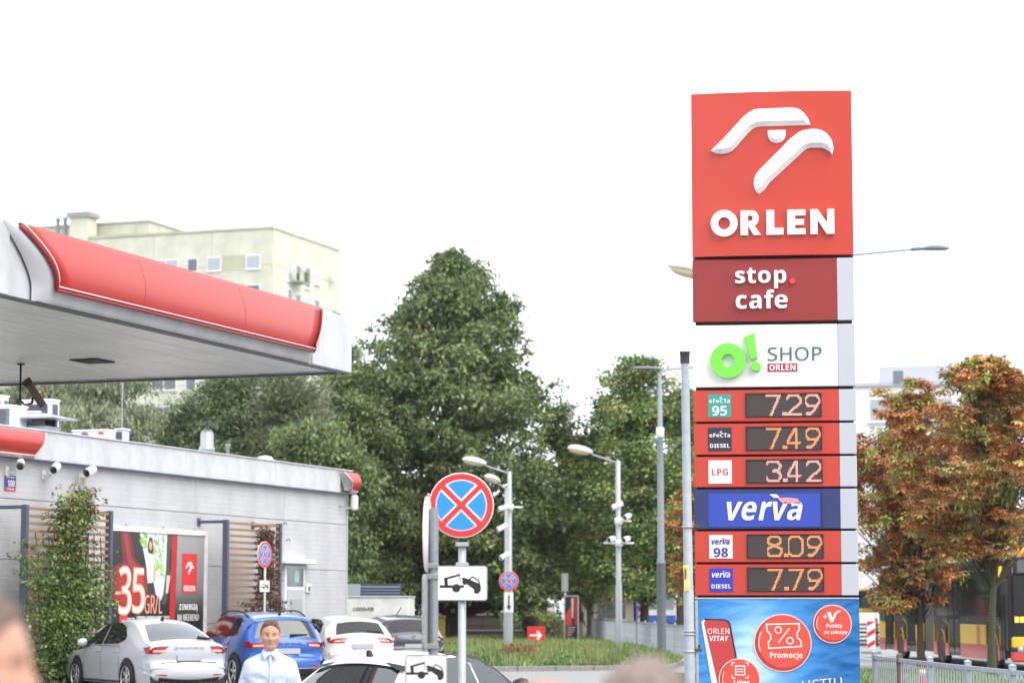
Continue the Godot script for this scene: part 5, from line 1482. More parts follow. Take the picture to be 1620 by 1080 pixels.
func build_poles():
	lot_lamp("grey lamp post with white oval head, taller of the pair left of the arrow plate", Vector3(-0.095, 0, -91), 6.734, 176.0, 0.95)
	lot_lamp("grey lamp post whose white head points at the viewer, shorter of the pair", Vector3(-0.205, 0, -93), 6.213, 236.0, 0.6)
	lot_lamp("single grey lamp post with white oval head behind the railing start", Vector3(3.865, 0, -88), 6.96, 176.0, 1.0)
	lot_lamp("lamp post behind the pylon, its yellowish bowl showing past the pylon edge", Vector3(4.483, 0, -46), 7.821, 181.0, 0.66)
	cross_arm(Vector3(-0.095, 5.396, -90.8), 0.5, "white bracket high on the paired lamp posts")
	pole_camera(Vector3(-0.307, 5.34, -90.6), Vector3(-0.9, -0.25, 0.4), "small white camera uppermost on the paired lamp posts")
	pole_camera(Vector3(-0.366, 4.609, -90.6), Vector3(-0.8, -0.45, 0.4), "tilted white camera midway on the paired lamp posts")
	pole_camera(Vector3(-0.283, 3.55, -90.6), Vector3(-0.7, -0.4, 0.6), "bulky white camera just above the small round sign")
	pole_camera(Vector3(3.823, 5.316, -87.7), Vector3(-0.9, -0.4, 0.3), "white camera clamped highest on the single lamp post")
	cross_arm(Vector3(3.871, 4.771, -87.8), 0.45, "short white bracket in the middle of the single lamp post")
	pole_camera(Vector3(4.165, 4.905, -87.7), Vector3(-0.45, -0.2, 0.85), "white camera on the short bracket of the single lamp post")
	cross_arm(Vector3(3.867, 3.972, -87.8), 1.1, "white crosspiece carrying two cameras on the single lamp post")
	pole_camera(Vector3(3.589, 4.095, -87.7), Vector3(-0.45, -0.15, 0.85), "white camera at the outer end of the crosspiece")
	pole_camera(Vector3(4.126, 4.095, -87.7), Vector3(-0.45, -0.15, 0.85), "white camera on the crosspiece end toward the pylon")
	# tall street lamps
	var h := 8.886
	var t := thing("street_lamp", "tall double armed street lamp with dark lower post and white collar", "street lamp", Vector3(4.61, 0, -75), 0.0)
	var hc := 7.071
	obj("lower_post", Bag.new(true).lathe([[0.14, 0.0], [0.14, 3.0], [0.15, 3.01], [0.15, 3.06], [0.11, 3.07], [0.095, hc - 0.1]], 12), M.lamp_grey, t)
	obj("collar", Bag.new(true).lathe([[0.1, hc - 0.16], [0.125, hc - 0.13], [0.125, hc + 0.13], [0.1, hc + 0.16]], 12), M.white_plastic, t)
	obj("upper_post", Bag.new(true).lathe([[0.08, hc], [0.055, h]], 10), M.grey_paint, t)
	obj("arm", Bag.new(true).tube([Vector3(0, h - 0.3, 0), Vector3(0.03, h + 0.02, 0), Vector3(0.2, h + 0.15, 0), Vector3(0.75, h + 0.2, 0), Vector3(1.3, h + 0.24, 0)], 0.045, 8), M.grey_paint, t)
	obj("arm", Bag.new(true).tube([Vector3(0.0, h + 0.05, 0), Vector3(0.05, h + 0.2, 0), Vector3(-0.2, h + 0.2, 0)], 0.04, 8), M.grey_paint, t)
	obj("lamp_head", ovoid(0.85, 0.3, 0.13, 0.04), M.lamp_grey, t, Vector3(-0.5, h + 0.19, 0))
	obj("lamp_head", ovoid(0.85, 0.3, 0.13, 0.04), M.lamp_grey, t, Vector3(1.6, h + 0.25, 0))
	h = 10.428
	t = thing("street_lamp", "street lamp hidden behind the pylon with a long arm and slim head", "street lamp", Vector3(7.921, 0, -60), 0.0)
	obj("post", Bag.new(true).lathe([[0.13, 0.0], [0.12, 4.0], [0.07, h]], 12), M.lamp_grey, t)
	obj("arm", Bag.new(true).tube([Vector3(0, h - 0.3, 0), Vector3(0.1, h - 0.04, 0), Vector3(0.6, h + 0.03, 0), Vector3(2.4, h + 0.2, 0)], 0.035, 8), M.grey_paint, t)
	var hd := obj("lamp_head", ovoid(0.68, 0.3, 0.17, 0.05), M.lamp_grey, t, Vector3(2.72, h + 0.2, 0))
	obj("arm_sleeve", Bag.new(true).tube([Vector3(2.1, h + 0.17, 0), Vector3(2.5, h + 0.2, 0)], 0.05, 8), M.lamp_grey, t)
	# plain pole in front of the pylon
	var top := 4.602
	t = thing("flag_pole", "pale grey pole with dark cap standing close before the pylon edge", "pole", Vector3(2.015, 0, -27.5))
	t.position.y = -0.12
	t.rotation_degrees.z = 0.45
	obj("pole", Bag.new(true).lathe([[0.06, 0.0], [0.058, 2.0], [0.053, 2.01], [0.046, top]], 16), mat("pale_pole", rgb(0.37, 0.41, 0.47), 0.4, {"map": "blotch", "scale": 1.5}), t)
	obj("cap", Bag.new(true).lathe([[0.056, top - 0.01], [0.056, top + 0.1], [0.063, top + 0.105], [0.063, top + 0.13], [0.0, top + 0.135]], 16), M.dark_metal, t)
	for py in [2.611, 1.436, 1.209, 1.401]:
		obj("band", Bag.new(true).lathe([[0.058, py + 0.105], [0.068, py + 0.107], [0.068, py + 0.128], [0.058, py + 0.13]], 16), M.galvanised, t)
	for py in [2.611, 1.224]:
		box("clamp", Vector3(0.095, py + 0.12, 0.0), Vector3(0.09, 0.035, 0.05), M.dark_metal, t, 0.006)
		box("clamp_bolt", Vector3(0.11, py + 0.155, 0.0), Vector3(0.02, 0.05, 0.02), M.dark_metal, t)
	box("side_rail", Vector3(0.085, 0.95, -0.02), Vector3(0.035, 1.9, 0.05), M.galvanised, t, 0.006)
	var n := thing("yellow_notice", "curled pale yellow paper notice stuck to the grey pole", "notice", Vector3(1.973, 2.032, -27.42), -22.0)
	var b := Bag.new(true)
	for i in 6:
		for k in 3:
			var f := func(a: float, c: float) -> Vector3: return Vector3(-0.03 + a * 0.06 + 0.006 * sin(c * 5.0), -0.145 + c * 0.29, 0.012 - 0.03 * a * a + 0.006 * sin(c * 9.0))
			b.quad(f.call(k / 3.0, i / 6.0), f.call((k + 1) / 3.0, i / 6.0), f.call((k + 1) / 3.0, (i + 1) / 6.0), f.call(k / 3.0, (i + 1) / 6.0))
	obj("paper", b, M.pale_yellow, n)
	obj("printed_line", Bag.new().box(Vector3(-0.008, 0.05, 0.016), Vector3(0.02, 0.12, 0.002)), M.bark_pale, n)

# ---------- traffic signs ----------
func no_stopping(t: Node3D, at: Vector3, r: float, turn := 0.0):
	var disc := obj("sign_disc", Bag.new(true).lathe([[0.0, -0.012], [r, -0.012], [r, 0.006], [r * 0.985, 0.01], [0.0, 0.01]], 40, Vector3.ZERO, Basis(Vector3.RIGHT, PI / 2)), M.sign_white, t, at)
	disc.rotation_degrees.y = turn
	obj("red_ring", Bag.new().ring(oval(0, 0, r * 0.97, r * 0.97, 40), oval(0, 0, r * 0.79, r * 0.79, 40), 0.0, 0.013), M.sign_red, disc)
	for k in 2:
		var a := PI / 4 + PI / 2 * k
		var d := Vector2(cos(a), sin(a)) * r * 0.8
		obj("red_bar", Bag.new().stroke([-d, d], r * 0.155, 0.0, 0.0134 + 0.0006 * k), M.sign_red, disc)
	for k in 4:   # four blue fields
		var p := []
		for i in 9:
			var a := PI / 2 * k + lerpf(-0.6, 0.6, i / 8.0)
			p.append(Vector2(cos(a), sin(a)) * r * 0.755)
		p.append(Vector2(cos(PI / 2 * k), sin(PI / 2 * k)) * r * 0.185)
		obj("blue_field", Bag.new().plate(p, 0.0, 0.0124), M.sign_blue, disc)

func tow_plate(t: Node3D, at: Vector3, w: float, h: float, turn := 0.0):
	var pl := obj("plate", Bag.new().plate(round_rect(w, h, h * 0.09), -0.012, 0.008, 0.004, true), M.sign_back, t, at)
	pl.rotation_degrees.y = turn
	obj("plate_face", Bag.new().plate(round_rect(w - 0.02, h - 0.02, h * 0.07), 0.0, 0.0095), M.sign_white, pl)
	var k := h / 55.0   # outline of a car lifted by a tow truck, in units of the plate
	var p := func(l: Array) -> PackedVector2Array:
		var o := PackedVector2Array()
		for q in l: o.append(Vector2(q[0] * k, q[1] * k))
		return o
	var g := func(nm: String, l: Array): obj(nm, Bag.new().plate(p.call(l), 0.0, 0.012), M.black, pl)
	g.call("towing_boom", [[-28, 8], [-2, 15], [-2, 12], [-27, 5]])
	g.call("towing_bed", [[-34, -3], [4, -3], [4, -7], [-34, -7]])
	g.call("towing_mast", [[-27, 6], [-22, 7], [-21, -4], [-26, -4]])
	obj("towing_wheel", Bag.new().plate(oval(-8 * k, -7.5 * k, 6.5 * k, 6.5 * k, 20), 0.0, 0.0125), M.black, pl)
	obj("towing_cable", Bag.new().stroke(p.call([[-3, 13], [-2, 4], [0, 2]]), 0.9 * k, 0.0, 0.012), M.black, pl)
	g.call("towed_car", [[0, 8], [3, 3], [26, -14], [30, -13], [31, -6], [27, 0], [13, 6], [3, 9]])
	obj("towed_roof", Bag.new().stroke(p.call([[12, 5], [17, 10.5], [27, 4.5], [29, -3]]), 1.8 * k, 0.0, 0.012), M.black, pl)
	obj("towed_wheel", Bag.new().plate(oval(24 * k, -12 * k, 4.4 * k, 4.4 * k, 16), 0.0, 0.0125), M.black, pl)
	obj("towed_wheel", Bag.new().plate(oval(5.5 * k, 1.8 * k, 4.0 * k, 4.0 * k, 16), 0.0, 0.0125), M.black, pl)

func build_signs():
	var d := 22.0
	var o := Vector3(-0.452, 0, -22)
	var t := thing("no_stopping_sign", "big round blue and red no stopping sign over a tow truck plate", "traffic sign", Vector3(o.x, height(o.z), o.z))
	obj("pole", Bag.new(true).lathe([[0.036, 0.0], [0.036, 2.267 - t.position.y], [0.0, 2.267 + 0.005 - t.position.y]], 12), M.galvanised, t)
	no_stopping(t, Vector3(-0.46 - o.x, 2.625 - t.position.y, 0.06), 0.296)
	tow_plate(t, Vector3(-0.457 - o.x, 1.922 - t.position.y, 0.06), 0.472, 0.316)
	for py in [2.273, 2.09, 1.8]: box("clamp", Vector3(0, py - t.position.y, 0.02), Vector3(0.12, 0.04, 0.09), M.galvanised, t, 0.008)
	# the post before it, whose upper signs are turned edge on
	o = Vector3(-0.615, 0, -19)
	t = thing("sign_post", "grey post with two signs seen edge on and a tow plate below", "traffic sign", Vector3(o.x, height(o.z), o.z))
	obj("pole", Bag.new(true).lathe([[0.038, 0.0], [0.038, 2.479 - t.position.y], [0.0, 2.484 - t.position.y]], 14), mat("worn_pole", rgb(0.19, 0.22, 0.24), 0.5, {"map": "speck", "scale": 1.5}), t)
	no_stopping(t, Vector3(-0.05, 2.276 - t.position.y, 0.0), 0.298, -93.0)
	var pl := obj("edge_on_plate", Bag.new().plate(round_rect(0.5, 0.591, 0.07), -0.012, 0.012, 0.005, true), M.sign_back, t, Vector3(-0.052, 1.668 - t.position.y, 0.0))
	pl.rotation_degrees.y = -94
	for py in [2.03, 1.946, 1.406]: box("clamp", Vector3(-0.015, py - t.position.y, 0.0), Vector3(0.11, 0.045, 0.09), M.sign_back, t, 0.008)
	tow_plate(t, Vector3(-0.667 - o.x, 1.221 - t.position.y, 0.065), 0.328, 0.248)
	# small no stopping sign with an arrow on the paired lamp posts
	t = thing("no_stopping_sign", "small round no stopping sign with a white arrow plate, on the paired lamps", "traffic sign", Vector3(-0.118, 2.633, -90.5))
	no_stopping(t, Vector3(0, 0, 0.08), 0.367)
	box("arrow_plate", Vector3(0, -0.79, 0.06), Vector3(0.343, 0.733, 0.03), M.sign_white, t, 0.005)
	obj("arrow", Bag.new().plate([Vector2(0.025, 0.27), Vector2(-0.025, 0.27), Vector2(-0.025, -0.12), Vector2(-0.085, -0.12), Vector2(0, -0.29), Vector2(0.085, -0.12), Vector2(0.025, -0.12)], 0.0, 0.02), M.black, t, Vector3(0, -0.79, 0.07))
	# oval looking round sign before the withered creeper, turned away
	o = Vector3(-5.909, 0, -58)
	t = thing("no_stopping_sign", "round no stopping sign turned aside before the withered creeper trellis", "traffic sign", o)
	obj("pole", Bag.new(true).lathe([[0.03, 0.0], [0.03, 3.193], [0.0, 3.193 + 0.01]], 10), M.galvanised, t)
	no_stopping(t, Vector3(0, 2.937, 0.05), 0.311, 62.0)
	box("clamp", Vector3(0, 2.937, 0.02), Vector3(0.1, 0.05, 0.06), M.galvanised, t)
	tow_plate(t, Vector3(0, 2.185, 0.05), 0.42, 0.28, 62.0)
	# red arrow board in the grass
	t = thing("arrow_board", "square red board with a white arrow standing in the grass", "sign", Vector3(0.968, 0, -98), 3.0)
	box("board", Vector3(0, 0.52, 0), Vector3(0.717, 0.743, 0.05), M.sign_red, t, 0.01)
	obj("arrow", Bag.new().plate([Vector2(-0.25, 0.035), Vector2(0.1, 0.035), Vector2(0.0, 0.15), Vector2(0.08, 0.19), Vector2(0.25, 0.0), Vector2(0.08, -0.19), Vector2(0.0, -0.15), Vector2(0.1, -0.035), Vector2(-0.25, -0.035)], 0.0, 0.008), M.sign_white, t, Vector3(0, 0.54, 0.026))
	for x in [-0.2, 0.2]: box("leg", Vector3(x, 0.1, -0.02), Vector3(0.05, 0.3, 0.04), M.galvanised, t)
	# sign seen from behind
	t = thing("sign_from_behind", "grey back of a small road sign on a thin pole by the banner", "traffic sign", Vector3(2.314, 0, -106), 8.0)
	obj("pole", Bag.new(true).lathe([[0.05, 0.0], [0.05, 3.1], [0.0, 3.11]], 10), M.galvanised, t)
	box("sign_back", Vector3(-0.02, 2.73, 0.08), Vector3(0.3, 0.8, 0.03), M.sign_back, t, 0.008)
	box("frame", Vector3(-0.02, 2.73, 0.1), Vector3(0.05, 0.62, 0.03), M.galvanised, t)
	# printed banner in a standing frame
	t = thing("banner_stand", "tall narrow dark and red printed banner in a grey standing frame", "banner", Vector3(2.565, 0, -105), -14.0)
	var im := Image.create(48, 144, false, Image.FORMAT_RGB8)
	im.fill(Color(0.15, 0.12, 0.13))
	fill_poly(im, [Vector2(0, 60), Vector2(22, 30), Vector2(26, 96), Vector2(4, 104)], Color(0.75, 0.2, 0.18))
	fill_poly(im, [Vector2(24, 4), Vector2(34, 4), Vector2(32, 70), Vector2(26, 70)], Color(0.75, 0.7, 0.65))
	fill_poly(im, [Vector2(36, 0), Vector2(48, 0), Vector2(48, 96), Vector2(38, 96)], Color(0.6, 0.14, 0.16))
	fill_poly(im, [Vector2(0, 96), Vector2(48, 92), Vector2(48, 136), Vector2(0, 136)], Color(0.14, 0.06, 0.07))
	for k in 4: fill_poly(im, [Vector2(6, 100 + k * 8), Vector2(42 - k * 5, 99 + k * 8), Vector2(42 - k * 5, 102 + k * 8), Vector2(6, 103 + k * 8)], Color(0.7, 0.62, 0.6))
	obj("print", sheet(0.52, 1.86), print_mat("banner_stand_print", im), t, Vector3(0, 1.17, 0.02))
	box("print_backing", Vector3(0, 1.17, 0), Vector3(0.54, 1.88, 0.012), M.dark_metal, t)
	for x in [-0.3, 0.3]: box("frame", Vector3(x, 1.12, 0), Vector3(0.045, 2.1, 0.045), M.galvanised, t)
	for y in [0.2, 2.14]: box("frame", Vector3(0, y, 0), Vector3(0.56, 0.045, 0.045), M.galvanised, t)
	for x in [-0.3, 0.3]: obj("foot", Bag.new().tube([Vector3(x, 0.14, 0.4), Vector3(x, 0.16, 0), Vector3(x, 0.14, -0.4)], 0.02, 6), M.galvanised, t)

# ---------- parked cars: local z runs to the rear, y up; the body is one skin over a side outline ----------
class Shell:
	var prof: Array = []
	var nrm: Array = []
	var W := 0.9
	var belt := 0.93
	var roof := 0.58
	var H := 1.46
	var L := 4.6
	func _init(keys: Array, w: float, b: float, rw: float):
		W = w; belt = b; roof = rw
		H = 0.0
		var lo := 1e9
		var hi := -1e9
		for k in keys:
			H = maxf(H, k.y)
			lo = minf(lo, k.x)
			hi = maxf(hi, k.x)
		L = hi - lo
		for i in keys.size() - 1:
			var a: Vector2 = keys[maxi(i - 1, 0)]
			var d: Vector2 = keys[mini(i + 2, keys.size() - 1)]
			for k in 4: prof.append((keys[i] as Vector2).cubic_interpolate(keys[i + 1], keys[i] - (keys[i] - a).limit_length((keys[i + 1] - keys[i]).length()), keys[i + 1] + (d - keys[i + 1]).limit_length((keys[i + 1] - keys[i]).length()), k / 4.0))
		prof.append(keys[-1])
		for i in prof.size():
			var t: Vector2 = (prof[mini(i + 1, prof.size() - 1)] - prof[maxi(i - 1, 0)]).normalized()
			nrm.append(Vector2(-t.y, t.x))   # outward for an outline that runs front, over the roof, to the rear
	func hw(z: float, y: float) -> float:
		var b := W
		if y > belt: b = lerpf(W * 0.965, roof, pow((y - belt) / (H - belt), 1.15))
		elif y > belt - 0.14: b = lerpf(W, W * 0.965, (y - belt + 0.14) / 0.14)
		elif y < 0.3: b = W - (0.3 - y) * 0.3
		return b * (1.0 - 0.15 * pow(absf(z) / (L / 2), 5.0))
	func rib(t: float, s: float, lift := 0.0) -> Vector3:
		var i := clampi(int(t), 0, prof.size() - 2)
		var p: Vector2 = (prof[i] as Vector2).lerp(prof[i + 1], t - i)
		var n: Vector2 = (nrm[i] as Vector2).lerp(nrm[i + 1], t - i).normalized()
		var a := absf(s)
		var off := 0.05 * a * a + 0.09 * absf(n.x) * a * a
		if a > 0.84: off += 0.055 * (1.0 - sqrt(maxf(0.0, 1.0 - pow((a - 0.84) / 0.16, 2.0))))
		var q := p - n * (off - lift)
		return Vector3(s * hw(p.x, p.y), q.y, q.x)
	func body() -> Bag:
		var b := Bag.new(true)
		var ss := [-1.0, -0.97, -0.92, -0.85, -0.7, -0.45, -0.2, 0.0, 0.2, 0.45, 0.7, 0.85, 0.92, 0.97, 1.0]
		var rows := []
		for i in prof.size():
			var row := []
			var e: Vector3 = rib(i, 1.0)
			var sp := Vector2(clampf(e.z, -L / 2 + 0.75, L / 2 - 0.75), 0.6)
			var side := []
			for k in [1.0, 0.75, 0.5, 0.25, 0.1]:
				var q := Vector2(e.z, e.y).lerp(sp, k)
				side.append(Vector3(hw(q.x, q.y), q.y, q.x))
			for v in side: row.append(Vector3(-v.x, v.y, v.z))
			for s in ss: row.append(rib(i, s))
			side.reverse()
			row.append_array(side)
			rows.append(row)
		for i in rows.size() - 1:
			for k in rows[0].size() - 1:
				b.quad(rows[i][k], rows[i + 1][k], rows[i + 1][k + 1], rows[i][k + 1])
		for side in [-1.0, 1.0]:   # the flank below the spine, down to the sill
			var za: float = prof[0].x
			var zb: float = prof[-1].x
			for i in 16:
				for k in 3:
					var q := []
					for c in [[i, k], [i + 1, k], [i + 1, k + 1], [i, k + 1]]:
						var z := lerpf(za, zb, c[0] / 16.0)
						var y := lerpf(0.62, 0.22, c[1] / 3.0)
						q.append(Vector3(side * (hw(z, y) - 0.004), y, z))
					b.quad_out(q[0], q[1], q[2], q[3], Vector3(side, 0, 0))
		return b
	func patch(t0: float, t1: float, sa: Array, sb: Array, lift := 0.004, n := 8) -> Bag:   # sa, sb: side limits at t0 and t1
		var b := Bag.new(true)
		for i in n:
			for k in n:
				var q := []
				for c in [[i, k], [i + 1, k], [i + 1, k + 1], [i, k + 1]]:
					var f: float = c[0] / float(n)
					var l := lerpf(sa[0], sb[0], f)
					var r := lerpf(sa[1], sb[1], f)
					q.append(rib(lerpf(t0, t1, f), lerpf(l, r, c[1] / float(n)), lift))
				b.quad(q[0], q[1], q[2], q[3])
		return b
	func flank(poly: Array, side: float, lift := 0.006) -> Bag:   # a shape on the flank given in (z, y), cut in thin level strips so that it follows the tumblehome
		var b := Bag.new(true)
		var lo := 1e9
		var hi := -1e9
		for p in poly:
			lo = minf(lo, p.y)
			hi = maxf(hi, p.y)
		for i in 6:
			var y0 := lerpf(lo, hi, i / 6.0)
			var y1 := lerpf(lo, hi, (i + 1) / 6.0)
			for part in Geometry2D.intersect_polygons(PackedVector2Array(poly), PackedVector2Array([Vector2(-9, y0), Vector2(9, y0), Vector2(9, y1), Vector2(-9, y1)])):
				var t := Geometry2D.triangulate_polygon(part)
				for k in range(0, t.size(), 3):
					var q := []
					for j in 3:
						var v: Vector2 = part[t[k + j]]
						q.append(Vector3(side * (hw(v.x, v.y) + lift), v.y, v.x))
					b.tri_out(q[0], q[1], q[2], Vector3(side, 0.2, 0))
		return b
	func at_y(y: float) -> float:   # place on the rear half of the outline at a height
		for i in range(prof.size() - 1, 1, -1):
			if (prof[i].y - y) * (prof[i - 1].y - y) <= 0.0 and prof[i].x > 0.3: return i - clampf((y - prof[i].y) / maxf(1e-5, prof[i - 1].y - prof[i].y), 0, 1)
		return prof.size() - 2.0

func wheel(t: Node3D, at: Vector3, r: float, side: float, spokes: int, m: Material):
	var w := Node3D.new()
	w.name = "wheel"
	t.add_child(w, true)
	w.position = at
	w.rotation_degrees.z = -90.0 * side
	obj("tyre", Bag.new(true).lathe([[r * 0.68, -0.16], [r * 0.93, -0.17], [r, -0.14], [r, 0.02], [r * 0.95, 0.045], [r * 0.72, 0.04], [r * 0.68, 0.0]], 28), M.rubber, w)
	obj("rim", Bag.new(true).lathe([[r * 0.72, 0.035], [r * 0.66, 0.03], [r * 0.64, -0.05], [0.0, -0.06]], 24), M.dark_metal, w)
	for k in spokes:
		var b := Bag.new().box(Vector3(r * 0.36, 0.005, 0), Vector3(r * 0.66, 0.03, r * 0.17), 0.006)
		obj("spoke", b, m, w).rotation.y = TAU * k / spokes
	obj("hub_cap", Bag.new(true).lathe([[r * 0.17, 0.0], [r * 0.15, 0.03], [0.0, 0.034]], 14), m, w)
	obj("rim_edge", Bag.new(true).lathe([[r * 0.72, 0.02], [r * 0.72, 0.046], [r * 0.66, 0.046], [r * 0.66, 0.02]], 28), m, w)

func car(label: String, at: Vector3, turn: float, sh: Shell, paint: Material, o: Dictionary) -> Node3D:
	var t := thing("parked_car", label, "car", at, turn, "cars parked before the shop" if not o.get("loose", false) else "")
	obj("body", sh.body(), paint, t)
	box("underbody", Vector3(0, 0.26, 0), Vector3(sh.W * 1.72, 0.2, sh.L * 0.93), M.black, t)
	var wr: float = o.get("wheel", 0.325)
	for z in [-o.front, o.rear]:
		for side in [-1.0, 1.0]:
			var arch := []
			for k in 21:
				var a := lerpf(-0.35, PI + 0.35, k / 20.0)
				arch.append(Vector2(z + cos(a) * (wr + 0.055), wr + 0.02 + sin(a) * (wr + 0.055)))
			obj("wheel_arch", sh.flank(arch, side, 0.005), M.black, t)
			wheel(t, Vector3(side * (sh.W - 0.015), wr, z), wr, side, o.get("spokes", 5), o.get("rim", M.chrome))
	for side in [-1.0, 1.0]:
		for wnd in o.windows: obj("side_window", sh.flank(wnd, side), M.car_glass, t)
		for z in o.handles:
			box("door_handle", Vector3(side * (sh.hw(z, sh.belt - 0.1) + 0.012), sh.belt - 0.1, z), Vector3(0.03, 0.03, 0.2), o.get("handle_mat", paint), t, 0.008)
		for z in o.gaps:
			obj("door_gap", sh.flank([Vector2(z - 0.006, 0.34), Vector2(z + 0.006, 0.34), Vector2(z + 0.006, sh.belt - 0.02), Vector2(z - 0.006, sh.belt - 0.02)], side, 0.002), M.black, t)
		obj("sill", sh.flank([Vector2(-o.front + 0.4, 0.23), Vector2(o.rear - 0.4, 0.23), Vector2(o.rear - 0.4, 0.27), Vector2(-o.front + 0.4, 0.27)], side, 0.004), o.get("sill_mat", M.black), t)
		var mr := Bag.new(true).lathe([[0.0, -0.1], [0.06, -0.09], [0.085, 0.0], [0.07, 0.08], [0.0, 0.1]], 12, Vector3.ZERO, Basis(Vector3.FORWARD, PI / 2))
		obj("wing_mirror", mr, o.get("mirror_mat", paint), t, Vector3(side * (sh.W + 0.1), sh.belt + 0.06, o.mirror))
		box("mirror_arm", Vector3(side * (sh.W + 0.0), sh.belt + 0.0, o.mirror), Vector3(0.12, 0.04, 0.08), M.black, t, 0.01)
	var g = o.glass   # rear window: top height, foot height, half widths
	obj("rear_window", sh.patch(sh.at_y(g[0]), sh.at_y(g[1]), [-g[2], g[2]], [-g[3], g[3]], 0.006, 12), M.rear_glass, t)
	var l = o.lamps   # rear lamps: top, foot, inner edge at top and foot
	for side in [-1.0, 1.0]:
		var ins := [l[2] * side, 1.0 * side] if side > 0 else [-1.0, -l[2]]
		var ins2 := [l[3] * side, 1.0 * side] if side > 0 else [-1.0, -l[3]]
		var lamp := obj("tail_light", sh.patch(sh.at_y(l[0]), sh.at_y(l[1]), ins, ins2, 0.012, 8), M.tail_red, t)
		var in3 := [lerpf(l[2], 1.0, 0.12), lerpf(l[2], 1.0, 0.8)] if side > 0 else [-lerpf(l[2], 1.0, 0.8), -lerpf(l[2], 1.0, 0.12)]
		obj("clear_strip", sh.patch(sh.at_y(lerpf(l[0], l[1], 0.45)), sh.at_y(lerpf(l[0], l[1], 0.75)), in3, in3, 0.017, 4), M.tail_clear, lamp)
		var zz: float = sh.prof[int(sh.at_y((l[0] + l[1]) / 2))].x
		obj("tail_light_wrap", sh.flank([Vector2(zz - l[4], l[0] - 0.03), Vector2(zz - 0.05, l[0]), Vector2(zz - 0.05, l[1]), Vector2(zz - l[4] * 0.55, l[1] + 0.01)], side, 0.010), M.tail_red, t)
		obj("rear_reflector", sh.patch(sh.at_y(o.reflector), sh.at_y(o.reflector - 0.035), [0.62 * side, 0.9 * side] if side > 0 else [-0.9, -0.62], [0.62 * side, 0.9 * side] if side > 0 else [-0.9, -0.62], 0.008, 4), M.tail_red, t)
	obj("bumper_apron", sh.patch(sh.at_y(o.apron), sh.prof.size() - 1.5, [-0.8, 0.8], [-0.78, 0.78], 0.008, 6), M.black, t)
	var pt := sh.at_y(o.plate)
	var pp := sh.rib(pt, 0.0, 0.015)
	box("number_plate", pp, Vector3(0.52, 0.115, 0.014), M.plate_grey, t, 0.003)
	obj("hatch_gap", sh.patch(sh.at_y(o.hatch), sh.at_y(o.hatch - 0.012), [-0.72, 0.72], [-0.72, 0.72], 0.003, 6), M.black, t)
	if o.has("wiper"):
		var w0 := sh.rib(sh.at_y(g[1] + 0.015), o.wiper[0], 0.03)
		var w1 := sh.rib(sh.at_y(g[1] + 0.05), o.wiper[1], 0.03)
		obj("rear_wiper", Bag.new(true).tube([w0, w0.lerp(w1, 0.55), w1], [0.028, 0.018, 0.008], 6), M.black, t)
	if o.has("fin"):
		var f := sh.rib(sh.at_y(sh.H - 0.02) if o.fin == 0.0 else o.fin, 0.0)
		obj("roof_aerial", Bag.new().plate([Vector2(-0.09, -0.02), Vector2(0.07, -0.02), Vector2(0.06, 0.075), Vector2(0.02, 0.08)], -0.015, 0.015, 0.0, true), M.black, t, f).rotation_degrees.y = -90
	return t

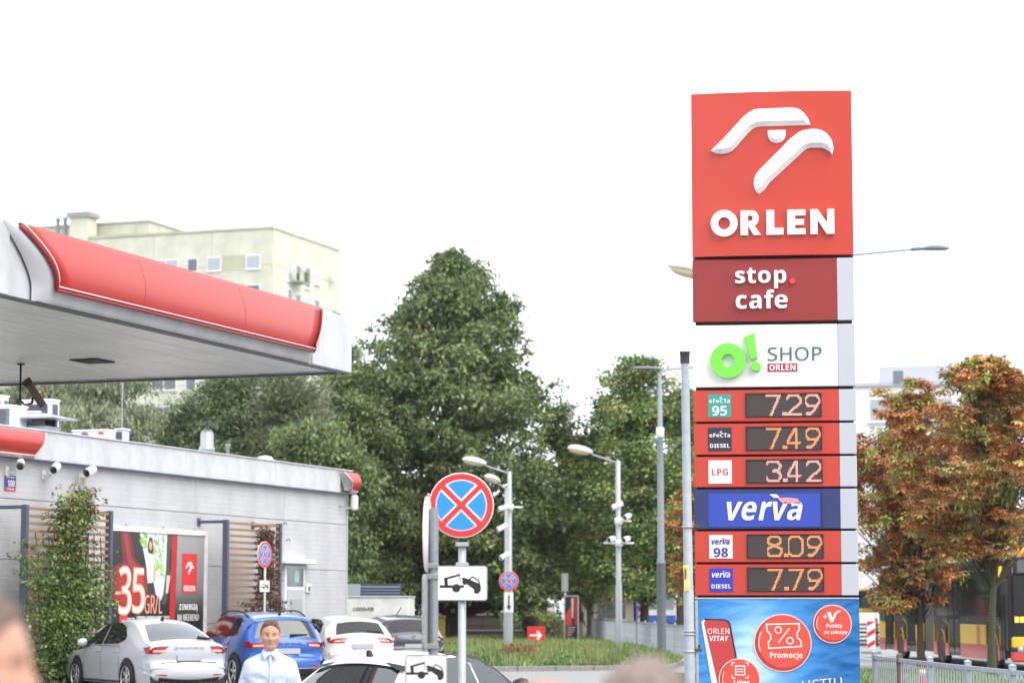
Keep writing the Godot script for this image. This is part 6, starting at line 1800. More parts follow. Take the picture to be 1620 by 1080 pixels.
func build_cars():
	var silver := mat("silver_paint", rgb(0.52, 0.54, 0.59), 0.32, {"coat": 0.7, "metal": 0.25})
	var blue := mat("blue_paint", rgb(0.017, 0.105, 0.43), 0.3, {"coat": 0.8, "metal": 0.2})
	var white := mat("white_car_paint", rgb(0.74, 0.74, 0.74), 0.3, {"coat": 0.7})
	var slate := mat("slate_paint", rgb(0.06, 0.07, 0.085), 0.3, {"coat": 0.8, "metal": 0.3})
	# silver liftback
	var k := [Vector2(-2.2, 0.2), Vector2(-2.32, 0.36), Vector2(-2.34, 0.6), Vector2(-2.2, 0.76), Vector2(-1.75, 0.86), Vector2(-1.1, 0.96), Vector2(-0.4, 1.35), Vector2(0.05, 1.455), Vector2(0.5, 1.465), Vector2(0.95, 1.41), Vector2(1.4, 1.27), Vector2(1.88, 1.075), Vector2(2.12, 1.03), Vector2(2.22, 0.98), Vector2(2.24, 0.8), Vector2(2.23, 0.66), Vector2(2.31, 0.56), Vector2(2.32, 0.36), Vector2(2.2, 0.22)]
	var sh := Shell.new(k, 0.915, 0.93, 0.60)
	var win := [[Vector2(-0.98, 0.95), Vector2(-0.12, 0.965), Vector2(-0.12, 1.385), Vector2(-0.3, 1.35), Vector2(-0.6, 1.21)], [Vector2(-0.06, 0.965), Vector2(0.72, 0.985), Vector2(0.98, 1.06), Vector2(1.0, 1.13), Vector2(0.72, 1.31), Vector2(0.4, 1.385), Vector2(-0.06, 1.39)]]
	var p := Vector3(-6.193, 0, -47)
	var f := Vector3(-sin(deg_to_rad(31)), 0, -cos(deg_to_rad(31)))
	var c := car("silver liftback seen from behind, parked between the ivy trellis and the blue car", p + f * 2.3, 31.0, sh, silver, {"front": 1.42, "rear": 1.28, "windows": win, "handles": [-0.22, 0.72], "gaps": [-1.0, -0.09, 0.86], "mirror": -0.85, "glass": [1.38, 1.085, 0.72, 0.86], "lamps": [0.945, 0.80, 0.56, 0.74, 0.3], "reflector": 0.40, "apron": 0.31, "plate": 0.725, "hatch": 0.655, "wiper": [0.45, 0.95], "fin": 35.0, "spokes": 7})
	var lt := words("ŠKODA", sh.rib(sh.at_y(0.925), 0.0, 0.01), 0.62, 0.05, M.grey_paint, c, 0.01)
	lt.rotation_degrees.x = 4
	box("belt_trim", Vector3(-0.89, 0.945, 0.0), Vector3(0.02, 0.012, 1.7), M.chrome, c)
	# blue sport utility car
	k = [Vector2(-2.05, 0.22), Vector2(-2.17, 0.4), Vector2(-2.18, 0.72), Vector2(-2.02, 0.92), Vector2(-1.5, 1.01), Vector2(-0.95, 1.08), Vector2(-0.4, 1.46), Vector2(0.0, 1.57), Vector2(0.6, 1.6), Vector2(1.3, 1.56), Vector2(1.68, 1.5), Vector2(1.78, 1.47), Vector2(1.84, 1.4), Vector2(2.0, 1.08), Vector2(2.06, 1.0), Vector2(2.09, 0.86), Vector2(2.08, 0.72), Vector2(2.16, 0.62), Vector2(2.17, 0.4), Vector2(2.06, 0.24)]
	sh = Shell.new(k, 0.92, 1.04, 0.62)
	win = [[Vector2(-0.85, 1.06), Vector2(-0.1, 1.07), Vector2(-0.1, 1.5), Vector2(-0.3, 1.46), Vector2(-0.6, 1.26)], [Vector2(-0.05, 1.07), Vector2(0.75, 1.085), Vector2(0.75, 1.49), Vector2(-0.05, 1.505)], [Vector2(0.8, 1.085), Vector2(1.3, 1.12), Vector2(1.22, 1.47), Vector2(0.8, 1.49)]]
	p = Vector3(-4.602, 0, -50.3)
	f = Vector3(-sin(deg_to_rad(25)), 0, -cos(deg_to_rad(25)))
	c = car("bright blue family car with black roof rails, behind the man in the shirt", p + f * 2.15, 25.0, sh, blue, {"front": 1.3, "rear": 1.3, "wheel": 0.35, "windows": win, "handles": [-0.15, 0.8], "gaps": [-0.95, -0.08, 0.95], "mirror": -0.8, "glass": [1.42, 1.09, 0.78, 0.86], "lamps": [1.0, 0.86, 0.52, 0.66, 0.34], "reflector": 0.5, "apron": 0.42, "plate": 0.79, "hatch": 0.68, "wiper": [0.1, 0.62], "fin": 38.0, "mirror_mat": M.black})
	lt = words("ŠKODA", sh.rib(sh.at_y(0.95), 0.0, 0.012), 0.62, 0.05, M.slate_metal, c, 0.01)
	for side in [-1.0, 1.0]:
		var rp := []
		for i in 7:
			var z := lerpf(-0.45, 1.35, i / 6.0)
			rp.append(Vector3(side * 0.63, (1.5 if i in [0, 6] else 1.585) + (0.03 if i in [2, 3, 4] else 0.0), z))
		obj("roof_rail", Bag.new(true).tube(rp, 0.018, 6), M.black, c)
	obj("roof_spoiler", sh.patch(sh.at_y(1.5), sh.at_y(1.43), [-0.86, 0.86], [-0.9, 0.9], 0.02, 8), blue, c)
	obj("bumper_line", sh.patch(sh.at_y(0.45), sh.at_y(0.425), [-0.8, 0.8], [-0.8, 0.8], 0.014, 6), M.chrome, c)
	obj("clear_stripe", sh.patch(sh.at_y(0.635), sh.at_y(0.61), [-0.86, 0.86], [-0.86, 0.86], 0.004, 6), mat("blue_line", rgb(0.07, 0.22, 0.62), 0.3), c)
	# white hatchback
	k = [Vector2(-2.0, 0.2), Vector2(-2.12, 0.38), Vector2(-2.12, 0.66), Vector2(-1.95, 0.82), Vector2(-1.4, 0.93), Vector2(-0.95, 1.0), Vector2(-0.3, 1.38), Vector2(0.1, 1.47), Vector2(0.6, 1.485), Vector2(1.2, 1.44), Vector2(1.52, 1.4), Vector2(1.6, 1.36), Vector2(1.9, 1.06), Vector2(2.0, 1.0), Vector2(2.05, 0.84), Vector2(2.04, 0.7), Vector2(2.12, 0.6), Vector2(2.13, 0.36), Vector2(2.0, 0.22)]
	sh = Shell.new(k, 0.9, 0.96, 0.6)
	win = [[Vector2(-0.82, 0.98), Vector2(-0.1, 0.99), Vector2(-0.1, 1.41), Vector2(-0.3, 1.36), Vector2(-0.55, 1.2)], [Vector2(-0.05, 0.99), Vector2(0.85, 1.02), Vector2(1.2, 1.1), Vector2(1.1, 1.3), Vector2(0.7, 1.39), Vector2(-0.05, 1.41)]]
	p = Vector3(-3.527, 0, -58)
	f = Vector3(-sin(deg_to_rad(21)), 0, -cos(deg_to_rad(21)))
	car("white hatchback with red slanted tail lamps between the blue and the slate cars", p + f * 2.1, 21.0, sh, white, {"front": 1.28, "rear": 1.3, "windows": win, "handles": [-0.15, 0.75], "gaps": [-0.9, -0.08, 0.9], "mirror": -0.75, "glass": [1.35, 1.08, 0.80, 0.82], "lamps": [0.985, 0.85, 0.46, 0.6, 0.3], "reflector": 0.45, "apron": 0.36, "plate": 0.76, "hatch": 0.66, "wiper": [0.2, 0.72]})
	# slate hatchback with a thin aerial
	p = Vector3(-2.445, 0, -61.5)
	f = Vector3(-sin(deg_to_rad(19)), 0, -cos(deg_to_rad(19)))
	c = car("slate grey hatchback with thin roof aerial, half hidden by the sign post", p + f * 2.1, 19.0, sh, slate, {"front": 1.28, "rear": 1.3, "windows": win, "handles": [-0.15, 0.75], "gaps": [-0.9, -0.08, 0.9], "mirror": -0.75, "glass": [1.37, 1.09, 0.82, 0.86], "lamps": [0.96, 0.84, 0.62, 0.7, 0.3], "reflector": 0.45, "apron": 0.36, "plate": 0.7, "hatch": 0.66, "wiper": [0.3, 0.72]})
	var ap := sh.rib(33.0, -0.18)
	obj("thin_aerial", Bag.new().tube([ap, ap + Vector3(0.1, 0.2, 0.12)], 0.012, 5), M.black, c)
	var rh := sh.rib(sh.at_y(0.95), 0.0, 0.02)
	obj("maker_badge", Bag.new().ring([Vector2(0, 0.085), Vector2(-0.06, 0), Vector2(0, -0.085), Vector2(0.06, 0)], [Vector2(0, 0.045), Vector2(-0.028, 0), Vector2(0, -0.045), Vector2(0.028, 0)], 0.0, 0.02), M.chrome, c, rh)
	# near white coupe-like car, heading away to the road
	k = [Vector2(-2.0, 0.2), Vector2(-2.12, 0.38), Vector2(-2.12, 0.64), Vector2(-1.95, 0.8), Vector2(-1.4, 0.9), Vector2(-0.95, 0.96), Vector2(-0.3, 1.32), Vector2(0.05, 1.41), Vector2(0.5, 1.43), Vector2(0.95, 1.39), Vector2(1.22, 1.335), Vector2(1.3, 1.30), Vector2(1.78, 1.02), Vector2(1.98, 0.97), Vector2(2.06, 0.84), Vector2(2.06, 0.7), Vector2(2.14, 0.58), Vector2(2.15, 0.36), Vector2(2.0, 0.22)]
	sh = Shell.new(k, 0.92, 0.94, 0.61)
	win = [[Vector2(-0.85, 0.96), Vector2(-0.05, 0.97), Vector2(-0.05, 1.355), Vector2(-0.28, 1.31), Vector2(-0.55, 1.16)], [Vector2(0.0, 0.97), Vector2(0.55, 1.0), Vector2(0.95, 1.13), Vector2(0.85, 1.25), Vector2(0.5, 1.34), Vector2(0.0, 1.36)]]
	p = Vector3(-2.192, 0, -28.3)
	p.y = height(-29.0)
	f = Vector3(sin(deg_to_rad(29.5)), 0, -cos(deg_to_rad(29.5)))
	c = car("white car with sloping dark rear window and shark fin, behind the tow plates", p + f * 2.1, -29.5, sh, white, {"loose": true, "front": 1.28, "rear": 1.32, "windows": win, "handles": [-0.1, 0.5], "gaps": [-0.92, -0.02, 0.8], "mirror": -0.78, "glass": [1.285, 1.0, 0.80, 0.86], "lamps": [0.95, 0.82, 0.5, 0.62, 0.4], "reflector": 0.45, "apron": 0.36, "plate": 0.74, "hatch": 0.66, "wiper": [0.1, 0.6], "fin": 38.0, "mirror_mat": M.black})
	obj("roof_spoiler", sh.patch(sh.at_y(1.34), sh.at_y(1.27), [-0.9, 0.9], [-0.82, 0.82], 0.028, 8), white, c)
	for side in [-1.0, 1.0]:
		obj("spoiler_corner", sh.patch(sh.at_y(1.3), sh.at_y(1.245), [0.5, 0.9] if side > 0 else [-0.9, -0.5], [0.78, 0.92] if side > 0 else [-0.92, -0.78], 0.034, 4), M.black, c)
	obj("roof_edge_trim", sh.flank([Vector2(-0.9, 0.97), Vector2(-0.58, 1.2), Vector2(-0.28, 1.345), Vector2(0.1, 1.40), Vector2(0.6, 1.385), Vector2(0.6, 1.37), Vector2(0.1, 1.375), Vector2(-0.28, 1.315), Vector2(-0.55, 1.17), Vector2(-0.85, 0.95)], 1.0, 0.012), M.black, c)
	# far vehicles beyond the park
	far_van("white van parked far off under the dark park trees", Vector3(1.403, 0, -150), 12.0, 1.0)
	far_van("white van behind the banner stand, mostly hidden", Vector3(4.974, 0, -165), 8.0, 1.0)
	far_van("white van far behind the lamp posts, partly behind the van", Vector3(3.976, 0, -170), 200.0, 1.0)

func far_van(label: String, at: Vector3, turn: float, k: float):
	var k0 := [Vector2(-2.4, 0.3), Vector2(-2.5, 0.6), Vector2(-2.4, 1.0), Vector2(-1.9, 1.25), Vector2(-1.2, 1.9), Vector2(-0.6, 2.0), Vector2(1.0, 2.02), Vector2(2.3, 2.0), Vector2(2.45, 1.9), Vector2(2.5, 1.0), Vector2(2.5, 0.5), Vector2(2.4, 0.3)]
	var sh := Shell.new(k0, 0.98, 1.2, 0.86)
	var t := thing("white_van", label, "van", at, turn + 180.0, "white vans far off")
	obj("body", sh.body(), M.white_car_paint, t)
	obj("windscreen", sh.patch(14.5, 19.0, [-0.85, 0.85], [-0.82, 0.82], 0.008, 6), M.car_glass, t)
	for side in [-1.0, 1.0]:
		obj("side_window", sh.flank([Vector2(-1.6, 1.25), Vector2(-0.5, 1.25), Vector2(-0.5, 1.8), Vector2(-1.15, 1.8)], side), M.car_glass, t)
		obj("headlight", sh.patch(6.5, 9.5, [0.55, 0.95] if side > 0 else [-0.95, -0.55], [0.6, 0.95] if side > 0 else [-0.95, -0.6], 0.01, 3), M.curtain_pane, t)
		box("wing_mirror", Vector3(side * 1.1, 1.35, -1.5), Vector3(0.16, 0.3, 0.1), M.black, t, 0.02)
		for z in [-1.5, 1.5]: wheel(t, Vector3(side * 0.95, 0.34, z), 0.34, side, 5, M.galvanised)
	obj("bumper", sh.patch(1.0, 5.0, [-0.9, 0.9], [-0.9, 0.9], 0.01, 5), M.dark_metal, t)
	box("number_plate", Vector3(0, 0.55, -2.52), Vector3(0.5, 0.11, 0.03), M.sign_white, t)

# ---------- articulated city bus: local z = 0 at its front, the rear lies along -z, its visible flank at x = 0 ----------
func build_bus():
	var t := thing("city_bus", "long red and yellow articulated city bus with dark windows behind the chestnuts", "bus", Vector3(13.05, 0, -64.0), 2.07)
	var yel := mat("bus_yellow", rgb(0.78, 0.46, 0.02), 0.3, {"coat": 0.5})
	var red := mat("bus_red", rgb(0.55, 0.05, 0.05), 0.3, {"coat": 0.5})
	var glass := mat("bus_glass", rgb(0.012, 0.013, 0.014), 0.05, {"spec": 0.5})
	var mask := mat("bus_mask", rgb(0.018, 0.018, 0.02), 0.3)
	var bel := mat("bellows_cloth", rgb(0.13, 0.115, 0.10), 0.8)
	var w := 2.55
	var jr: float = -10.844
	var jf: float = -9.348
	var back := -18.0
	for s in [[jf, -0.25], [back, jr]]:   # the two halves: inner body, roof
		var l: float = s[1] - s[0]
		var c: float = (s[0] + s[1]) / 2
		box("body", Vector3(w / 2, 1.62, c), Vector3(w - 0.1, 2.55, l), mask, t, 0.04)
		box("roof", Vector3(w / 2, 2.95, c), Vector3(w - 0.05, 0.16, l), mask, t, 0.06)
		box("roof_fairing", Vector3(w / 2, 3.12, c + 0.1), Vector3(w - 0.3, 0.36, l - 0.7), yel, t, 0.1)
	for i in 9:   # bellows
		var z := lerpf(jr, jf, (i + 0.5) / 9.0)
		box("bellows_fold", Vector3(w / 2, 1.62, z), Vector3(w - (0.06 if i % 2 else 0.16), 2.55, (jf - jr) / 9.0 - 0.006), bel, t, 0.02)
	# flank: [rear px, front px, kind]
	var segs := [[-18.059, -17.04, "panel"], [-17.04, -15.504, "door"], [-15.504, -13.409, "wheel"], [-13.409, -12.006, "door"], [-12.006, jr, "panel"], [jf, -7.214, "wheel"], [-7.214, -5.692, "door"], [-5.692, -2.534, "panel"], [-2.534, -0.916, "wheel"], [-0.916, -0.3, "door"]]
	for s in segs:
		var l: float = s[1] - s[0] - 0.02
		var c: float = (s[0] + s[1]) / 2
		if s[2] == "door":
			for k in 2:
				var d := box("door", Vector3(0.03, 1.45, c + (k - 0.5) * l / 2), Vector3(0.06, 2.3, l / 2 - 0.03), mask, t, 0.01)
				box("door_pane", Vector3(-0.032, 0.0, 0.0), Vector3(0.012, 2.1, l / 2 - 0.17), glass, d)
			continue
		box("window_pane", Vector3(0.022, 2.05, c), Vector3(0.05, 1.28, l), glass, t, 0.008)
		box("flank_strip", Vector3(0.018, 1.32, c), Vector3(0.05, 0.22, l), mask, t)
		if s[2] == "panel":
			box("yellow_panel", Vector3(0.015, 0.93, c), Vector3(0.05, 0.54, l), yel, t, 0.006)
			box("red_panel", Vector3(0.015, 0.46, c), Vector3(0.05, 0.38, l), red, t, 0.006)
		else:
			var r := 0.56
			var hi := [Vector2(-l / 2, 0.66), Vector2(-r * 0.93, 0.66)]
			for k in 13:
				var a := lerpf(PI - 0.32, 0.32, k / 12.0)
				hi.append(Vector2(cos(a) * r, 0.48 + sin(a) * r))
			hi.append_array([Vector2(r * 0.93, 0.66), Vector2(l / 2, 0.66), Vector2(l / 2, 1.2), Vector2(r * 0.8, 1.33), Vector2(-r * 0.8, 1.33), Vector2(-l / 2, 1.2)])
			var pn := obj("yellow_panel", Bag.new().plate(hi, -0.02, 0.03), yel, t, Vector3(0.012, 0, c))
			pn.rotation_degrees.y = -90
			for k in [-1, 1]:
				var rl := l / 2 - r
				if rl > 0.1: box("red_panel", Vector3(0.015, 0.46, c + k * (r + rl / 2)), Vector3(0.05, 0.38, rl), red, t, 0.006)
			box("wheel_well", Vector3(0.1, 0.62, c), Vector3(0.16, 0.95, r * 2.05), M.black, t)
			wheel(t, Vector3(0.06, 0.48, c), 0.48, -1.0, 8, mat("bus_rim", rgb(0.25, 0.06, 0.06), 0.4) if not M.has("bus_rim") else M.bus_rim)
	# mermaid shield on the long yellow panel, a ring and a small figure
	var em := obj("flank_emblem", Bag.new().ring(oval(0, 0, 0.2, 0.3, 24), oval(0, 0, 0.18, 0.28, 24), 0.0, 0.006), red, t, Vector3(-0.012, 0.92, -3.374))
	em.rotation_degrees.y = -90
	var fg := obj("flank_emblem", Bag.new().stroke([Vector2(-0.05, 0.2), Vector2(0.02, 0.1), Vector2(-0.03, -0.05), Vector2(0.05, -0.2)], 0.06, 0.0, 0.006), red, t, Vector3(-0.012, 0.92, -3.374))
	fg.rotation_degrees.y = -90
	# front
	box("front_corner", Vector3(0.16, 1.75, -0.18), Vector3(0.3, 2.6, 0.4), mask, t, 0.1)
	box("corner_fairing", Vector3(0.2, 2.72, -0.2), Vector3(0.36, 0.55, 0.5), mat("bus_silver", rgb(0.36, 0.36, 0.38), 0.3), t, 0.14)
	box("windscreen", Vector3(w / 2, 1.72, 0.02), Vector3(w - 0.24, 1.65, 0.1), glass, t, 0.03)
	box("destination_board", Vector3(w / 2, 2.78, 0.03), Vector3(w - 0.3, 0.5, 0.1), mask, t, 0.03)
	box("destination_glass", Vector3(w / 2, 2.76, 0.085), Vector3(w - 0.5, 0.34, 0.02), mat("bus_board", rgb(0.12, 0.12, 0.13), 0.2), t)
	box("front_panel", Vector3(w / 2, 0.76, 0.03), Vector3(w - 0.16, 0.3, 0.12), yel, t, 0.04)
	box("front_bumper", Vector3(w / 2, 0.4, 0.04), Vector3(w - 0.12, 0.3, 0.14), red, t, 0.05)
	box("black_band", Vector3(w / 2, 0.57, 0.05), Vector3(w - 0.14, 0.1, 0.12), M.black, t, 0.02)
	for x in [0.3, w - 0.3]: obj("headlight", Bag.new(true).lathe([[0.0, 0.0], [0.08, 0.0], [0.09, -0.03]], 14, Vector3.ZERO, Basis(Vector3.RIGHT, PI / 2)), M.curtain_pane, t, Vector3(x, 0.57, 0.12))
	box("number_plate", Vector3(0.62, 0.77, 0.098), Vector3(0.5, 0.11, 0.012), M.sign_white, t)
	for k in 3: box("lit_route_figure", Vector3(0.22 + k * 0.14, 1.36, 0.08), Vector3(0.11, 0.15, 0.012), mat("route_amber", rgb(0.9, 0.6, 0.05), 0.5, {"glow": 0.3}) if not M.has("route_amber") else M.route_amber, t)
	box("side_route_board", Vector3(-0.012, 2.62, -0.701), Vector3(0.02, 0.3, 0.34), M.route_amber, t)
	for s in [[-0.05, -0.3]]:
		obj("mirror_arm", Bag.new(true).tube([Vector3(0.15, 2.8, 0.05), Vector3(-0.1, 2.7, 0.35), Vector3(-0.16, 2.4, 0.38)], 0.03, 6), M.black, t)
		box("wing_mirror", Vector3(-0.17, 2.2, 0.36), Vector3(0.2, 0.46, 0.14), M.black, t, 0.04)

# ---------- railings and small things along the street ----------
func railing(called: String, label: String, pts: Array, h: float, bars: int, rust: Array, gap_first := false):
	var o: Vector3 = pts[0]
	var t := thing(called, label, "railing", o)
	for i in pts.size():
		var p: Vector3 = pts[i] - o
		var m: Material = M.rust if i in rust else M.grey_paint
		box("post", p + Vector3(0, h / 2, 0), Vector3(0.07, h, 0.07), m, t, 0.006)
		var cp := obj("post_cap", Bag.new().lathe([[0.052, 0.0], [0.052, 0.012], [0.0, 0.032]], 4, Vector3.ZERO, Basis(Vector3.UP, PI / 4)), m, t, p + Vector3(0, h, 0))
		if i == pts.size() - 1: continue
		var q: Vector3 = pts[i + 1] - o
		var l := p.distance_to(q)
		var turn := atan2(-(q.z - p.z), q.x - p.x)
		var holder := Node3D.new()
		holder.name = "rail_section"
		t.add_child(holder, true)
		holder.position = (p + q) / 2
		holder.rotation.y = turn
		for y in [h - 0.06, 0.12]: box("rail", Vector3(0, y, 0), Vector3(l - 0.07, 0.045, 0.04), M.grey_paint, holder)
		for k in bars: box("bar", Vector3(-l / 2 + 0.035 + (l - 0.07) * (k + 0.5) / bars, h / 2 + 0.03, 0), Vector3(0.014, h - 0.22, 0.014), M.grey_paint, holder)

func build_street():
	mat("rust", rgb(0.2, 0.15, 0.11), 0.8, {"map": "speck", "scale": 2.0})
	var pts := []
	var px := [4.84, 4.875, 4.938, 5.036, 5.146, 5.306]
	for i in 6:
		var z := -32.5 + i * 1.86
		pts.append(Vector3(px[i], 0.0, z))
	railing("street_railing", "grey bar railing by the road in front of the bus, one post rusty", pts, 1.1, 13, [1])
	pts = []
	var fx := [3.711, 3.93, 4.077, 4.305, 4.491, 4.708, 4.771, 4.875, 4.959, 5.096, 5.313]
	var fd := [118, 112, 106, 101, 96, 91.5, 87, 83, 79.5, 76, 72.5]
	for i in 11: pts.append(Vector3(fx[i], 0.05, -fd[i]))
	railing("pavement_railing", "long grey bar railing curving from the banner stand to the pylon pole", pts, 1.12, 26, [5])
	# striped beacon and cone at the road works
	var t := thing("striped_beacon", "red and white striped road works beacon on a grey foot", "beacon", Vector3(12.99, 0, -88), -8.0)
	box("foot", Vector3(0, 0.06, 0), Vector3(0.75, 0.12, 0.4), M.sign_back, t, 0.03)
	box("blade", Vector3(0, 0.68, 0), Vector3(0.3, 1.05, 0.04), M.sign_white, t, 0.015)
	for k in 3:
		var y := 0.18 + k * 0.4
		obj("red_stripe", Bag.new().plate([Vector2(-0.14, y), Vector2(0.14, y + 0.17), Vector2(0.14, y + 0.34), Vector2(-0.14, y + 0.17)] if k < 2 else [Vector2(-0.14, y), Vector2(0.14, y + 0.17), Vector2(0.14, y + 0.2), Vector2(-0.14, y + 0.17)], 0.0, 0.006), M.sign_red, t, Vector3(0, 0, 0.02))
	t = thing("traffic_cone", "small red and white traffic cone behind the street railing", "cone", Vector3(7.41, 0, -44))
	t.position.y = height(-44.0)
	box("foot", Vector3(0, 0.02, 0), Vector3(0.28, 0.04, 0.28), M.rubber, t, 0.008)
	obj("cone_body", Bag.new(true).lathe([[0.12, 0.04], [0.025, 0.68], [0.02, 0.7], [0.0, 0.7]], 16), M.sign_red, t)
	for b in [[0.18, 0.32], [0.46, 0.58]]:
		var ra: float = lerpf(0.12, 0.025, (b[0] - 0.04) / 0.64) + 0.004
		var rb: float = lerpf(0.12, 0.025, (b[1] - 0.04) / 0.64) + 0.004
		obj("white_band", Bag.new(true).lathe([[ra - 0.004, b[0]], [ra, b[0]], [rb, b[1]], [rb - 0.004, b[1]]], 16), M.sign_white, t)
	# stacked rails and planks beyond the beacon
	t = thing("stacked_rails", "brown steel rails and planks stacked beside the road works beacon", "rails", Vector3(15.028, 0, -104))
	for k in 6: box("rail", Vector3(-0.5, 0.08 + 0.17 * k, -0.1 * (k % 2)), Vector3(3.2, 0.11, 0.2), M.rust if k % 3 else M.bark, t, 0.02)
	for x in [-1.6, 0.6]: box("bearer", Vector3(x, 0.6, -0.3), Vector3(0.12, 1.2, 0.12), M.bark_pale, t)
	t = thing("site_barrier", "white plastic road barrier stretched behind the stacked rails", "barrier", Vector3(15.781, 0, -110))
	for k in 2: box("barrier_unit", Vector3(-1.2 + k * 1.7, 0.75, 0), Vector3(1.64, 1.3, 0.34), M.white_paint, t, 0.08)
	t = thing("yellow_digger", "small yellow digger working under the trees by the road", "digger", Vector3(18.429, 0, -128), 30.0)
	for z in [-0.7, 0.7]: box("track", Vector3(0, 0.35, z), Vector3(2.2, 0.6, 0.4), M.black, t, 0.2)
	box("cab_body", Vector3(0.2, 1.15, 0), Vector3(1.7, 0.9, 1.5), M.yellow, t, 0.12)
	box("cab", Vector3(-0.1, 2.0, 0.2), Vector3(0.9, 1.0, 0.9), M.car_glass, t, 0.06)
	box("cab_roof", Vector3(-0.1, 2.53, 0.2), Vector3(1.0, 0.1, 1.0), M.yellow, t, 0.03)
	obj("boom", Bag.new().tube([Vector3(-0.6, 1.3, 0), Vector3(-1.6, 2.6, 0), Vector3(-2.4, 2.0, 0), Vector3(-2.6, 0.9, 0)], [0.16, 0.14, 0.12, 0.1], 6), M.yellow, t)
	obj("bucket", Bag.new().plate([Vector2(-2.8, 0.9), Vector2(-2.4, 0.95), Vector2(-2.35, 0.5), Vector2(-2.9, 0.45)], -0.3, 0.3, 0.0, true), M.dark_metal, t)
	# stone plinth, steps, bins, ball, low fence
	t = thing("stone_plinth", "big brown stone plinth with stepped base behind the tow truck plate", "monument", Vector3(-2.449, 0, -124), 4.0)
	rng.seed = 5
	var stone := [mat("plinth_stone", rgb(0.12, 0.10, 0.085), 0.9, {"map": "speck", "scale": 0.8, "relief": 1.5}), mat("plinth_stone_dark", rgb(0.095, 0.08, 0.07), 0.9, {"map": "speck", "scale": 0.9, "relief": 1.5})]
	for r in 4:
		var wid: float = [3.6, 3.5, 3.0, 2.9][r]
		for k in 4:
			box("stone_block", Vector3(-wid / 2 + wid * (k + 0.5) / 4, 0.42 + r * 0.56, 0.01 * rnd()), Vector3(wid / 4 - 0.015, 0.54, wid * 0.8), stone[rng.randi() % 2], t, 0.02)
	box("ledge", Vector3(0, 1.27, 0), Vector3(3.65, 0.07, 3.0), M.concrete, t, 0.02)
	t = thing("stone_steps", "low dark stone steps with pale edges running behind the grass", "steps", Vector3(-1.247, 0, -120))
	for k in 2:
		for j in 4:
			box("step_slab", Vector3(-3.0 + j * 1.7, 0.16 + k * 0.24, -k * 0.45), Vector3(1.68, 0.22, 0.9), stone[1], t, 0.01)
			box("step_edge", Vector3(-3.0 + j * 1.7, 0.265 + k * 0.24, 0.03 - k * 0.45), Vector3(1.68, 0.05, 0.88), M.concrete, t, 0.01)
	t = thing("yellow_bin", "narrow mustard yellow waste bin beside the dark litter basket", "bin", Vector3(-3.186, 0, -108))
	box("bin_body", Vector3(0, 0.62, 0), Vector3(0.42, 1.1, 0.42), mat("mustard", rgb(0.42, 0.33, 0.05), 0.5), t, 0.03)
	box("bin_lid", Vector3(0, 1.24, 0), Vector3(0.5, 0.12, 0.5), M.mustard, t, 0.03)
	box("bin_foot", Vector3(0, 0.1, 0), Vector3(0.4, 0.1, 0.4), M.dark_metal, t)
	t = thing("litter_basket", "dark brown litter basket next to the mustard bin", "bin", Vector3(-3.003, 0, -109))
	obj("basket", Bag.new(true).lathe([[0.2, 0.06], [0.24, 0.85], [0.25, 0.88], [0.21, 0.88], [0.18, 0.2], [0.0, 0.2]], 12), M.bark, t)
	obj("stand", Bag.new(true).lathe([[0.05, 0.0], [0.05, 0.2], [0.2, 0.21]], 8), M.dark_metal, t)
	t = thing("stone_ball", "dark round stone ball bollard on the path behind the arrow board", "bollard", Vector3(0.83, 0, -114))
	obj("ball", Bag.new(true).lathe([[0.0, 0.42], [0.2, 0.46], [0.36, 0.62], [0.42, 0.84], [0.36, 1.06], [0.2, 1.21], [0.0, 1.26]], 18), stone[0], t)
	obj("foot", Bag.new(true).lathe([[0.34, 0.0], [0.32, 0.3], [0.22, 0.46], [0.0, 0.5]], 14), stone[1], t)
	t = thing("low_fence", "low dark iron fence of short bars round the flower bed", "fence", Vector3(-0.931, 0, -128))
	for k in 9: box("bar", Vector3(k * 0.42 - 0.2, 0.62, 0), Vector3(0.06, 0.9, 0.05), M.dark_metal, t)
	for y in [0.35, 0.85]: box("rail", Vector3(1.5, y, 0), Vector3(3.7, 0.035, 0.03), M.dark_metal, t)
	# flower bed and red shrub
	rng.seed = 99
	var xf := []
	var tint := []
	for k in 900:
		xf.append(Transform3D(Basis(Vector3.UP, rnd(0, TAU)).scaled(Vector3.ONE * rnd(0.8, 1.6)), Vector3(rnd(-1.183, 2.573), rnd(0.15, 1.25) * (0.7 + 0.3 * sin(k)), rnd(-136, -129))))
		tint.append([rgb(0.12, 0.22, 0.06), rgb(0.16, 0.27, 0.08), rgb(0.22, 0.25, 0.08), rgb(0.3, 0.2, 0.06)][rng.randi() % (3 if xf[-1].origin.x < 1.351 else 4)])
	scatter("shrubbery", sprig(9, 0.3, 0.22, 0.5), M.leaf, xf, tint)
	xf = []
	tint = []
	for k in 90:
		xf.append(Transform3D(Basis(Vector3.UP, rnd(0, TAU)).scaled(Vector3.ONE * rnd(0.5, 1.0)), Vector3(rng.randfn() * 0.28, rnd(0.05, 0.35), rng.randfn() * 0.28)))
		tint.append([rgb(0.25, 0.08, 0.05), rgb(0.2, 0.11, 0.06), rgb(0.3, 0.14, 0.09)][rng.randi() % 3])
	t = thing("red_shrub", "small wilted reddish shrub in the grass below the paired lamp posts", "plant", Vector3(0.115, 0, -74))
	t.position.y = 0.11
	obj("stem", Bag.new().tube([Vector3.ZERO, Vector3(0.02, 0.25, 0)], 0.015, 5), M.bark, t)
	scatter("foliage", sprig(7, 0.16, 0.12, 0.4), M.leaf_dry, xf, tint, t)
	# poles and boards among the far trees
	t = thing("blue_post", "blue post with pale upper rod behind the long railing", "post", Vector3(5.705, 0, -112))
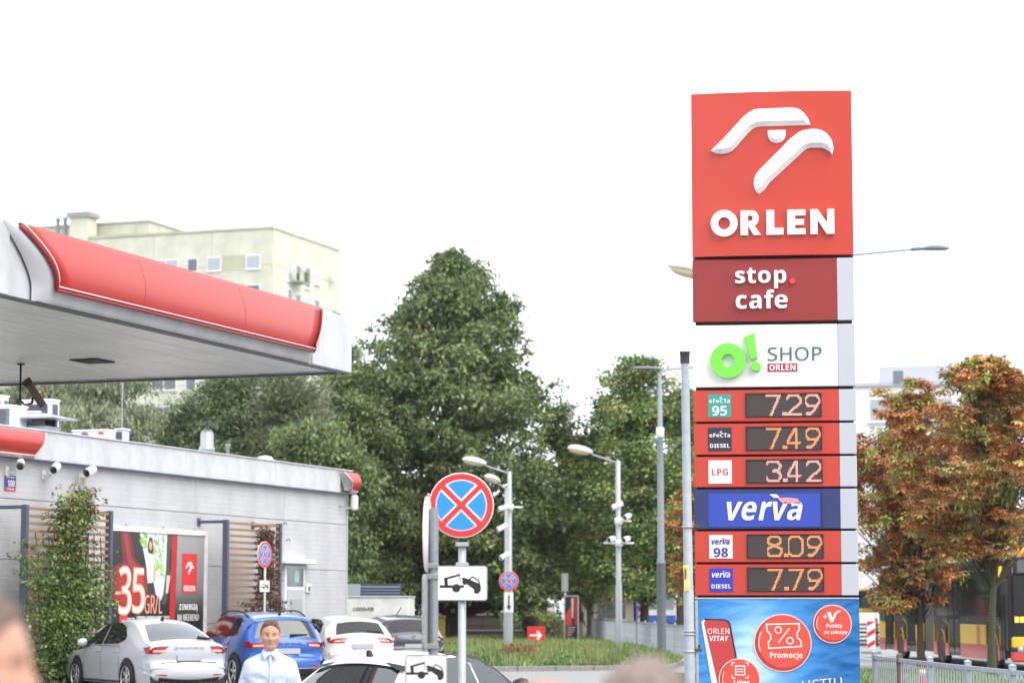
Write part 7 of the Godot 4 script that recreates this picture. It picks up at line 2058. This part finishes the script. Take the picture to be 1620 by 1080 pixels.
	obj("lower_tube", Bag.new(true).lathe([[0.11, 0.0], [0.11, 2.2], [0.0, 2.22]], 10), mat("post_blue", rgb(0.03, 0.10, 0.38), 0.4), t)
	obj("upper_rod", Bag.new(true).lathe([[0.05, 2.1], [0.05, 2.95], [0.0, 2.96]], 8), M.white_plastic, t)
	obj("top", Bag.new(true).lathe([[0.1, 2.95], [0.1, 3.3], [0.0, 3.32]], 8), M.post_blue, t)
	t = thing("red_site_board", "small red and white site board leaning near the blue post", "sign", Vector3(5.932, 0, -113), 10.0)
	box("board", Vector3(0, 1.05, 0), Vector3(0.34, 0.75, 0.03), M.sign_white, t, 0.01)
	for k in 2: obj("red_stripe", Bag.new().plate([Vector2(-0.16, 0.74 + k * 0.34), Vector2(0.16, 0.9 + k * 0.34), Vector2(0.16, 1.06 + k * 0.34), Vector2(-0.16, 0.9 + k * 0.34)], 0.0, 0.006), M.sign_red, t, Vector3(0, 0, 0.016))
	obj("red_lamp", Bag.new(true).lathe([[0.0, 1.46], [0.13, 1.5], [0.13, 1.7], [0.0, 1.75]], 10), M.sign_red, t)
	box("leg", Vector3(0, 0.35, -0.02), Vector3(0.05, 0.7, 0.04), M.dark_metal, t)
	t = thing("site_truck", "far blue and white lorry behind the street lamp post", "lorry", Vector3(9.434, 0, -150), 12.0)
	box("cab", Vector3(-0.6, 1.5, 0), Vector3(2.2, 2.3, 2.0), M.white_paint, t, 0.15)
	box("windscreen", Vector3(-0.6, 1.9, 1.0), Vector3(1.8, 0.8, 0.06), M.curtain_pane, t, 0.02)
	box("blue_panel", Vector3(-0.6, 0.9, 1.0), Vector3(2.0, 0.5, 0.06), M.post_blue, t, 0.02)
	box("load_bed", Vector3(1.9, 1.3, -1.0), Vector3(2.6, 1.6, 4.0), M.post_blue, t, 0.05)
	for x in [-1.4, 0.3]: obj("tyre", Bag.new(true).lathe([[0.0, -0.12], [0.45, -0.12], [0.45, 0.12], [0.0, 0.12]], 16, Vector3.ZERO, Basis(Vector3.RIGHT, PI / 2)), M.rubber, t, Vector3(x, 0.45, 0.9))
	t = thing("rubble_heap", "pale heap of sand and rubble sacks behind the long railing", "heap", Vector3(7.989, 0, -116))
	for k in 7: obj("sack", ovoid(0.9 + 0.2 * sin(k * 2.0), 0.6, 0.45, 0.15), M.concrete if k % 2 else M.white_paint, t, Vector3(-0.9 + (k % 4) * 0.55, 0.25 + 0.33 * int(k / 4.0), 0.15 * sin(k * 3.0))).rotation.y = k
	# far kiosk, tents and cars seen below the crowns
	t = thing("market_kiosk", "far low brown kiosk with pale front under the trees", "kiosk", Vector3(5.276, 0, -140), 6.0)
	box("wall", Vector3(0, 1.1, 0), Vector3(3.4, 2.2, 2.2), mat("kiosk_cream", rgb(0.42, 0.36, 0.28), 0.7), t, 0.02)
	box("roof", Vector3(0, 2.3, 0.2), Vector3(3.8, 0.2, 2.9), M.bark, t, 0.04)
	box("window", Vector3(0.3, 1.4, 1.1), Vector3(1.6, 0.8, 0.05), M.pane, t)
	for x in [-1.6, 1.6]: box("post", Vector3(x, 1.1, 1.4), Vector3(0.1, 2.2, 0.1), M.wood_slat, t)
	t = thing("dark_bin_shelter", "dark brick shelter seen past the far shop corner under the trees", "shelter", Vector3(-6.088, 0, -96))
	box("wall", Vector3(0, 1.2, 0), Vector3(3.2, 2.4, 2.0), mat("shelter_brown", rgb(0.09, 0.05, 0.045), 0.8), t)
	box("roof", Vector3(0, 2.5, 0), Vector3(3.6, 0.18, 2.4), M.dark_metal, t)
	box("blue_pillar", Vector3(0.65, 1.3, 1.08), Vector3(0.22, 2.5, 0.2), M.post_blue, t)
	t = thing("blue_bin", "bright blue plastic bin lid showing beside the white container", "bin", Vector3(-2.96, 0, -78))
	box("bin_body", Vector3(0, 0.55, 0), Vector3(0.8, 1.0, 0.8), M.post_blue, t, 0.06)
	obj("bin_lid", ovoid(0.95, 0.9, 0.45, 0.06), mat("bin_blue", rgb(0.03, 0.14, 0.5), 0.4), t, Vector3(0, 1.1, 0))

# ---------- people ----------
class Field:   # distance field of joined capsules on a grid, drawn out as one skin
	var o: Vector3
	var cell: float
	var nx: int
	var ny: int
	var nz: int
	var d := PackedFloat32Array()
	func _init(lo: Vector3, hi: Vector3, c: float):
		o = lo
		cell = c
		nx = int((hi.x - lo.x) / c) + 2
		ny = int((hi.y - lo.y) / c) + 2
		nz = int((hi.z - lo.z) / c) + 2
		d.resize(nx * ny * nz)
		d.fill(1.0)
	func bone(a: Vector3, b: Vector3, ra: float, rb: float, k := 0.03):
		var m := maxf(ra, rb) + k + cell * 2.0
		var l := (a.min(b) - Vector3.ONE * m - o) / cell
		var h := (a.max(b) + Vector3.ONE * m - o) / cell
		var ab := b - a
		var l2 := maxf(ab.length_squared(), 1e-9)
		for z in range(maxi(0, int(l.z)), mini(nz, int(h.z) + 2)):
			for y in range(maxi(0, int(l.y)), mini(ny, int(h.y) + 2)):
				for x in range(maxi(0, int(l.x)), mini(nx, int(h.x) + 2)):
					var p := o + Vector3(x, y, z) * cell - a
					var t := clampf(p.dot(ab) / l2, 0.0, 1.0)
					var e := (p - ab * t).length() - ra + (ra - rb) * t
					var i := (z * ny + y) * nx + x
					var f := d[i]
					var s := maxf(k - absf(e - f), 0.0) / k
					d[i] = minf(e, f) - s * s * k * 0.25
	func carve(a: Vector3, b: Vector3, r: float, k := 0.012):   # presses a hollow
		var m := r + k + cell
		var l := (a.min(b) - Vector3.ONE * m - o) / cell
		var h := (a.max(b) + Vector3.ONE * m - o) / cell
		var ab := b - a
		for z in range(maxi(0, int(l.z)), mini(nz, int(h.z) + 2)):
			for y in range(maxi(0, int(l.y)), mini(ny, int(h.y) + 2)):
				for x in range(maxi(0, int(l.x)), mini(nx, int(h.x) + 2)):
					var p := o + Vector3(x, y, z) * cell - a
					var t := clampf(p.dot(ab) / maxf(ab.length_squared(), 1e-9), 0.0, 1.0)
					var e := r - (p - ab * t).length()
					var i := (z * ny + y) * nx + x
					var s := maxf(k - absf(e - d[i]), 0.0) / k
					d[i] = maxf(e, d[i]) + s * s * k * 0.25
	func cut(n: Vector3, at: float):   # keeps the side where n.p < at
		for z in nz:
			for y in ny:
				for x in nx:
					var i := (z * ny + y) * nx + x
					d[i] = maxf(d[i], n.dot(o + Vector3(x, y, z) * cell) - at)
	func mesh(st: SurfaceTool, xf := Transform3D.IDENTITY):
		var id := {}
		var pts := PackedVector3Array()
		var corner := [0, 1, nx, nx + 1, nx * ny, nx * ny + 1, nx * ny + nx, nx * ny + nx + 1]
		var off := [Vector3(0, 0, 0), Vector3(1, 0, 0), Vector3(0, 1, 0), Vector3(1, 1, 0), Vector3(0, 0, 1), Vector3(1, 0, 1), Vector3(0, 1, 1), Vector3(1, 1, 1)]
		var edge := [[0, 1], [2, 3], [4, 5], [6, 7], [0, 2], [1, 3], [4, 6], [5, 7], [0, 4], [1, 5], [2, 6], [3, 7]]
		for z in nz - 1:
			for y in ny - 1:
				for x in nx - 1:
					var i := (z * ny + y) * nx + x
					if absf(d[i]) > cell * 2.0: continue
					var n := 0
					for c in 8:
						if d[i + corner[c]] < 0.0: n += 1
					if n == 0 or n == 8: continue
					var sum := Vector3.ZERO
					var cnt := 0
					for e in edge:
						var a: float = d[i + corner[e[0]]]
						var b: float = d[i + corner[e[1]]]
						if (a < 0.0) != (b < 0.0):
							sum += (off[e[0]] as Vector3).lerp(off[e[1]], a / (a - b))
							cnt += 1
					id[i] = pts.size()
					pts.append(xf * (o + (Vector3(x, y, z) + sum / cnt) * cell))
		var sx := 1
		var sy := nx
		var sz := nx * ny
		for i in id:
			for ax in [[sx, sy, sz], [sy, sz, sx], [sz, sx, sy]]:
				var j: int = i + ax[0]
				if j >= d.size() or (d[i] < 0.0) == (d[j] < 0.0): continue
				if not (id.has(i - ax[1]) and id.has(i - ax[2]) and id.has(i - ax[1] - ax[2])): continue
				var q := [pts[id[i]], pts[id[i - ax[1]]], pts[id[i - ax[1] - ax[2]]], pts[id[i - ax[2]]]]
				var order := [0, 1, 2, 0, 2, 3] if d[i] < 0.0 else [0, 2, 1, 0, 3, 2]
				for k in [order[0], order[2], order[1], order[3], order[5], order[4]]: st.add_vertex(q[k])

func skin(fields: Array) -> ArrayMesh:
	var st := SurfaceTool.new()
	st.begin(Mesh.PRIMITIVE_TRIANGLES)
	st.set_smooth_group(0)
	for f in fields: f[0].mesh(st, f[1] if f.size() > 1 else Transform3D.IDENTITY)
	st.generate_normals()
	st.index()
	return st.commit()

var figure := {}
func build_figure():   # one standing adult of 1.75 m, facing +z, in parts that the people share
	var lo := Vector3(-0.42, 0.0, -0.26)
	var hi := Vector3(0.42, 1.62, 0.3)
	var limbs := func(f: Field, g: float, legs: bool, trunk: bool, arms: bool):
		if trunk:
			f.bone(Vector3(-0.085, 0.98, 0), Vector3(0.085, 0.98, 0), 0.118 + g, 0.118 + g)
			f.bone(Vector3(-0.075, 1.14, 0.01), Vector3(0.075, 1.14, 0.01), 0.1 + g, 0.1 + g, 0.05)
			f.bone(Vector3(-0.10, 1.3, 0.0), Vector3(0.10, 1.3, 0.0), 0.112 + g, 0.112 + g, 0.05)
			f.bone(Vector3(-0.13, 1.38, -0.015), Vector3(0.13, 1.38, -0.015), 0.05 + g, 0.05 + g, 0.04)
			for s in [-1.0, 1.0]: f.bone(Vector3(s * 0.035, 1.475, -0.025), Vector3(s * 0.145, 1.39, -0.015), 0.036 + g * 0.5, 0.045 + g, 0.035)
		if arms:
			for s in [-1.0, 1.0]:
				f.bone(Vector3(s * 0.17, 1.375, -0.01), Vector3(s * 0.25, 1.11, -0.04), 0.05 + g, 0.042 + g, 0.022)
				f.bone(Vector3(s * 0.25, 1.11, -0.04), Vector3(s * 0.285, 0.89, 0.06), 0.044 + g, 0.028 + g * 1.2, 0.02)
		if legs:
			for s in [-1.0, 1.0]:
				f.bone(Vector3(s * 0.09, 0.93, 0), Vector3(s * 0.1, 0.5, 0.015), 0.09 + g, 0.058 + g, 0.04)
				f.bone(Vector3(s * 0.1, 0.5, 0.01), Vector3(s * 0.105, 0.09, -0.02), 0.058 + g, 0.04 + g * 1.4, 0.03)
	var body := Field.new(lo, hi, 0.013)
	limbs.call(body, -0.008, true, true, true)
	body.bone(Vector3(0, 1.43, -0.02), Vector3(0, 1.56, 0.005), 0.056, 0.052, 0.04)
	for s in [-1.0, 1.0]: body.bone(Vector3(s * 0.105, 0.05, -0.05), Vector3(s * 0.115, 0.035, 0.13), 0.04, 0.034, 0.03)
	# head with a face, finer grid
	var head := Field.new(Vector3(-0.13, 1.44, -0.15), Vector3(0.13, 1.79, 0.16), 0.006)
	var c := Vector3(0, 1.64, 0.01)
	head.bone(Vector3(0, 1.45, -0.01), Vector3(0, 1.57, 0.005), 0.056, 0.053, 0.03)
	head.bone(c + Vector3(0, 0.03, -0.045), c + Vector3(0, 0.028, 0.012), 0.078, 0.077, 0.03)
	head.bone(c + Vector3(0, 0.04, 0.02), c + Vector3(0, 0.0, 0.03), 0.068, 0.062, 0.03)
	head.bone(c + Vector3(0, -0.05, 0.035), c + Vector3(0, -0.092, 0.06), 0.052, 0.024, 0.04)
	for s in [-1.0, 1.0]:
		head.bone(c + Vector3(s * 0.055, -0.04, -0.01), c + Vector3(s * 0.02, -0.09, 0.05), 0.022, 0.02, 0.03)
		head.bone(c + Vector3(s * 0.035, -0.025, 0.06), c + Vector3(s * 0.045, -0.03, 0.04), 0.024, 0.026, 0.03)
		head.bone(c + Vector3(s * 0.01, 0.024, 0.083), c + Vector3(s * 0.05, 0.024, 0.066), 0.009, 0.008, 0.02)
		head.bone(c + Vector3(s * 0.077, 0.012, -0.01), c + Vector3(s * 0.073, -0.035, -0.002), 0.014, 0.009, 0.01)
		head.bone(c + Vector3(s * 0.083, 0.008, -0.018), c + Vector3(s * 0.083, -0.01, -0.02), 0.013, 0.01, 0.01)
		head.carve(c + Vector3(s * 0.032, 0.004, 0.094), c + Vector3(s * 0.034, 0.004, 0.094), 0.02)
	head.bone(c + Vector3(0, 0.012, 0.085), c + Vector3(0, -0.03, 0.107), 0.010, 0.012, 0.014)
	for s in [-1.0, 1.0]: head.bone(c + Vector3(s * 0.012, -0.034, 0.09), c + Vector3(s * 0.013, -0.035, 0.09), 0.009, 0.009, 0.012)
	head.bone(c + Vector3(-0.018, -0.056, 0.084), c + Vector3(0.018, -0.056, 0.084), 0.008, 0.008, 0.01)
	head.bone(c + Vector3(-0.015, -0.067, 0.083), c + Vector3(0.015, -0.067, 0.083), 0.008, 0.008, 0.01)
	# hands: palm, four fingers of different length, a thumb from its side
	var hand := Field.new(Vector3(-0.07, -0.2, -0.06), Vector3(0.07, 0.05, 0.06), 0.005)
	hand.bone(Vector3(0, 0.03, 0), Vector3(0, -0.02, 0), 0.024, 0.024, 0.02)
	for k in 4: hand.bone(Vector3(0, -0.02, 0), Vector3(0.0, -0.085, -0.028 + k * 0.019), 0.02, 0.013, 0.012)
	for k in 4:
		var l: float = [0.058, 0.07, 0.074, 0.066][k]
		var z := -0.029 + k * 0.0195
		hand.bone(Vector3(0, -0.088, z), Vector3(-0.006, -0.088 - l * 0.5, z * 1.06), 0.0088, 0.008, 0.005)
		hand.bone(Vector3(-0.006, -0.088 - l * 0.5, z * 1.06), Vector3(-0.024, -0.088 - l, z * 1.08), 0.008, 0.0068, 0.004)
	hand.bone(Vector3(0, -0.02, 0.022), Vector3(-0.012, -0.065, 0.05), 0.014, 0.011, 0.012)
	hand.bone(Vector3(-0.012, -0.065, 0.05), Vector3(-0.022, -0.095, 0.052), 0.0105, 0.0085, 0.005)
	var hr := Transform3D(Basis.from_euler(Vector3(-0.35, 0, 0.06)), Vector3(0.288, 0.87, 0.067))
	var hl := Transform3D(Basis(Vector3(-1, 0, 0), Vector3.UP, Vector3.BACK) * 1.0, Vector3.ZERO)
	hl = Transform3D(Basis.from_scale(Vector3(-1, 1, 1)), Vector3.ZERO) * hr
	figure.skin = skin([[body], [head], [hand, hr], [hand, hl]])
	var shirt := Field.new(lo, hi, 0.012)
	limbs.call(shirt, 0.016, false, true, true)
	shirt.bone(Vector3(0, 1.44, -0.02), Vector3(0, 1.50, -0.012), 0.066, 0.062, 0.02)
	shirt.cut(Vector3.UP, 1.487)
	shirt.cut(Vector3.DOWN, -0.885)
	rng.seed = 15
	for k in 16:   # drag folds across chest, waist and sleeves
		var s := -1.0 if k % 2 else 1.0
		var p := Vector3(s * rnd(0.02, 0.12), rnd(0.98, 1.36), 0.127)
		shirt.carve(p, p + Vector3(s * rnd(0.05, 0.12), rnd(-0.1, 0.05), -0.012), 0.012, 0.02)
		var q := Vector3(s * rnd(0.2, 0.28), rnd(0.95, 1.3), 0.035)
		shirt.carve(q, q + Vector3(s * 0.05, rnd(-0.05, 0.03), 0.0), 0.010, 0.015)
	figure.shirt = skin([[shirt]])
	var trousers := Field.new(lo, hi, 0.014)
	limbs.call(trousers, 0.012, true, false, false)
	trousers.bone(Vector3(-0.085, 0.95, 0), Vector3(0.085, 0.95, 0), 0.124, 0.124, 0.04)
	trousers.cut(Vector3.DOWN, -0.07)
	figure.trousers = skin([[trousers]])
	var shoe := Field.new(Vector3(0.03, -0.01, -0.14), Vector3(0.2, 0.14, 0.22), 0.009)
	shoe.bone(Vector3(0.105, 0.055, -0.055), Vector3(0.115, 0.035, 0.14), 0.05, 0.04, 0.03)
	shoe.bone(Vector3(0.105, 0.06, -0.04), Vector3(0.105, 0.1, -0.03), 0.05, 0.05, 0.02)
	shoe.cut(Vector3.DOWN, -0.002)
	figure.shoe = skin([[shoe]])
	for style in 3:
		var hair := Field.new(Vector3(-0.13, 1.56, -0.16), Vector3(0.13, 1.8, 0.14), 0.006)
		var g := 0.0045 if style == 0 else 0.007
		hair.bone(c + Vector3(0, 0.032, -0.045), c + Vector3(0, 0.036, 0.01), 0.078 + g, 0.077 + g, 0.03)
		hair.bone(c + Vector3(0, 0.052, 0.012), c + Vector3(0, 0.055, 0.038), 0.066 + g, 0.052 + g, 0.03)
		if style == 0: hair.bone(c + Vector3(0, 0.075, -0.04), c + Vector3(0, 0.083, 0.03), 0.052, 0.046, 0.03)
		if style == 0: hair.bone(c + Vector3(-0.03, 0.112, 0.045), c + Vector3(0.035, 0.116, 0.04), 0.022, 0.024, 0.03)
		if style == 2: hair.cut(Vector3(0, -0.35, 0.94), Vector3(0, -0.35, 0.94).dot(c + Vector3(0, 0.09, 0.02)))
		hair.cut(Vector3(0, -0.55, 0.85).normalized(), Vector3(0, -0.55, 0.85).normalized().dot(c + Vector3(0, 0.086, 0.074)))
		hair.cut(Vector3(0, -1, 0.42).normalized(), Vector3(0, -1, 0.42).normalized().dot(c + Vector3(0, 0.01, 0.02)))
		var tuft := FastNoiseLite.new()
		tuft.seed = style
		tuft.frequency = 1.0
		for z in hair.nz:
			for y in hair.ny:
				for x in hair.nx:
					var p: Vector3 = hair.o + Vector3(x, y, z) * hair.cell
					hair.d[(z * hair.ny + y) * hair.nx + x] += 0.013 * tuft.get_noise_3d(p.x * 70.0, p.y * 22.0, p.z * 45.0)
		figure["hair%d" % style] = skin([[hair]])
	figure.collar = Bag.new(true).lathe([[0.06, 1.48], [0.058, 1.522], [0.064, 1.527], [0.084, 1.478]], 20, Vector3(0, 0, -0.012)).done()
	figure.eye = Bag.new(true).lathe([[0.0, -0.0115], [0.008, -0.008], [0.0115, 0.0], [0.008, 0.008], [0.0, 0.0115]], 12).done()
	figure.brow = Bag.new(true).tube([Vector3(-0.018, -0.002, 0), Vector3(0, 0.004, 0.003), Vector3(0.018, -0.001, -0.004)], [0.003, 0.005, 0.0025], 6).done()

func person(label: String, at: Vector3, turn: float, tall: float, top: Material, legs: Material, hair: Material, style: int, pack := false):
	var t := thing("person", label, "person", at, turn)
	var holder := t
	t.scale = Vector3.ONE * tall / 1.75
	obj("body", figure.skin, M.skin, t)
	obj("shirt", figure.shirt, top, t)
	obj("collar", figure.collar, top, t)
	obj("trousers", figure.trousers, legs, t)
	obj("hair", figure["hair%d" % style], hair, t)
	if top == M.shirt_blue:   # button band, buttons, collar points and a breast pocket
		obj("button_band", Bag.new(true).tube([Vector3(0, 1.47, 0.06), Vector3(0.002, 1.40, 0.112), Vector3(0, 1.3, 0.13), Vector3(0, 1.14, 0.125), Vector3(0, 0.98, 0.134)], 0.009, 6), top, t)
		for y in [1.42, 1.33, 1.24, 1.15, 1.06]: obj("button", Bag.new(true).lathe([[0.0, 0.006], [0.006, 0.004], [0.006, 0.0]], 8, Vector3.ZERO, Basis(Vector3.RIGHT, PI / 2)), M.white_plastic, t, Vector3(0, y, 0.135 if y < 1.35 else 0.118))
		for s in [-1.0, 1.0]: obj("collar_point", Bag.new().plate([Vector2(s * 0.005, 0.0), Vector2(s * 0.065, 0.035), Vector2(s * 0.07, 0.0), Vector2(s * 0.05, -0.05)], 0.0, 0.008, 0.002, true), top, t, Vector3(0, 1.478, 0.066)).rotation_degrees.x = -38
		box("breast_pocket", Vector3(0.085, 1.27, 0.118), Vector3(0.1, 0.11, 0.012), top, t, 0.004)
	for s in [-1.0, 1.0]:
		var sh := obj("shoe", figure.shoe, M.black, t)
		sh.scale.x = s
		obj("eye", figure.eye, M.eye_white, t, Vector3(s * 0.032, 1.643, 0.078))
		obj("iris", figure.eye, M.bark, t, Vector3(s * 0.032, 1.643, 0.0855)).scale = Vector3(0.55, 0.55, 0.42)
		obj("eyebrow", figure.brow, hair, t, Vector3(s * 0.032, 1.667, 0.091))
	var lip := obj("lips", figure.brow, M.lip, t, Vector3(0, 1.578, 0.101))
	lip.scale = Vector3(1.2, 1.0, 1.0)

func build_people():
	mat("skin", rgb(0.50, 0.27, 0.20), 0.5)
	M.skin.subsurf_scatter_enabled = true
	M.skin.subsurf_scatter_strength = 0.15
	mat("lip", rgb(0.42, 0.17, 0.15), 0.5)
	mat("eye_white", rgb(0.42, 0.38, 0.36), 0.2)
	mat("shirt_blue", rgb(0.50, 0.57, 0.74), 0.8, {"rim": 0.2, "relief": 0.3, "scale": 4.0})
	mat("jacket_navy", rgb(0.02, 0.022, 0.035), 0.8)
	mat("coat_grey", rgb(0.12, 0.12, 0.13), 0.8)
	mat("trousers_dark", rgb(0.03, 0.035, 0.05), 0.8)
	mat("trousers_pale", rgb(0.4, 0.38, 0.34), 0.8)
	mat("hair_brown", rgb(0.17, 0.095, 0.055), 0.6, {"map": "speck", "scale": Vector3(6, 1, 6)})
	mat("hair_fair", rgb(0.17, 0.115, 0.08), 0.6, {"map": "speck", "scale": Vector3(6, 1, 6)})
	mat("hair_grey", rgb(0.26, 0.2, 0.17), 0.6, {"map": "speck", "scale": Vector3(6, 1, 6)})
	mat("hair_red", rgb(0.42, 0.23, 0.16), 0.6)
	build_figure()
	var p := Vector3(-2.184, 0, -22)
	p.y = height(p.z)
	person("man in a pale blue shirt walking before the bright blue car", p + Vector3(0, -0.0, 0), 6.0, 1.815, M.shirt_blue, M.trousers_dark, M.hair_brown, 0)
	p = Vector3(-0.963, 0, -4.3)
	p.y = height(p.z)
	person("blurred close face in profile, fair hair, cut by the frame edge", p, 92.0, 1.768, M.coat_grey, M.trousers_dark, M.hair_fair, 1)
	p = Vector3(0.281, 0, -5.2)
	p.y = height(p.z)
	person("blurred person of whom only the brown crown of hair shows", p, 150.0, 1.645, M.coat_grey, M.trousers_dark, M.hair_grey, 1)
	p = Vector3(0.081, 0, -5.4)
	p.y = height(p.z)
	person("blurred shorter person of whom only the reddish hair top shows", p, -120.0, 1.588, M.jacket_navy, M.trousers_dark, M.hair_red, 1)
	p = Vector3(3.144, 0, -112)
	person("walker in a dark jacket and pale trousers passing behind the printed banner stand", p, 60.0, 1.8, M.jacket_navy, M.trousers_pale, M.hair_brown, 0)
